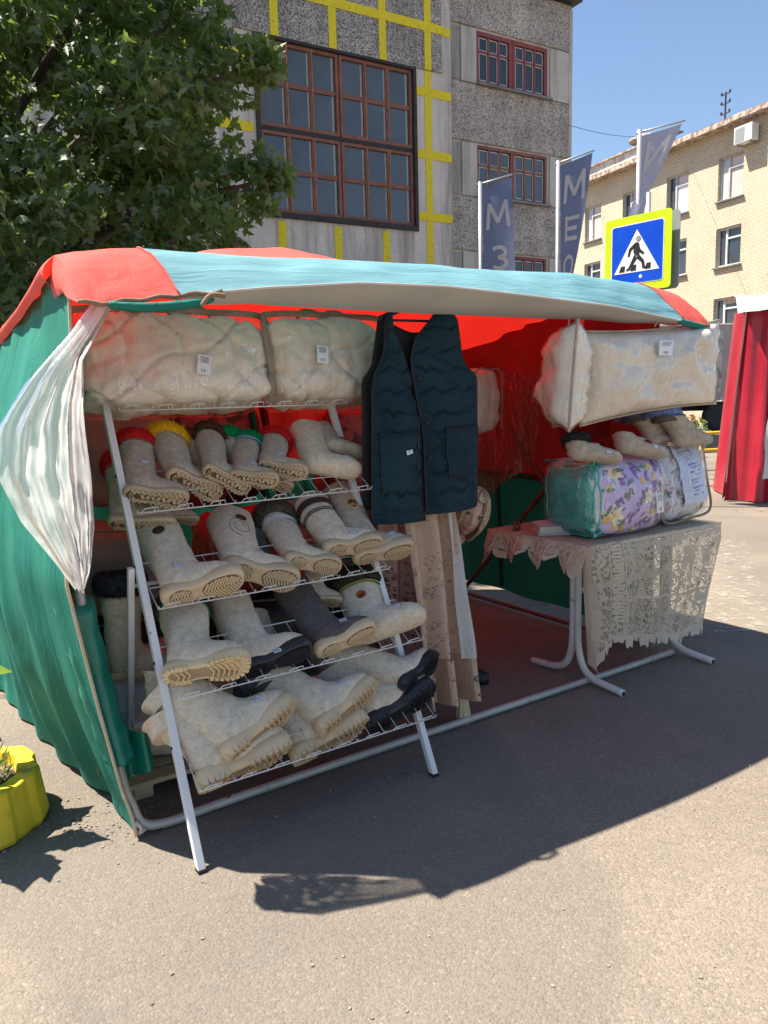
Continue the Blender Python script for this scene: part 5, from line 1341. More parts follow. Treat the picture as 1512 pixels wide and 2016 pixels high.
BT = {
    'B1': ((0.083, 0.202, 1.182), (0.302, 0.164, 1.131), (0.205, 0.447, 1.323)),  # L 0.229 tx 0.046 H 0.304
    'B2': ((0.252, 0.206, 1.236), (0.459, 0.23, 1.129), (0.33, 0.444, 1.34)),  # L 0.234 tx 0.046 H 0.267
    'B3': ((0.386, 0.199, 1.245), (0.558, 0.181, 1.148), (0.516, 0.468, 1.343)),  # L 0.198 tx 0.041 H 0.312
    'B4': ((0.484, 0.184, 1.214), (0.644, 0.105, 1.183), (0.659, 0.419, 1.312)),  # L 0.181 tx 0.035 H 0.307
    'B5': ((0.617, 0.219, 1.241), (0.786, 0.13, 1.2), (0.788, 0.422, 1.317)),  # L 0.196 tx 0.039 H 0.273
    'B6': ((0.825, 0.227, 1.211), (1.072, 0.162, 1.164), (0.968, 0.461, 1.351)),  # L 0.259 tx 0.053 H 0.303
    'B7': ((0.961, 0.289, 1.295), (1.155, 0.251, 1.234), (1.062, 0.459, 1.37)),  # L 0.207 tx 0.041 H 0.206
    'C1': ((0.133, 0.003, 0.815), (0.404, -0.082, 0.868), (0.224, 0.327, 1.004)),  # L 0.289 tx 0.024 H 0.385
    'C2': ((0.376, 0.02, 0.895), (0.651, -0.027, 0.799), (0.534, 0.35, 1.006)),  # L 0.296 tx 0.060 H 0.378
    'C3': ((0.62, 0.017, 0.889), (0.847, -0.015, 0.827), (0.742, 0.34, 0.984)),  # L 0.238 tx 0.048 H 0.354
    'C4': ((0.801, 0.032, 0.898), (1.058, -0.003, 0.894), (0.895, 0.314, 1.047)),  # L 0.259 tx 0.052 H 0.329
    'C5': ((0.94, 0.038, 0.84), (1.191, -0.036, 0.866), (1.067, 0.362, 1.077)),  # L 0.262 tx 0.053 H 0.418
    'D1': ((0.09, -0.098, 0.58), (0.334, -0.239, 0.61), (0.247, 0.15, 0.727)),  # L 0.284 tx 0.027 H 0.327
    'D2': ((0.365, -0.102, 0.527), (0.624, -0.161, 0.582), (0.448, 0.188, 0.713)),  # L 0.272 tx 0.054 H 0.350
    'D3': ((0.664, -0.126, 0.545), (0.908, -0.168, 0.606), (0.726, 0.194, 0.727)),  # L 0.255 tx 0.051 H 0.371
    'D4': ((0.862, -0.075, 0.513), (1.115, -0.235, 0.619), (1.005, 0.129, 0.683)),  # L 0.317 tx 0.068 H 0.293
    'E1': ((0.229, -0.271, 0.312), (0.521, -0.222, 0.415), (0.111, -0.007, 0.493)),  # L 0.313 tx -0.008 H 0.341
    'E2': ((0.136, -0.246, 0.226), (0.476, -0.256, 0.274), (0.075, -0.045, 0.412)),  # L 0.343 tx -0.041 H 0.278
    'E3': ((0.598, -0.255, 0.3), (0.88, -0.21, 0.394), (0.496, 0.009, 0.433)),  # L 0.301 tx -0.014 H 0.312
    'E4': ((0.504, -0.214, 0.2), (0.817, -0.235, 0.271), (0.439, -0.012, 0.343)),  # L 0.321 tx -0.046 H 0.252
    'E5': ((0.824, -0.221, 0.231), (1.133, -0.25, 0.333), (0.772, 0.03, 0.361)),  # L 0.326 tx -0.031 H 0.286
    'E6': ((0.982, -0.242, 0.373), (1.211, -0.171, 0.428), (0.827, 0.036, 0.444)),  # L 0.246 tx -0.049 H 0.322
    'F3': ((0.049, 0.311, 1.062), (0.275, 0.25, 1.028), (0.162, 0.465, 1.245)),  # L 0.237 tx 0.042 H 0.262
    'F4': ((0.276, 0.371, 1.049), (0.401, 0.338, 1.027), (0.376, 0.513, 1.205)),  # L 0.131 tx 0.034 H 0.231
    'G1': ((0.389, 0.351, 1.215), (0.499, 0.307, 1.169), (0.442, 0.486, 1.334)),  # L 0.128 tx -0.043 H 0.182
    'G2': ((0.535, 0.324, 1.206), (0.684, 0.275, 1.15), (0.607, 0.462, 1.33)),  # L 0.166 tx -0.018 H 0.198
    'G3': ((0.645, 0.311, 1.177), (0.792, 0.275, 1.125), (0.728, 0.448, 1.302)),  # L 0.160 tx 0.004 H 0.204
    'H1': ((0.551, 0.173, 0.822), (0.69, 0.119, 0.779), (0.629, 0.326, 0.955)),  # L 0.155 tx -0.020 H 0.216
    'I2': ((0.741, 0.116, 0.702), (0.892, 0.073, 0.659), (0.897, 0.276, 0.852)),  # L 0.162 tx 0.063 H 0.262
    'I1': ((0.477, 0.049, 0.517), (0.653, 0.013, 0.488), (0.554, 0.201, 0.649)),  # L 0.182 tx 0.024 H 0.215
    'I3': ((0.777, 0.039, 0.357), (1.0, 0.002, 0.327), (0.84, 0.142, 0.434)),  # L 0.227 tx 0.034 H 0.139
    'F1': ((.015, .36, .455), (.26, .34, .44), (.085, .37, .80)),
    'F2': ((.07, .06, .30), (.27, .02, .285), (.14, .10, .55)),
}
RACKG = 'felt boots on the display rack'
# key: label, kwargs, tag text and place (x, z as fractions of L and of the boot), extras
BOOTS = {
 'B1': ('child felt boot with red fur cuff on the top boot shelf, nearest the left post', dict(felt='grey', sole='lug', rub='sand', fur=('red', .058, .017), trim=(('gold', .010), ('red', .006))), ('30ь', .28, .42)),
 'B2': ('child felt boot with yellow fur cuff, sole turned to the street', dict(felt='grey', sole='lug', rub='sand', fur=('yellow', .058, .017), trim=(('red', .006), ('gold', .009))), ('30ь', .55, .34)),
 'B3': ('child felt boot with brown fur cuff between the yellow and green ones', dict(felt='grey', sole='lug', rub='sand', fur=('brown', .05, .018), trim=(('dark', .005),)), ('25ь', .55, .38)),
 'B4': ('small felt boot with green fur cuff and blue braid, front one', dict(felt='grey', sole='lug', rub='sand', fur=('green', .05, .015), trim=(('blue', .006), ('white', .005), ('blue', .007))), ('25ь', .42, .46)),
 'B5': ('small felt boot with red fur cuff right of the green one', dict(felt='grey', sole='lug', rub='sand', fur=('red', .05, .015), trim=(('gold', .008), ('red', .005))), ('25ь', .40, .50)),
 'B6': ('plain cream felt boot without rubber sole, right end of the top boot shelf', dict(felt='cream', sole='none', fat=1.1), ('10ь', .72, .26)),
 'B7': ('low felt slipper with a crimson flower, top right of the rack', dict(felt='grey', sole='none', slip=True), ('10ь', .60, .34)),
 'C1': ('pale felt boot with chocolate oval badge, left end of the second boot shelf', dict(felt='cream', sole='herring', rub='tan', trim=(('dark', .004),)), ('50ь', .26, .24)),
 'C2': ('felt boot with oval badge and stitched swirl, herringbone sole to the street', dict(felt='cream', sole='herring', rub='sand'), ('50ь', .42, .30)),
 'C3': ('felt boot with thick taupe fur cuff and white braid', dict(felt='cream', sole='herring', rub='sand', fur=('taupe', .08, .028)), ('50ь', .42, .34)),
 'C4': ('felt boot with plum stripes and dark edging', dict(felt='cream', sole='herring', rub='sand', trim=(('dark', .004), ('white', .002), ('dark', .004))), ('45ь', .5, .20)),
 'C5': ('tall felt boot with rope pattern and gold oval badge, right end of second shelf', dict(felt='grey', sole='herring', rub='sand'), ('60ь', .68, .28)),
 'D1': ('felt boot with green braid and dark umber fur, thick cream sole', dict(felt='cream', sole='cleat', rub='cream', fur=('umber', .04, .016), trim=(('green', .005), ('dgreen', .004), ('green', .003))), None),
 'D2': ('plain felt boot with black rubber sole on the third boot shelf', dict(felt='cream', sole='herring', rub='black'), ('40ь', .52, .08)),
 'D3': ('dark charcoal felt boot with tan herringbone sole', dict(felt='dark', sole='herring', rub='tan'), ('50ь', .55, .30)),
 'D4': ('soleless felt boot with amber badge and yellow-green braid', dict(felt='cream', sole='none', fur=('umber', .07, .022), trim=(('dgreen', .004), ('yellow', .005), ('dgreen', .003), ('yellow', .005), ('dgreen', .004)), fat=1.08), ('50ь', .66, .27)),
 'E1': ('large felt boot lying on top of another, left end of the bottom shelf', dict(felt='cream', sole='cleat', rub='tan'), ('40ь', .62, .30)),
 'E2': ('felt boot lying lowest in the left corner of the bottom shelf', dict(felt='cream', sole='cleat', rub='tan'), None),
 'E3': ('felt boot with slate fur cuff in the middle of the bottom shelf', dict(felt='cream', sole='cleat', rub='tan', fur=('slate', .06, .020), trim=(('dark', .004), ('gold', .003), ('dark', .004))), ('45ь', .58, .30)),
 'E4': ('felt boot underneath the slate-cuffed one on the bottom shelf', dict(felt='cream', sole='cleat', rub='tan'), None),
 'E5': ('felt boot with black cleated sole, right end of the bottom shelf', dict(felt='cream', sole='cleat', rub='black'), None),
 'E6': ('felt boot with black sole turned outward, above the one at the bottom right', dict(felt='cream', sole='galosh', rub='black'), ('45ь', .55, .26)),
 'F3': ('child felt boot with red cuff standing behind the left post under the top boot shelf', dict(felt='grey', sole='lug', rub='sand', fur=('red', .058, .017), trim=(('gold', .010), ('red', .006))), None),
 'F4': ('felt boot half hidden behind the red-cuffed one under the top boot shelf', dict(felt='grey', sole='lug', rub='sand'), None),
 'G1': ('brown-cuffed boot in the shade behind the yellow-cuffed one', dict(felt='grey', sole='lug', rub='sand', fur=('brown', .05, .018)), None),
 'G2': ('green-cuffed boot standing behind its partner', dict(felt='grey', sole='lug', rub='sand', fur=('green', .05, .015)), None),
 'G3': ('felt boot seen toe only behind the small red-cuffed one', dict(felt='grey', sole='lug', rub='sand'), None),
 'H1': ('shaded felt boot behind the second shelf between the two badge boots', dict(felt='dark', sole='herring', rub='sand'), None),
 'I2': ('shaded felt boot behind the charcoal boot, toe towards the umber fur', dict(felt='grey', sole='lug', rub='sand'), None),
 'I1': ('shaded felt boot behind the black-soled one of the third shelf', dict(felt='grey', sole='herring', rub='sand'), None),
 'I3': ('shaded felt boot at the back of the bottom shelf on the right', dict(felt='grey', sole='none'), None),
 'F1': ('tall felt boot with black fur cuff standing behind the left rear leg of the rack', dict(felt='cream', sole='lug', rub='tan', fur=('black', .07, .024), trim=(('dark', .004), ('gold', .003))), None),
 'F2': ('felt boot standing on the sacks low behind the left post', dict(felt='cream', sole='cleat', rub='tan'), None),
}
for i, (key, (label, kw, tg)) in enumerate(BOOTS.items()):
    h_, t_, p_ = (Vector(q) for q in BT[key])
    L_ = (t_ - h_).length; x_ = (t_ - h_) / L_; tx = (p_ - h_).dot(x_); tz = ((p_ - h_) - x_ * tx).length
    Ml = frame(t_ - h_, p_ - h_, h_)
    root = thing('felt_slipper' if kw.get('slip') else 'felt_boot', label, 'slipper' if kw.get('slip') else 'boot', SM @ Ml, RACKG)
    kk = L_ / .29; lean = max(-.085, min(.10, tx - .255 * L_))
    kw = dict(kw)
    if key == 'C4': kw['bands'] = ((tz * .78, tz * .88, 'maroon'), (tz * .66, tz * .675, 'dark'), (tz * .69, tz * .705, 'dark'))
    if key == 'C3': kw['bands'] = ((tz - .075, tz - .045, 'white'),)
    bvh, k, Hh, shaft = make_boot(root, L_, tz, lean, seed=i * 13 + 5, **kw)
    if tg:
        if tg[2] < .1:      # tag stuck on the side of the rubber
            M_ = Matrix.Translation((tg[1] * L_, -.047 * k, .022 * k)) @ Matrix.Rotation(R(-8), 4, 'X')
        else:
            M_ = on_boot(root, bvh, tg[1] * L_, tg[2] * .29 * k * (1.0 if tg[1] > .35 else 1.6), off=.0015)
        if M_ is not None: price_tag(root, M_ @ Matrix.Rotation(R(rnd.uniform(-9, 9)), 4, 'Y'), tg[0])
    if key == 'C1': badge(root, on_boot(root, bvh, .27 * L_ + lean * .8, Hh * .80), .024, .020, choc)
    if key == 'C2':
        badge(root, on_boot(root, bvh, .28 * L_ + lean * .7, Hh * .80), .024, .017, choc)
        sw = MB(); P_ = []
        for j in range(80):
            a = j / 79 * 11; rr = .018 + .0028 * a
            M_ = on_boot(root, bvh, .25 * L_ + lean * .5 + rr * math.cos(a) * 1.0, Hh * .64 + rr * math.sin(a) * 1.4)
            if M_ is not None: P_.append(M_.translation.copy())
        if len(P_) > 8: sw.tube(P_, .0009, 4).build('stitched_swirl', TRM['dark'], root)
    if key == 'C5':
        b_ = badge(root, on_boot(root, bvh, .29 * L_ + lean * .6, Hh * .66), .022, .026, goldb, rim=rope_m)
        for sgn_ in (-1, 1):
            P_ = []
            for j in range(24):
                f = j / 23
                M_ = on_boot(root, bvh, .29 * L_ + lean * lerp(.6, 1, f) + sgn_ * (.020 * (1 - f) - .040 * math.sin(f * 2.6) * (f)), lerp(Hh * .68, Hh * .97, f))
                if M_ is not None: P_.append(M_.translation.copy())
            if len(P_) > 4: MB().tube(P_, .0028, 5).build('rope_pattern', rope_m, root, smooth=True)
    if key == 'D4': badge(root, on_boot(root, bvh, .30 * L_ + lean * .7, Hh * .70), .021, .019, amber)
    if key == 'B7':
        M_ = on_boot(root, bvh, .40 * L_, .085 * k)
        if M_ is not None:
            shp = [((.016 + .006 * math.cos(5 * a)) * math.cos(a) * 1.2, (.012 + .005 * math.cos(5 * a)) * math.sin(a)) for a in [j * 2 * math.pi / 40 for j in range(40)]]
            o = badge(root, M_, 0, 0, flower_m, shape=shp); badge(root, M_ @ Matrix.Translation((0, -.003, 0)), .005, .004, TRM['dark'])
# ------------------------------------------------------------------ quilts, pillows and bags
def bale_pts(size, n=22, k=5.5, wr=.012, seed=0, belly=.0, quilt=None, sag=0.0):
    """rounded soft box, base at z=0, as MB"""
    mb = MB(); w, d, h = size
    faces = [((1, 0, 0), (0, 1, 0), (0, 0, 1)), ((-1, 0, 0), (0, -1, 0), (0, 0, 1)), ((0, 1, 0), (-1, 0, 0), (0, 0, 1)), ((0, -1, 0), (1, 0, 0), (0, 0, 1)), ((0, 0, 1), (1, 0, 0), (0, 1, 0)), ((0, 0, -1), (1, 0, 0), (0, -1, 0))]
    for nn, a, b in faces:
        nn, a, b = Vector(nn), Vector(a), Vector(b)
        def fn(s, t):
            p = nn + a * (2 * s - 1) + b * (2 * t - 1)
            q = (abs(p.x) ** k + abs(p.y) ** k + abs(p.z) ** k) ** (1 / k); p = p / q
            x, y, z = p.x * w / 2, p.y * d / 2, p.z * h / 2
            nr = Vector((sg(p.x, k - 1), sg(p.y, k - 1), sg(p.z, k - 1))).normalized()
            g_ = belly * (1 - p.x ** 2) * (1 - p.z ** 2) * (p.y)
            e = wr * (1.3 * abs(fbm((x + seed, y * .7, z * 1.2), 5.5, 3)) - .5) + wr * .5 * fbm((x * 1.2 + seed, y, z), 17, 2)
            if quilt:
                c1 = abs(math.sin(math.pi * (x * .8 + .45 * z + .03 * math.sin(z * 22 + seed)) / quilt)); c2 = abs(math.sin(math.pi * (x * .5 - z + .03 * math.sin(x * 16 + seed)) / (quilt * 1.35)))
                e -= .016 * math.exp(-(c1 / .11) ** 2) + .016 * math.exp(-(c2 / .09) ** 2)
            v_ = Vector((x, y + g_ * d, z)) + nr * e
            v_.z -= sag * (1 - p.z) * 0; return v_ + Vector((0, 0, h / 2))
        mb.sheet(fn, n, max(8, int(n * .7)))
    return mb
def weld(o, d=.0006):
    bm = bmesh.new(); bm.from_mesh(o.data); bmesh.ops.remove_doubles(bm, verts=bm.verts, dist=d); bmesh.ops.recalc_face_normals(bm, faces=bm.faces)
    for f in bm.faces: f.smooth = True
    bm.to_mesh(o.data); bm.free(); return o
satin = pbr('cream_quilted_satin', (.70, .605, .48), (.78, .69, .56), sc=4, rough=.42, sheen=.3, bsc=14, bst=.2)
film_m = film('clear_bag_film', opac=.02, wr=.3, wsc=15, rough=.05)
film2_m = film('tight_pillow_film', opac=.02, wr=.3, wsc=14, rough=.05)
zip_m = pbr('taupe_bag_binding', (.24, .19, .14), (.31, .25, .19), sc=14, rough=.8, bsc=40, bst=.3)
pipew = pbr('pale_pillow_piping', (.40, .32, .25), (.48, .39, .31), sc=20, rough=.8)
def label_card(parent, M_, w, h, lines, seed=0, bars=True):
    c = MB().box((0, 0, 0), (w, .0012, h)).build('paper_label', paper, parent); c.matrix_basis = M_
    q = MB(); rg_ = random.Random(seed)
    z = h * .40
    for k in range(lines):
        q.box((rg_.uniform(-.04, .04) * w, -.0009, z), (w * rg_.uniform(.5, .78), .0004, h * .022)); z -= h * .055
    if bars:
        x = -w * .18
        while x < w * .18:
            bw = rg_.choice((.0012, .0018, .003)); q.box((x, -.0009, -h * .30), (bw * .7, .0004, h * .17)); x += bw * 2
    q.build('print', pbr('label_ink', (.06, .06, .07), rough=.6) if 'label_ink' not in bpy.data.materials else bpy.data.materials['label_ink'], c)
    return c
def lean_M(u_, v_, z, rx, rz=0): return SM @ Matrix.Translation((u_, v_, z)) @ Matrix.Rotation(R(rz), 4, 'Z') @ Matrix.Rotation(R(rx), 4, 'X')
def quilt_bale(label, M_, size, seed, lab, quilt=.17):
    root = thing('packed_quilt', label, 'quilt', M_, 'quilts packed in clear bags')
    mb = bale_pts(size, 60, 6.0, .016, seed, .10, quilt)
    o = weld(mb.build('quilt', satin, root, smooth=True))
    w, d, h = size
    f = bale_pts((w * 1.05, d * 1.14, h * 1.05), 30, 6.5, .012, seed + 9, .10); fo = weld(f.build('clear_bag', film_m, root, smooth=True)); fo.location.z = -h * .02
    y = -d * .5; P_ = [(-w * .52, y * .2, h * .04), (-w * .525, y * .75, h * .3), (-w * .52, y * .8, h * .9), (-w * .45, y * .7, h * 1.01), (-w * .15, y * .78, h * 1.025), (w * .2, y * .7, h * 1.03), (w * .47, y * .75, h * 1.01), (w * .52, y * .8, h * .88)]
    c = spline(P_, 44); b = MB()
    for a_, b_ in zip(c, c[1:]): b.bar(a_, b_ + (b_ - a_) * .12, .026, .007, up=(0, 1, .5))
    b.build('bag_binding', zip_m, root)
    for x in (-.1, .12): MB().tube(spline([(w * (x - .1), y * .5, h * 1.01), (w * (x - .06), y * .5, h * 1.10), (w * (x + .06), y * .5, h * 1.10), (w * (x + .1), y * .5, h * 1.01)], 12), .008, 6).build('carry_strap', zip_m, root, smooth=True)
    bv = BVHTree.FromPolygons(f.v, f.f); hit = bv.ray_cast(Vector((lab[0], -1, lab[1])), Vector((0, 1, 0)))
    if hit[0]:
        nn = hit[1] if hit[1].y < 0 else -hit[1]
        label_card(root, Matrix.Translation(hit[0] + nn * .003 + Vector((0, 0, -h * .01))) @ (-nn).to_track_quat('Y', 'Z').to_matrix().to_4x4() @ Matrix.Rotation(R(lab[2]), 4, 'Y'), .052, .078, 6, seed)
    return root
quilt_bale('large cream quilt in a clear bag on top of the rack, left of the two', lean_M(.375, .395, 1.468, -17), (.75, .25, .365), 3, (.06, .13, 14))
quilt_bale('cream quilt in a clear bag on top of the rack, nearer the vest', lean_M(1.055, .395, 1.475, -17, 3), (.60, .25, .365), 21, (-.10, .17, 10), .24)

def pillow(label, M_, w, h, th, seed, lab=None, name='packed_pillow', pinch=.05):
    root = thing(name, label, 'pillow', M_, 'pillows hung at the front of the stall')
    def fn(side):
        def g_(s, t):
            x, z = 2 * s - 1, 2 * t - 1
            px = w / 2 * x * (1 - pinch * (1 - z * z)); pz = h / 2 * z * (1 - pinch * 1.3 * (1 - x * x))
            e = (max(0, 1 - x ** 4)) ** .55 * (max(0, 1 - z ** 4)) ** .55
            edge = 1 - max(abs(x), abs(z)) ** 6
            wrk = .05 * (abs(fbm((px + seed, pz * 1.3, side), 5.5, 3)) - .35) * edge + .014 * math.sin(math.atan2(pz, px) * 17 + seed) * (x * x + z * z) / 2 * edge * .7
            wrk += .026 * fbm((px * .8 + seed, pz, 2), 9, 3) * edge
            return Vector((px, side * (th / 2 * e + wrk), pz + h / 2))
        return g_
    mb = MB(); mb.sheet(fn(-1), 44, 30); mb.sheet(fn(1), 22, 16)
    weld(mb.build('cushion', satin, root, smooth=True), .0004)
    fm = MB()
    for sd_ in (-1, 1):
        gg = fn(sd_)
        fm.sheet(lambda s, t: Vector((gg(s, t).x * 1.015, sd_ * (abs(gg(s, t).y) + .006 + .006 * fbm((gg(s, t).x + seed, gg(s, t).z, 7), 6)), h / 2 + (gg(s, t).z - h / 2) * 1.03)), 30, 20)
    weld(fm.build('clear_bag', film2_m, root, smooth=True), .0004)
    ed = [fn(-1)(s, 0) for s in [k / 20 for k in range(21)]] + [fn(-1)(1, t) for t in [k / 14 for k in range(1, 15)]] + [fn(-1)(1 - s, 1) for s in [k / 20 for k in range(1, 21)]] + [fn(-1)(0, 1 - t) for t in [k / 14 for k in range(1, 14)]]
    MB().tube([Vector((p.x * 1.02, 0, h / 2 + (p.z - h / 2) * 1.035)) for p in ed], .006, 6, closed=True).build('piping', pipew, root, smooth=True)
    MB().tube(spline([(0, 0, h), (.02, 0, h * 1.1), (0, .03, h * 1.2)], 6), .004, 5).build('hanging_cord', pipew, root)
    if lab: label_card(root, Matrix.Translation((lab[0], -th * .5 - .012, lab[1])) @ Matrix.Rotation(R(lab[2]), 4, 'Y'), .10, .07, 5, seed)
    return root
pillow('cream pillow hanging edge-on, left of the bigger hanging pillow', lean_M(2.07, -.02, 1.335, 4, 52), .46, .47, .20, 4)
pillow('long cream pillow hanging at the right corner of the stall', lean_M(2.70, -.06, 1.385, 4, -3) @ Matrix.Rotation(R(-4.5), 4, 'Y'), 1.0, .43, .22, 17, (-.06, .33, 4), pinch=.075)

# ------------------------------------------------------------------ quilted vest on its hanger
def vest_mat():
    m, nt, out, obj = newmat('navy_quilted_cloth')
    base = ramp(nt, tnoise(nt, obj, 5, 4), [(.3, (.004, .020, .032)), (.7, (.007, .030, .045))])
    n2 = tnoise(nt, obj, 160, 3, .6)
    b = nd(nt, 'ShaderNodeBsdfPrincipled', {'Base Color': base, 'Roughness': .7, 'Specular IOR Level': .2, 'Sheen Weight': .05, 'Normal': bump(nt, n2, .15, .003)})
    nt.links.new(b.outputs[0], out.inputs[0]); return m
navy = vest_mat(); navy_t = pbr('black_binding', (.004, .005, .008), (.008, .009, .012), rough=.6); navy_in = pbr('vest_lining', (.006, .008, .010), (.010, .012, .014), rough=.8)
VMX = SM @ Matrix.Translation((.113, .16, .025))
vm = thing('quilted_vest', 'dark navy quilted vest hanging at the front of the stall', 'vest', VMX)
VR = [(.955, 1.262, 1.530), (.97, 1.258, 1.536), (1.3, 1.25, 1.540), (1.555, 1.20, 1.540), (1.575, 1.195, 1.515), (1.60, 1.192, 1.475), (1.64, 1.19, 1.455), (1.72, 1.215, 1.444), (1.80, 1.30, 1.432), (1.83, 1.325, 1.40)]
VL = [(.925, .975, 1.270), (.95, .972, 1.266), (1.3, .985, 1.258), (1.50, .992, 1.228), (1.57, 1.005, 1.208), (1.60, 1.03, 1.190), (1.66, 1.055, 1.165), (1.74, 1.065, 1.115), (1.80, 1.07, 1.10), (1.82, 1.08, 1.095)]
def puff(u_, z):
    n_ = fbm((u_, z, 8), 6.0, 2)
    w = .5 + .5 * math.cos(2 * math.pi * (z + .010 * math.sin(u_ * 58 + 5 * n_) + .016 * n_) / .088)
    w2 = .5 + .5 * math.cos(2 * math.pi * (u_ * .55 + .35 * z + .012 * math.sin(z * 58)) / .13)
    return .016 * (1 - max(w ** 12, .8 * w2 ** 16)) + .012 * fbm((u_, z, 0), 4.5)
def vpanel(tab, v0, s0):
    def fn(s, t):
        z = lerp(tab[0][0], tab[-1][0], t); a, b = curve(tab, z); u_ = lerp(a, b, s)
        e = min(1, 9 * min(s, 1 - s)) * min(1, 14 * t)
        return Vector((u_, v0 - puff(u_, z) * e - .035 * math.sin(math.pi * s) * (1 - .5 * t) + s0 * .02 * s, z + (.018 * (1 - s) if s0 > 0 else +.010 * s) * (1 - t)))
    return fn
vr, vl = vpanel(VR, -.035, -1), vpanel(VL, -.03, 1)
for fn, nm in ((vl, 'front_panel'), (vr, 'front_panel')):
    MB().sheet(fn, 56, 150).build(nm, navy, vm, smooth=True, thick=.006)
    MB().tube([fn(0, k / 40) + Vector((0, -.003, 0)) for k in range(41)], .0045, 6).build('binding', navy_t, vm, smooth=True)
    MB().tube([fn(1, k / 40) + Vector((0, -.003, 0)) for k in range(41)], .0045, 6).build('binding', navy_t, vm, smooth=True)
    MB().tube([fn(k / 20, .0) + Vector((0, -.002, 0)) for k in range(21)], .005, 6).build('hem', navy, vm, smooth=True)
VB = [(.99, .98, 1.53), (1.55, .99, 1.535), (1.6, 1.04, 1.47), (1.8, 1.08, 1.43), (1.835, 1.11, 1.39)]
MB().sheet(lambda s, t: Vector((lerp(*curve(VB, lerp(.99, 1.80, t)), s), .045 - .02 * math.sin(math.pi * s), lerp(.99, 1.80 - .05 * math.sin(math.pi * s) ** 2, t))), 20, 30).build('back_panel', navy_in, vm, smooth=True, thick=.006)
# pockets, buttons, tag
def pocket(fn, s0, s1, t0, t1):
    mp = lambda s, t: fn(lerp(s0, s1, s), lerp(t0, t1, t)) + Vector((0, -.010, 0))
    MB().sheet(mp, 14, 16).build('pocket', navy, vm, smooth=True)
    ed = [mp(0, 1 - k / 10) for k in range(11)] + [mp(k / 10, 0) for k in range(1, 11)] + [mp(1, k / 10) for k in range(1, 11)] + [mp(1 - k / 10, 1) for k in range(1, 10)]
    MB().tube([p + Vector((0, -.002, 0)) for p in ed], .0035, 5, closed=True).build('pocket_binding', navy_t, vm, smooth=True)
pocket(vl, .10, .80, .15, .43); pocket(vr, .33, .97, .18, .43)
for z in (1.55, 1.36, 1.205):
    p = vr(.06, (z - .955) / (1.83 - .955)); MB().lathe([(.002, 0), (.010, .001), (.011, .004), (.006, .005)], 14).build('button', navy_t, vm, smooth=True).matrix_basis = Matrix.Translation(p + Vector((0, -.006, 0))) @ Matrix.Rotation(R(90), 4, 'X')
p = vl(.62, .345); price_tag(vm, Matrix.Translation(p + Vector((0, -.018, 0))) @ Matrix.Rotation(R(-14), 4, 'Y'), '55', 1.1)
MB().box((1.10, -.02, 1.775), (.022, .002, .035)).build('size_label', paper, vm)
hg = thing('coat_hanger', 'black plastic hanger in the shoulders of the navy vest', 'hanger', VMX)
MB().tube(spline([(1.06, .0, 1.80), (1.15, .0, 1.835), (1.25, .0, 1.865), (1.35, .0, 1.845), (1.43, .0, 1.805)], 18), .012, 8).build('shoulder_bar', navy_t, hg, smooth=True)
MB().tube([(1.07, 0, 1.795), (1.42, 0, 1.80)], .006, 6).build('trouser_bar', navy_t, hg, smooth=True)
MB().tube(spline([(1.25, 0, 1.865), (1.25, 0, 1.90), (1.27, .02, 1.935), (1.25, .07, 1.95), (1.245, .10, 1.95)], 12), .004, 6).build('hook', pole_m, hg, smooth=True)

# ------------------------------------------------------------------ lace lengths on a wooden post
wood_m = pbr('bare_pine', (.46, .36, .22), (.54, .43, .28), sc=6, rough=.75, stretch=(8, 8, .6), bsc=10, bst=.2)
wp = thing('wooden_post', 'bare wooden post standing on the front pipe below the vest', 'post', SM)
MB().bar((1.497, .012, .0), (1.47, .235, 1.06), .042, .038, up=(0, 1, 0)).build('post', wood_m, wp, bevel=.002)
MB().box((1.468, .022, .14), (.022, .03, .28)).build('batten', wood_m, wp, bevel=.002)
tan_l = lace_mat('tan_lace', (.70, .49, .34), (.78, .57, .41), .75, .9)
tan_c = cloth('tan_voile', (.42, .26, .175), (.50, .32, .22), trans=.35, wr=.4, wsc=(50, 50, 4))
wht_l = cloth('white_damask', (.66, .62, .56), (.74, .70, .64), trans=.3, wr=.5, wsc=(22, 22, 16))
pink_l = lace_mat('coarse_net_lace', (.52, .40, .34), (.60, .48, .41), .6, .8)
hc = thing('lace_curtain_length', 'tan lace length with a white border hanging below the vest', 'curtain', SM)
def tan(s, t):
    z = lerp(1.09, .165 - .02 * s, t); u_ = lerp(lerp(1.27, 1.55, s), lerp(1.235, 1.485, s), t) + .01 * math.sin(t * 5)
    return Vector((u_, lerp(.20, -.02, t) - .03 * math.sin(s * 13 + t * 1.5) * (.6 + t) - .02 * t, z))
MB().sheet(tan, 50, 60).build('tan_panel', tan_c, hc, smooth=True)
MB().sheet(lambda s, t: tan(s, lerp(.0, .79, t)) + Vector((0, -.004, 0)), 50, 60).build('lace_border', tan_l, hc, smooth=True)
MB().sheet(lambda s, t: tan(s, lerp(.80, 1, t)) + Vector((.02 * s, -.012, 0)), 40, 16).build('lace_end', tan_l, hc, smooth=True)
def whs(s, t):
    z = lerp(1.10, .33, t); u_ = lerp(lerp(1.515, 1.578, s), lerp(1.43, 1.50, s), t) + .012 * math.sin(t * 8) * t
    return Vector((u_, lerp(.185, -.04, t) - .02 * math.sin(s * 5 + t * 4), z))
MB().sheet(whs, 14, 50).build('white_border', wht_l, hc, smooth=True)
hp = thing('net_curtain_length', 'coarse rose-tinted lace length hanging behind the rack beside the tan one', 'curtain', SM)
MB().sheet(lambda s, t: Vector((lerp(1.18, 1.46, s), .22 + .025 * math.sin(s * 16 + t), lerp(1.12, .22, t))), 40, 50).build('net_panel', pink_l, hp, smooth=True)
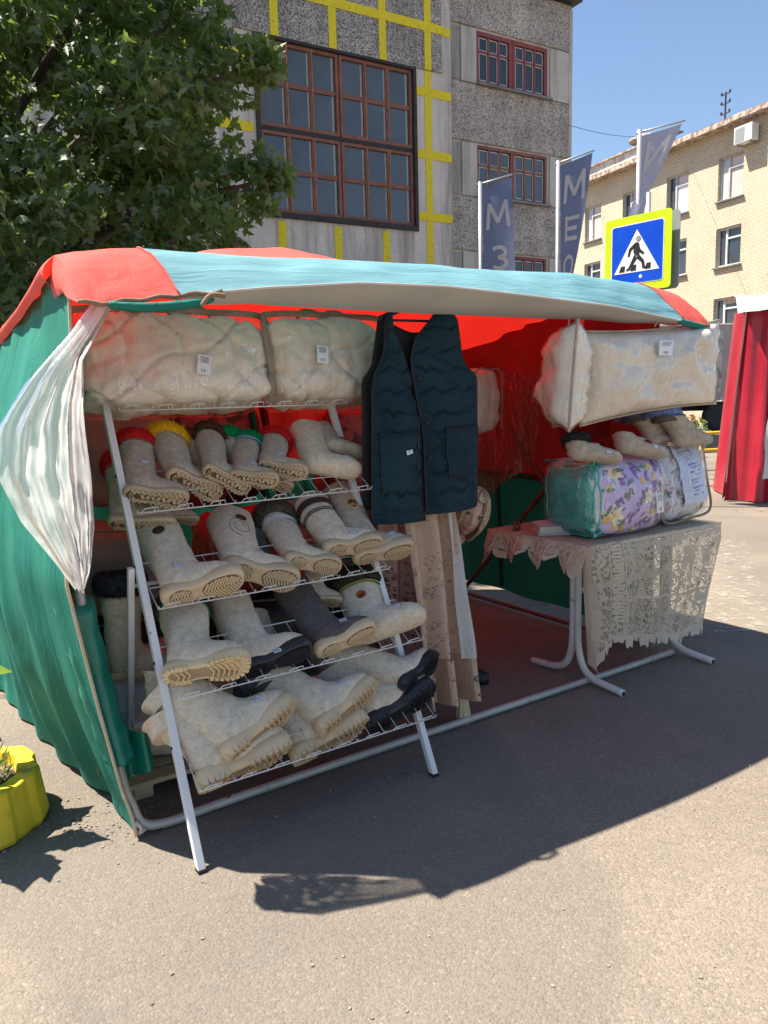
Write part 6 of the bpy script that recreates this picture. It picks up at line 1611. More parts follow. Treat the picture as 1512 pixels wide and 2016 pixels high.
MB().sheet(lambda s, t: Vector((lerp(1.16, 1.50, s), .27 + .02 * math.sin(s * 12), lerp(1.12, .26, t))), 20, 20).build('backing', drape_c, hp, smooth=True)

# ------------------------------------------------------------------ bagged bedding on the table
lil = pbr('lilac_printed_cotton', (.54, .42, .70), (.62, .50, .76), sc=4, rough=.6)
tealbag = film('teal_mesh_side', tint=(.25, .75, .68), opac=.55, wr=.5, wsc=9, rough=.2, milky=(.04, .42, .36))
teal_s = pbr('teal_bag_side', (.025, .23, .21), (.07, .42, .35), sc=5, rough=.35, bsc=10, bst=.5, stretch=(1, 1, 3))
tealp = pbr('teal_piping', (.02, .42, .34), (.03, .48, .40), rough=.45)
zipw = pbr('white_zip_tape', (.70, .69, .66), (.62, .61, .58), sc=60, rough=.7)
PET = {'lily': pbr('print_lily', (.78, .74, .60), (.80, .72, .42), sc=24, rough=.6), 'gold': pbr('print_gold', (.74, .40, .05), (.78, .52, .12), sc=30, rough=.6),
       'violet': pbr('print_violet', (.19, .05, .36), (.28, .09, .46), sc=30, rough=.6), 'leaf': pbr('print_leaf', (.09, .14, .08), (.17, .22, .13), sc=30, rough=.6), 'stamen': pbr('print_stamen', (.30, .16, .04), rough=.6),
       'sage': pbr('print_sage', (.30, .38, .36), (.40, .46, .46), sc=20, rough=.6), 'rose': pbr('print_rose', (.52, .22, .26), (.60, .32, .34), sc=20, rough=.6)}
def petal(n=7, w=.34):
    up = [(j / n, w * math.sin(math.pi * (j / n) ** .75)) for j in range(n + 1)]
    return up + [(x, -y) for x, y in up[-2:0:-1]]
def print_on(parent, bv, org, spec, lift):
    """flat cotton print: petals laid on the cloth. spec = [(kind, x, z, petals, size, width, rot)]"""
    mbs = {}
    for li, (kind, x, z, n, sz, w, ro) in enumerate(spec):
        mb = mbs.setdefault(kind, MB()); ol_ = petal(6, w)
        for k in range(n):
            a = ro + k * 2 * math.pi / max(n, 1)
            pts = []
            for px_, py_ in ol_:
                X = x + sz * (px_ * math.cos(a) - py_ * math.sin(a)); Z = z + sz * (px_ * math.sin(a) + py_ * math.cos(a))
                hit = bv.ray_cast(Vector((X, -2, Z)), Vector((0, 1, 0)))
                if hit[0] is None: pts = None; break
                nn = hit[1] if hit[1].y < 0 else -hit[1]
                pts.append(hit[0] + nn * (lift + .00035 * (li % 7)))
            if pts: mb.poly(pts)
    for kind, mb in mbs.items():
        if mb.f: mb.build('printed_' + kind, PET[kind], parent, recalc=False, kind='stuff')
def bag(label, M_, size, seed, mat, name='bedding_bag'):
    root = thing(name, label, 'bag', M_)
    mb = bale_pts(size, 36, 5.2, .014, seed, .16)
    body = weld(mb.build('bedding', mat, root, smooth=True))
    return root, mb, body
b1, mb1, bo1 = bag('teal-sided zip bag of lilac floral bedding on the table', lean_M(2.585, .135, .757, -2, -2), (.57, .36, .405), 2, lil)
bv1 = BVHTree.FromPolygons(mb1.v, mb1.f); rgf = random.Random(4); spec = []
for _ in range(70): spec.append(('leaf', rgf.uniform(-.22, .25), rgf.uniform(.03, .38), 1, rgf.uniform(.03, .055), .22, rgf.uniform(0, 6.28)))
for x, z in ((-.12, .30), (-.03, .34), (.06, .31), (.15, .35), (.20, .22), (.10, .16), (.02, .22), (-.06, .10), (.05, .06), (.17, .08), (-.15, .18), (.22, .31), (-.02, .16), (.11, .25)):
    for dx, dz in ((0, 0), (.022, .012), (.008, -.024)): spec.append(('violet', x + dx, z + dz, 5, .017, .40, rgf.uniform(0, 6)))
for x, z in ((-.19, .26), (.10, .34), (.13, .29), (-.10, .04), (.12, .11), (.19, .14), (-.20, .10), (.03, .28), (-.15, .06)): spec.append(('gold', x, z, 5, .026, .38, rgf.uniform(0, 6)))
for x, z, s_ in ((-.15, .33, .058), (-.16, .12, .066), (.06, .20, .062), (.21, .20, .05), (-.02, .36, .03), (.22, .05, .05), (.02, .02, .04)):
    r0 = rgf.uniform(0, 6); spec.append(('lily', x, z, 6, s_, .24, r0)); spec.append(('gold', x, z, 6, s_ * .42, .12, r0)); spec.append(('stamen', x, z, 5, s_ * .34, .06, r0 + .5))
print_on(b1, bv1, None, spec, .0012)
def on_x(bv, y, z, dirx=-1):
    h_ = bv.ray_cast(Vector((dirx * 2, y, z)), Vector((-dirx, 0, 0))); return h_[0]
def side1(s, t):
    y = lerp(-.165, .165, s); z = lerp(.012, .393, t); q = on_x(bv1, y, z)
    q = q if q else Vector((-.27, y, z))
    return q + Vector((-.004 - .005 * abs(fbm((y * 2, z * 5, 1), 4)), 0, 0))
MB().sheet(side1, 20, 28).build('teal_side', teal_s, b1, smooth=True)
ring_ = [side1(0, k / 16) for k in range(17)] + [side1(k / 14, 1) for k in range(1, 15)] + [side1(1, 1 - k / 16) for k in range(1, 17)] + [side1(1 - k / 14, 0) for k in range(1, 14)]
MB().tube([p + Vector((-.003, 0, 0)) for p in ring_], .0055, 6, closed=True).build('piping', tealp, b1, smooth=True)
def on_y(bv, x, z):
    h_ = bv.ray_cast(Vector((x, -2, z)), Vector((0, 1, 0))); return (h_[0] if h_[0] else Vector((x, -.17, z))) + Vector((0, -.004, 0))
MB().sheet(lambda s, t: on_y(bv1, lerp(-.268, -.238, s), lerp(.015, .39, t)), 3, 30).build('zip_tape', zipw, b1, smooth=True)
for x in (-.270, -.235): MB().tube([on_y(bv1, x, lerp(.012, .392, k / 30)) for k in range(31)], .005, 6).build('piping', tealp, b1, smooth=True)
fb1 = bale_pts((.595, .40, .415), 26, 5.4, .010, 44, .16); weld(fb1.build('clear_front', film('clear_front_film', opac=.06, wr=.4, wsc=7, rough=.1), b1, smooth=True))
pq = on_y(bv1, .17, .15); label_card(b1, Matrix.Translation(pq + Vector((0, -.008, 0))) @ Matrix.Rotation(R(-3), 4, 'Y'), .055, .105, 6, 9)
b2, mb2, bo2 = bag('clear bag of pale leafy bedding with a handwritten price sheet', lean_M(3.125, .135, .757, -9, 4), (.47, .27, .44), 31, pbr('pale_printed_cotton', (.56, .58, .66), (.70, .71, .74), sc=5, rough=.6), 'bedding_bag')
bv2 = BVHTree.FromPolygons(mb2.v, mb2.f); spec = []
for _ in range(60): spec.append((rgf.choice(('sage', 'sage', 'sage', 'leaf', 'rose')), rgf.uniform(-.21, .21), rgf.uniform(.03, .40), rgf.choice((1, 2, 5)), rgf.uniform(.016, .035), .25, rgf.uniform(0, 6.28)))
print_on(b2, bv2, None, spec, .0010)
fb2 = bale_pts((.495, .31, .45), 26, 5.4, .012, 61, .16); weld(fb2.build('clear_bag', film('wrinkled_bedding_film', opac=.10, wr=.6, wsc=9, rough=.1), b2, smooth=True))
for pts_ in ([(-.235, -.12, .42), (-.1, -.13, .45), (.1, -.13, .455), (.235, -.12, .43), (.245, -.13, .2), (.24, -.13, .03), (0, -.145, .005), (-.24, -.13, .01), (-.245, -.13, .2), (-.235, -.12, .42)],):
    MB().tube(spline(pts_, 50), .008, 6).build('bag_binding', zip_m, b2, smooth=True)
sh = thing('price_sheet', 'handwritten white price sheet on the front of the pale bedding bag', 'price list', lean_M(3.125, .135, .757, -9, 4))
def shp(s, t):
    x = lerp(-.135, .105, s) + .03 * (1 - t); q = on_y(bv2, x, lerp(.085, .425, t)); return Vector((x, q.y - .020 - .004 * math.sin(t * 5), lerp(.085, .425, t)))
pap2 = pbr('bluish_writing_paper', (.56, .60, .80), (.62, .66, .84), sc=3, rough=.6)
MB().sheet(shp, 8, 20).build('paper', pap2, sh, smooth=True)
lines = [('Одеяла', .30, .93, 1.1), ('верблюжья шерсть', .42, .865, .8), ('2 сп.        - 75', .50, .79, .9), ('172×205   - 65', .52, .73, .8), ('Двуспальн.  65', .52, .655, .9), ('175×200    - 85.', .55, .595, .9), ('Евро        -100', .52, .525, .95), ('200×220   95.', .56, .465, .85), ('Детское   - 50.', .52, .395, .95), ('110×140', .45, .335, .8), ('Подушка  -38.', .53, .265, .95), ('50×70', .48, .205, .8), ('70×70      -35.', .56, .145, .9)]
wr_ = MB()
for txt, sx, tz_, sz in lines:
    vs_, fs_ = text_mesh(txt, .017 * sz)
    pts = []
    for v_ in vs_:
        s = sx + v_.x / .24; t = tz_ + (v_.y + .10 * v_.x + .0016 * math.sin(v_.x * 500)) / .34
        pts.append(shp(max(.01, min(.99, s)), max(0, min(1, t))) + Vector((0, -.0012, 0)))
    wr_.add(pts, fs_)
wr_.build('handwriting', ink, sh, recalc=False, kind='stuff')

# ------------------------------------------------------------------ things lying on and around the table
def place_boot(label, h_, t_, p_, kw, name='felt_boot', cat='boot', seed=0, group=None):
    # (heel, toe, collar centre) in the stall frame
    h_, t_, p_ = Vector(h_), Vector(t_), Vector(p_); L_ = (t_ - h_).length; x_ = (t_ - h_) / L_
    tx = (p_ - h_).dot(x_); tz = ((p_ - h_) - x_ * tx).length
    root = thing(name, label, cat, SM @ frame(t_ - h_, p_ - h_, h_), group)
    return root, make_boot(root, L_, tz, max(-.1, min(.1, tx - .2 * L_)), seed=seed, **kw), L_
r_, q_, L_ = place_boot('grey felt boot with blue fur cuff lying on the pale bedding bag', (2.94, -.02, 1.18), (3.19, -.09, 1.175), (2.87, .02, 1.285), dict(felt='grey', sole='none', fur=('blue', .05, .018), trim=(('dark', .005), ('blue', .004))), seed=71)
place_boot('second blue-cuffed felt boot half hidden behind its partner', (2.86, .10, 1.19), (3.10, .05, 1.19), (2.78, .14, 1.29), dict(felt='grey', sole='none', fur=('blue', .05, .018), trim=(('dark', .005),)), seed=72)
for lb, h_, t_, p_, fl_ in (('grey felt slipper with black fur lying on the lilac floral bag', (2.17, .03, 1.165), (2.44, -.09, 1.125), (2.19, .06, 1.255), False), ('grey felt slipper with a crimson flower lying on the lilac floral bag', (2.49, .0, 1.185), (2.775, -.10, 1.125), (2.52, .03, 1.285), True)):
    r_, q_, L_ = place_boot(lb, h_, t_, p_, dict(felt='grey', sole='none', slip=True, fur=None if fl_ else ('black', .035, .020)), 'felt_slipper', 'slipper', seed=81 + fl_)
    M_ = on_boot(r_, q_[0], .52 * L_, .07 * q_[1])
    if M_ is not None and fl_:
        shp_ = [((.020 + .007 * math.cos(5 * a)) * math.cos(a) * 1.2, (.014 + .005 * math.cos(5 * a)) * math.sin(a)) for a in [j * 2 * math.pi / 40 for j in range(40)]]
        badge(r_, M_, 0, 0, flower_m, shape=shp_); badge(r_, M_ @ Matrix.Translation((0, -.003, 0)), .006, .005, TRM['dark'])
    M_ = on_boot(r_, q_[0], .66 * L_, .05 * q_[1])
    if M_ is not None: price_tag(r_, M_, '15', .9)
    em = MB()
    for k in range(5):
        M_ = on_boot(r_, q_[0], (.80 + .035 * math.cos(k * 1.256)) * L_, (.055 + .012 * math.sin(k * 1.256)) * q_[1])
        if M_ is not None: em.add([M_ @ Vector((.005 * math.cos(j * 1.047), -.001, .004 * math.sin(j * 1.047))) for j in range(6)], [tuple(range(6))])
    if em.f: em.build('embroidery', zipw, r_)
r_, q_, L_ = place_boot('small brown-trimmed felt slipper between the two bedding bags', (2.86, .10, 1.195), (3.03, .0, 1.20), (2.86, .13, 1.27), dict(felt='grey', sole='none', slip=True), 'felt_slipper', 'slipper', seed=91)
def flat_cloth(label, pts, th, mat, name, cat):
    o = MB(); n = len(pts)
    ob = o.loft([[Vector(p) for p in pts], [Vector(p) + Vector((0, 0, th)) for p in pts]]).build(name, mat, None, bevel=.003); ob.matrix_basis = SM
    return tag(ob, label, cat)
canv = pbr('beige_canvas', (.46, .38, .28), (.54, .45, .34), sc=6, rough=.85, bsc=30, bst=.3)
flat_cloth('folded beige canvas cloth under the blue-cuffed boots', [(2.92, .0, 1.198), (3.2, -.04, 1.205), (3.34, .04, 1.20), (3.30, .22, 1.205), (2.98, .24, 1.20)], .022, canv, 'folded_cloth', 'cloth')
# book, papers, insole pad, pink card, cruet, mesh bag at the left end of the table
bkk = thing('paper_stack', 'thick worn notebook lying on the near left corner of the table', 'notebook', SM @ Matrix.Translation((2.36, .27, .757)) @ Matrix.Rotation(R(-32), 4, 'Z'))
MB().box((0, 0, .004), (.24, .17, .006)).build('cover', pbr('pale_violet_cover', (.5, .46, .6), rough=.5), bkk)
pgm = pbr('yellowed_pages', (.56, .50, .40), (.64, .58, .48), sc=40, rough=.9, stretch=(1, 1, 12))
for k in range(9): MB().box((rnd.uniform(-.004, .004), rnd.uniform(-.003, .003), .0105 + k * .0042), (.225, .155, .0039), Matrix.Rotation(R(rnd.uniform(-1.5, 1.5)), 3, 'Z')).build('page_block', pgm, bkk)
MB().sheet(lambda s, t: Vector((lerp(-.12, .13, s), lerp(-.08, .08, t), .050 + .008 * math.sin(s * 4) * t)), 10, 6).build('cover', pbr('violet_paper', (.60, .58, .70), rough=.5), bkk, smooth=True)
ins = thing('felt_loafer', 'flat beige felt loafer lying on the notebook', 'slipper', SM @ Matrix.Translation((2.44, .30, .812)) @ Matrix.Rotation(R(-20), 4, 'Z') @ Matrix.Rotation(R(14), 4, 'X'))
ol_ = [(.0 + .085 * math.cos(a) * (1.15 if math.cos(a) > 0 else .95), .042 * math.sin(a)) for a in [k * 2 * math.pi / 28 for k in range(28)]]
MB().loft([[Vector((x, y, 0)) for x, y in ol_], [Vector((x * 1.02, y * 1.05, .02)) for x, y in ol_], [Vector((x * .9, y * .85, .045)) for x, y in ol_], [Vector((x * .55 - .01, y * .5, .048)) for x, y in ol_]], caps=False).build('upper', FELT['grey'], ins, smooth=True)
MB().poly([Vector((x * .60 - .01, y * .55, .044)) for x, y in ol_]).build('opening', FELT['lining'], ins)
MB().poly([Vector((x, y, -.001)) for x, y in ol_]).build('sole', RUB['sand'], ins)
pc = thing('pink_card', 'small pink printed card standing on the table behind the loafer', 'card', SM @ Matrix.Translation((2.55, .42, .86)) @ Matrix.Rotation(R(-25), 4, 'Z') @ Matrix.Rotation(R(35), 4, 'X'))
MB().box((0, 0, 0), (.10, .065, .0015)).build('card', pbr('pink_card_stock', (.62, .22, .30), (.66, .26, .34), rough=.6), pc)
for k in range(3): MB().box((0, .012 - k * .012, .0012), (.055, .004, .0006)).build('print', ink, pc)
MB().box((.0, .0, -.02), (.06, .04, .036)).build('stand', canv, pc)
MB().box((.0, .0, -.06), (.05, .035, .05)).build('stand', canv, pc)
om = thing('orange_mesh_bag', 'orange net bag standing on the table against the green wall', 'bag', SM @ Matrix.Translation((2.62, .50, .757)))
bo = bale_pts((.10, .10, .20), 10, 2.6, .02, 6, .0); weld(bo.build('contents', pbr('rust_red_contents', (.30, .04, .02), (.42, .10, .03), sc=14, rough=.7), om, smooth=True))
nt_ = MB()
for k in range(9): nt_.tube([(.056 * math.cos(a), .056 * math.sin(a), .015 + k * .022) for a in [j * 2 * math.pi / 14 for j in range(14)]], .0022, 4, closed=True)
for j in range(12): nt_.tube([(.057 * math.cos(j * .5236), .057 * math.sin(j * .5236), .01), (.057 * math.cos(j * .5236 + .3), .057 * math.sin(j * .5236 + .3), .20)], .0022, 4)
nt_.build('netting', pbr('orange_netting', (.60, .16, .03), rough=.6), om)
sp2 = thing('wooden_figurine', 'tiny brown wooden trinket on the lace near the far table corner', 'trinket', SM @ Matrix.Translation((2.26, .47, .757)))
for x in (-.018, .012): MB().lathe([(.012, 0), (.010, .012), (.006, .02), (.011, .032), (.009, .045), (.002, .05)], 12, (x, 0, 0)).build('turned_piece', pbr('brown_lacquer', (.10, .04, .02), (.16, .07, .03), rough=.35), sp2, smooth=True)

# ------------------------------------------------------------------ stock stored inside the stall
bgm = {'rose': pbr('rose_quilt_cover', (.34, .22, .19), (.42, .28, .25), sc=3, rough=.6, bsc=8, bst=.3), 'redfl': pbr('red_floral_cover', (.42, .07, .065), (.11, .02, .03), sc=7, rough=.5, lo=.5, hi=.56), 'white': pbr('pale_stock_bag', (.58, .54, .50), (.66, .62, .58), sc=3, rough=.35, bsc=7, bst=.4),
       'sack': pbr('grey_polythene_sack', (.50, .47, .45), (.62, .59, .57), sc=4, rough=.35, bsc=8, bst=.6), 'dark': pbr('dark_stock_sack', (.02, .025, .024), (.04, .045, .042), sc=4, rough=.4, bsc=8, bst=.5), 'redbag': pbr('red_stock_bag', (.55, .06, .05), (.62, .09, .07), sc=3, rough=.35, bsc=8, bst=.4)}
def stock(label, c, size, mat, seed, rz=0, rx=0, k=5, wr=.02, cat='bag', name='stock_bag'):
    root = thing(name, label, cat, lean_M(c[0], c[1], c[2], rx, rz))
    weld(bale_pts(size, 20, k, wr, seed, .08).build('bag', bgm[mat], root, smooth=True))
    w, d, h = size
    MB().tube(spline([(-w * .46, -d * .5, h * .06), (-w * .47, -d * .5, h * .9), (0, -d * .52, h * .97), (w * .47, -d * .5, h * .9), (w * .46, -d * .5, h * .06)], 24), .006, 5).build('seam', zip_m, root, smooth=True)
    return root
stock('red-lit bagged quilt hanging inside behind the vest', (2.32, .95, 1.27), (.34, .28, .38), 'white', 1, 20)
stock('red floral bag stored deep behind the top boot shelf', (.78, 1.15, .98), (.52, .28, .52), 'redfl', 2)
stock('rose quilt bag stored behind the left post', (.32, 1.15, 1.02), (.46, .30, .55), 'rose', 3)
stock('second red floral bag stored deep behind the slipper', (1.62, 1.10, .95), (.46, .30, .50), 'redfl', 5)
stock('scarlet bag lying behind the second boot shelf', (.86, .72, .66), (.66, .34, .34), 'redbag', 6)
stock('rose striped bag lying behind the left post, below the red-cuffed boot', (.20, .90, .58), (.44, .36, .40), 'rose', 7)
stock('dark sack on the floor in the left rear corner', (.20, 1.0, .02), (.52, .50, .55), 'dark', 8)
stock('crumpled grey polythene sack on the pallet behind the left post', (.15, .52, .07), (.50, .30, .44), 'sack', 10, 8, 0, 4, .035)
stock('crumpled grey polythene sack lying at the foot of the rack', (.56, .50, .07), (.42, .34, .26), 'sack', 11, -6, 0, 4, .035)
stock('dark sack on the floor behind the middle of the rack', (.85, .85, .02), (.60, .50, .58), 'dark', 12)
stock('dark sack on the floor behind the lace lengths', (1.35, 1.2, .02), (.40, .5, .60), 'dark', 13)
for i, (u_, mt, lb) in enumerate(((.99, green_d, 'green painted upright leaning inside behind the boots'), (1.06, red_d, 'red painted upright leaning inside behind the boots'))):
    o = MB().bar((u_ + .06, .80, .02), (u_ - .06, 1.05, 1.75), .055, .02).build('stall_upright', mt); o.matrix_basis = SM; tag(o, lb, 'upright')
pal = thing('wooden_pallet', 'low wooden pallet under the sacks behind the rack', 'pallet', SM @ Matrix.Translation((.42, .50, 0)))
for k in range(5): MB().box((0, -.22 + k * .11, .055), (.78, .085, .018)).build('plank', wood_m, pal)
for k in range(3): MB().box((-.34 + k * .34, 0, .023), (.07, .52, .045)).build('bearer', wood_m, pal)
tar_g = pbr('glossy_green_tarpaulin', (.004, .17, .115), (.008, .21, .145), sc=5, rough=.3, bsc=28, bst=.35)
tr_ = thing('tarpaulin_roll', 'glossy green tarpaulin rolled round the left front pole', 'tarpaulin', SM)
c_ = spline([(-.14, .10, .84), (-.115, .09, .64), (-.085, .05, .44), (-.055, .022, .30)], 24)
rings_ = []
for i, p in enumerate(c_):
    f = i / 24; rr = lerp(.062, .048, f) * (1 + .05 * math.sin(i * 1.1))
    rings_.append([p + Vector((rr * math.cos(a) * (1 + .09 * math.sin(a * 5 + f * 3)), rr * math.sin(a) * (1 + .09 * math.sin(a * 5 + f * 3)), .02 * math.sin(a))) for a in [k * 2 * math.pi / 30 for k in range(30)]])
MB().loft(rings_).build('roll', tar_g, tr_, smooth=True)
MB().sheet(lambda s, t: Vector((lerp(-.03, .05 + .02 * t, s), .05 + .03 * math.sin(s * 6), lerp(.36, .17 + .05 * s, t))), 16, 14).build('loose_end', tar_g, tr_, smooth=True)
# ------------------------------------------------------------------ the seller peeking out between vest and curtain
skin_m = pbr('skin', (.52, .30, .23), (.58, .35, .27), sc=9, rough=.5, bsc=90, bst=.05)
lip_m = pbr('lips', (.34, .10, .10), rough=.4); iris_m = pbr('dark_iris', (.02, .018, .015), rough=.15); eyew_m = pbr('eye_white', (.62, .60, .58), rough=.2)
hair_m = pbr('ash_blonde_hair', (.40, .29, .17), (.58, .46, .30), sc=26, rough=.45, stretch=(6, 6, .8), bsc=30, bst=.4)
cloth_d = pbr('dark_knit_top', (.03, .032, .04), (.05, .05, .06), sc=30, rough=.9)
stripe_m, nt, out, obj = newmat('striped_trousers')
wv = nd(nt, 'ShaderNodeTexWave', {'Vector': obj, 'Scale': 28.0}, bands_direction='Z')
bb = nd(nt, 'ShaderNodeBsdfPrincipled', {'Base Color': ramp(nt, wv.outputs[0], [(.4, (.06, .06, .07)), (.6, (.34, .33, .34))]), 'Roughness': .9}); nt.links.new(bb.outputs[0], out.inputs[0])
def skin_geo(V_, E_, rad, sub=2):
    me = bpy.data.meshes.new('sk'); me.from_pydata(V_, E_, []); o = bpy.data.objects.new('sk', me); col.objects.link(o)
    m_ = o.modifiers.new('s', 'SKIN'); m_.use_smooth_shade = True
    for i, r_ in enumerate(rad): me.skin_vertices[0].data[i].radius = (r_, r_) if not isinstance(r_, tuple) else r_
    me.skin_vertices[0].data[0].use_root = True
    q = o.modifiers.new('u', 'SUBSURF'); q.levels = sub; q.render_levels = sub
    dg = bpy.context.evaluated_depsgraph_get(); e = bpy.data.meshes.new_from_object(o.evaluated_get(dg))
    vs_ = [v.co.copy() for v in e.vertices]; fs_ = [tuple(p.vertices) for p in e.polygons]
    bpy.data.objects.remove(o); bpy.data.meshes.remove(me); bpy.data.meshes.remove(e)
    return vs_, fs_
HC = Vector((.420, 3.733, .925))                                # centre of the head
per = thing('person', 'blonde person crouching behind the vest, half the face peeking out', 'person', Matrix.Translation((HC.x, HC.y, 0)))
body = MB()
# head: deformed sphere, facing -y, tilted
HR = Matrix.Rotation(R(8), 4, 'Z') @ Matrix.Rotation(R(24), 4, 'Y') @ Matrix.Rotation(R(6), 4, 'X')
HMx = Matrix.Translation((0, 0, HC.z)) @ HR
def head_pt(a, b):
    """a azimuth (0 = face), b polar from top"""
    x, y, z = math.sin(b) * math.sin(a), -math.sin(b) * math.cos(a), math.cos(b)
    w = .073 if z > -.1 else .073 * (1 - .30 * (min(1, -z - .1)) ** 1.3)
    p = Vector((x * w, y * .092 * (1 if y < 0 else 1.05), z * .115))
    if y < 0:
        fx = p.x; fz = p.z
        g_ = lambda cx, cz, sx, sz, h_: h_ * math.exp(-((fx - cx) / sx) ** 2 - ((fz - cz) / sz) ** 2)
        d = g_(0, -.012, .010, .024, .016) + g_(0, -.030, .014, .012, .014) + g_(0, .03, .04, .012, .006)
        d += g_(0, -.060, .024, .010, .007) + g_(0, -.098, .024, .018, .008) + g_(.036, -.030, .02, .022, .005) + g_(-.036, -.030, .02, .022, .005)
        d -= g_(.031, .004, .015, .010, .010) + g_(-.031, .004, .015, .010, .010) + g_(0, -.075, .02, .007, .003)
        p.y -= d
    return p
NA, NB = 64, 48
rings_ = [[HMx @ head_pt(i * 2 * math.pi / NA, max(.02, min(math.pi - .02, j * math.pi / NB))) for i in range(NA)] for j in range(NB + 1)]
body.loft(rings_)
for s_ in (1, -1):   # ears
    body.loft([[HMx @ Vector((s_ * (.070 + .010 * q), .012 + .020 * math.cos(a) * (1 - .3 * q), -.005 + .030 * math.sin(a) * (1 - .3 * q))) for a in [k * 2 * math.pi / 14 for k in range(14)]] for q in (0, .6, 1)])
NK = HMx @ Vector((0, .02, -.10))
V_ = [(-.36, .30, .38), (-.33, .25, .55), (-.26, .18, .69), tuple(NK + Vector((-.01, .03, -.05))), tuple(NK + Vector((0, 0, .02)))]
E_ = [(0, 1), (1, 2), (2, 3), (3, 4)]; Rd = [.13, .12, (.12, .08), .05, .048]
def limb(pts, rads, root_i):
    i = root_i
    for p, r_ in zip(pts, rads): V_.append(p); Rd.append(r_); E_.append((i, len(V_) - 1)); i = len(V_) - 1
    return i
for s_ in (1, -1):
    w_ = limb([(-.27 + s_ * .15, .18, .67), (-.33 + s_ * .17, .10, .50), (-.36 + s_ * .08, -.04, .46), (-.36 + s_ * .07, -.09, .455)], [.052, .042, .034, .03], 2)
    for f, (dx, ln) in enumerate(((-.028, .060), (-.010, .075), (.010, .080), (.028, .072))):
        limb([(-.36 + s_ * .07 + dx, -.13, .45), (-.36 + s_ * .07 + dx, -.13 - ln * .5, .435), (-.36 + s_ * .07 + dx, -.13 - ln * .8, .415)], [.0095, .009, .0075], w_)
    limb([(-.36 + s_ * .07 - s_ * .045, -.11, .46), (-.36 + s_ * .07 - s_ * .055, -.145, .45)], [.011, .009], w_)
vs_, fs_ = skin_geo(V_, E_, Rd); body.add(vs_, fs_)
body.build('body', skin_m, per, smooth=True)
# hair: shell falling either side of the face, with strands
hair = MB()
def hair_pt(a, t):
    b = lerp(.02, 1.0, t) * lerp(1.72, 2.42, min(1, max(0, (abs(a) - .55) / .7)))
    fr_ = max(0, 1 - abs(a) / .55); b = lerp(b, min(b, lerp(.0, .88, t)), 1 if fr_ > 0 else 0)
    p = head_pt(a, b); c = Vector((0, .01, 0)); g_ = 1.16 + .05 * math.sin(a * 9 + t * 3) + .025 * math.sin(a * 31)
    q = c + (p - c) * g_
    if t > .7 and abs(a) > .5: q.z -= (t - .7) * .07
    return HMx @ q
hair.sheet(lambda s, t: hair_pt(lerp(-math.pi, math.pi, s), t), 110, 26)
ho = hair.build('hair', hair_m, per, smooth=True)
stn_ = MB(); rgh = random.Random(2)
for k in range(260):
    a = rgh.choice((-1, 1)) * rgh.uniform(.5, 2.6); t0 = rgh.uniform(0, .3)
    P_ = [hair_pt(a + .12 * math.sin(t * 4 + k), t) + HR.to_3x3() @ Vector((.004 * math.sin(k), -.004, 0)) for t in [lerp(t0, 1.04, j / 7) for j in range(8)]]
    stn_.tube(P_, [.0022, .0024, .0024, .0024, .0022, .0018, .0012, .0006], 4)
stn_.build('strands', hair_m, ho, smooth=True, kind='stuff')
for s_ in (1, -1):
    e = MB(); c_ = HMx @ Vector((s_ * .031, -.076, .004))
    e.lathe([(.0005, -.0115), (.006, -.010), (.0105, -.005), (.0115, 0), (.0105, .005), (.006, .010), (.0005, .0115)], 16); eo = e.build('eye', eyew_m, per, smooth=True); eo.matrix_basis = Matrix.Translation(c_)
    MB().lathe([(.0055, .0), (.004, .0015), (.0005, .002)], 14).build('iris', iris_m, eo, smooth=True).matrix_basis = Matrix.Translation((0, -.0106, 0)) @ Matrix.Rotation(R(90), 4, 'X')
    for dz, r_, nm, mt in ((.0085, .0022, 'eyelid', iris_m), (-.0085, .0014, 'eyelid', skin_m), (.022, .0026, 'eyebrow', hair_m)):
        P_ = [HMx @ Vector((s_ * .031 + .015 * x, -.0895 + .010 * x * x - (.004 if dz > .02 else 0), .004 + dz * (1 - .35 * x * x))) for x in [-1, -.6, -.2, .2, .6, 1]]
        MB().tube(P_, r_, 6).build(nm, mt, per, smooth=True)
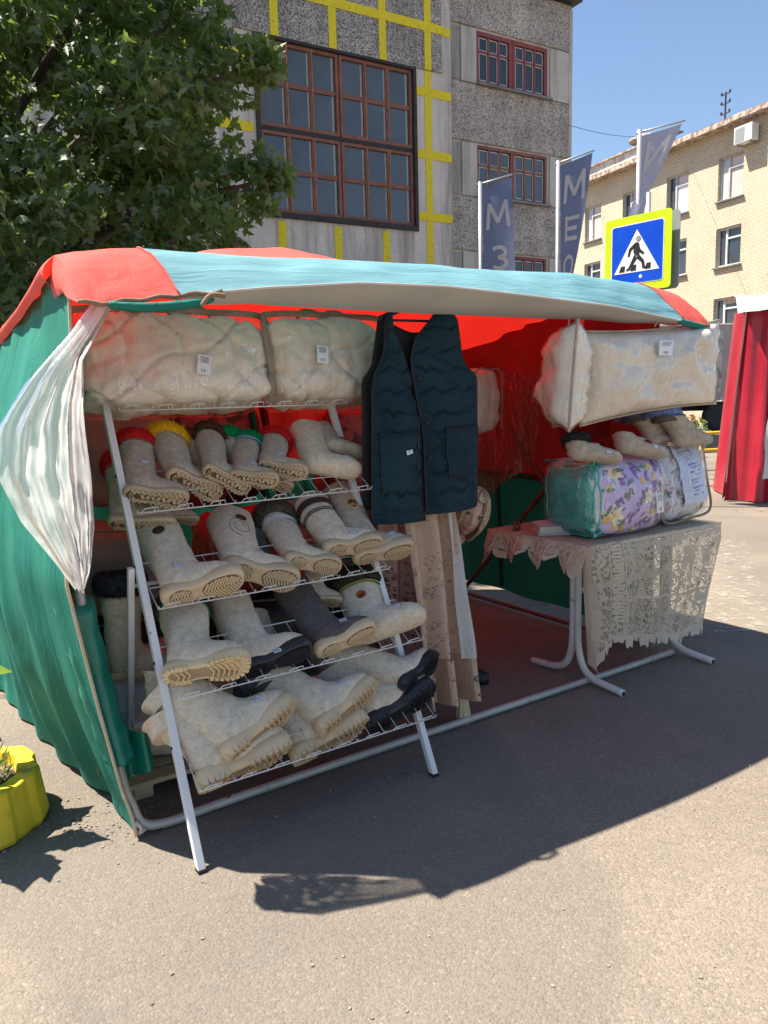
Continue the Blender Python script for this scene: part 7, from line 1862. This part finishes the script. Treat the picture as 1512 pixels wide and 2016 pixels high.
MB().loft([[HMx @ Vector((x, -.098 + 6 * x * x - (.003 if abs(z) < .003 else 0), -.063 + z * (1 - (x / .026) ** 2))) for x in [-.024, -.016, -.008, 0, .008, .016, .024]] for z in (.006, .002, -.001, -.007)], caps=False, closed_ring=False).build('lips', lip_m, per, smooth=True)
# clothes
V_ = [(-.36, .30, .32), (-.34, .26, .50), (-.27, .18, .68), (-.20, .14, .755)]; E_ = [(0, 1), (1, 2), (2, 3)]; Rd = [.15, .145, (.14, .10), .065]
for s_ in (1, -1): limb([(-.27 + s_ * .15, .18, .66), (-.33 + s_ * .17, .10, .50), (-.36 + s_ * .10, -.02, .465)], [.062, .052, .044], 2)
vs_, fs_ = skin_geo(V_, E_, Rd); MB().add(vs_, fs_).build('top', cloth_d, per, smooth=True)
V_ = [(-.36, .32, .33)]; E_ = []; Rd = [.15]
limb([(-.26, .28, .35), (-.20, .02, .40), (-.12, .16, .20), (-.06, .24, .09)], [.10, .075, .058, .05], 0)
limb([(-.44, .22, .36), (-.46, -.02, .41), (-.46, .06, .20), (-.46, .10, .08)], [.10, .075, .058, .05], 0)
vs_, fs_ = skin_geo(V_, E_, Rd); MB().add(vs_, fs_).build('trousers', stripe_m, per, smooth=True)
for c_, ang in (((-.03, .22, 0), -40), ((-.46, .04, 0), -100)):
    M_ = Matrix.Translation(c_) @ Matrix.Rotation(R(ang), 4, 'Z')
    MB().loft([[M_ @ Vector((.26 * (q[0] - .35), q[1] * .95 * s2 * 1.0, z)) for s2, sq in ((1, OUTL), (-1, OUTL[-2:0:-1])) for q in sq] for z in (0, .02, .05)] + [[M_ @ Vector((.13 * (q[0] - .5) - .03, q[1] * .8 * s2, .085)) for s2, sq in ((1, OUTL), (-1, OUTL[-2:0:-1])) for q in sq]]).build('shoe', blk, per, smooth=True)
stl = thing('low_stool', 'low dark stool under the crouching person', 'stool', Matrix.Translation((HC.x - .36, HC.y + .34, 0)))
MB().box((0, 0, .205), (.30, .28, .03)).build('seat', wood_m, stl, bevel=.005)
for x in (-.12, .12):
    for y in (-.11, .11): MB().bar((x * 1.1, y * 1.1, 0), (x, y, .19), .03).build('leg', wood_m, stl)
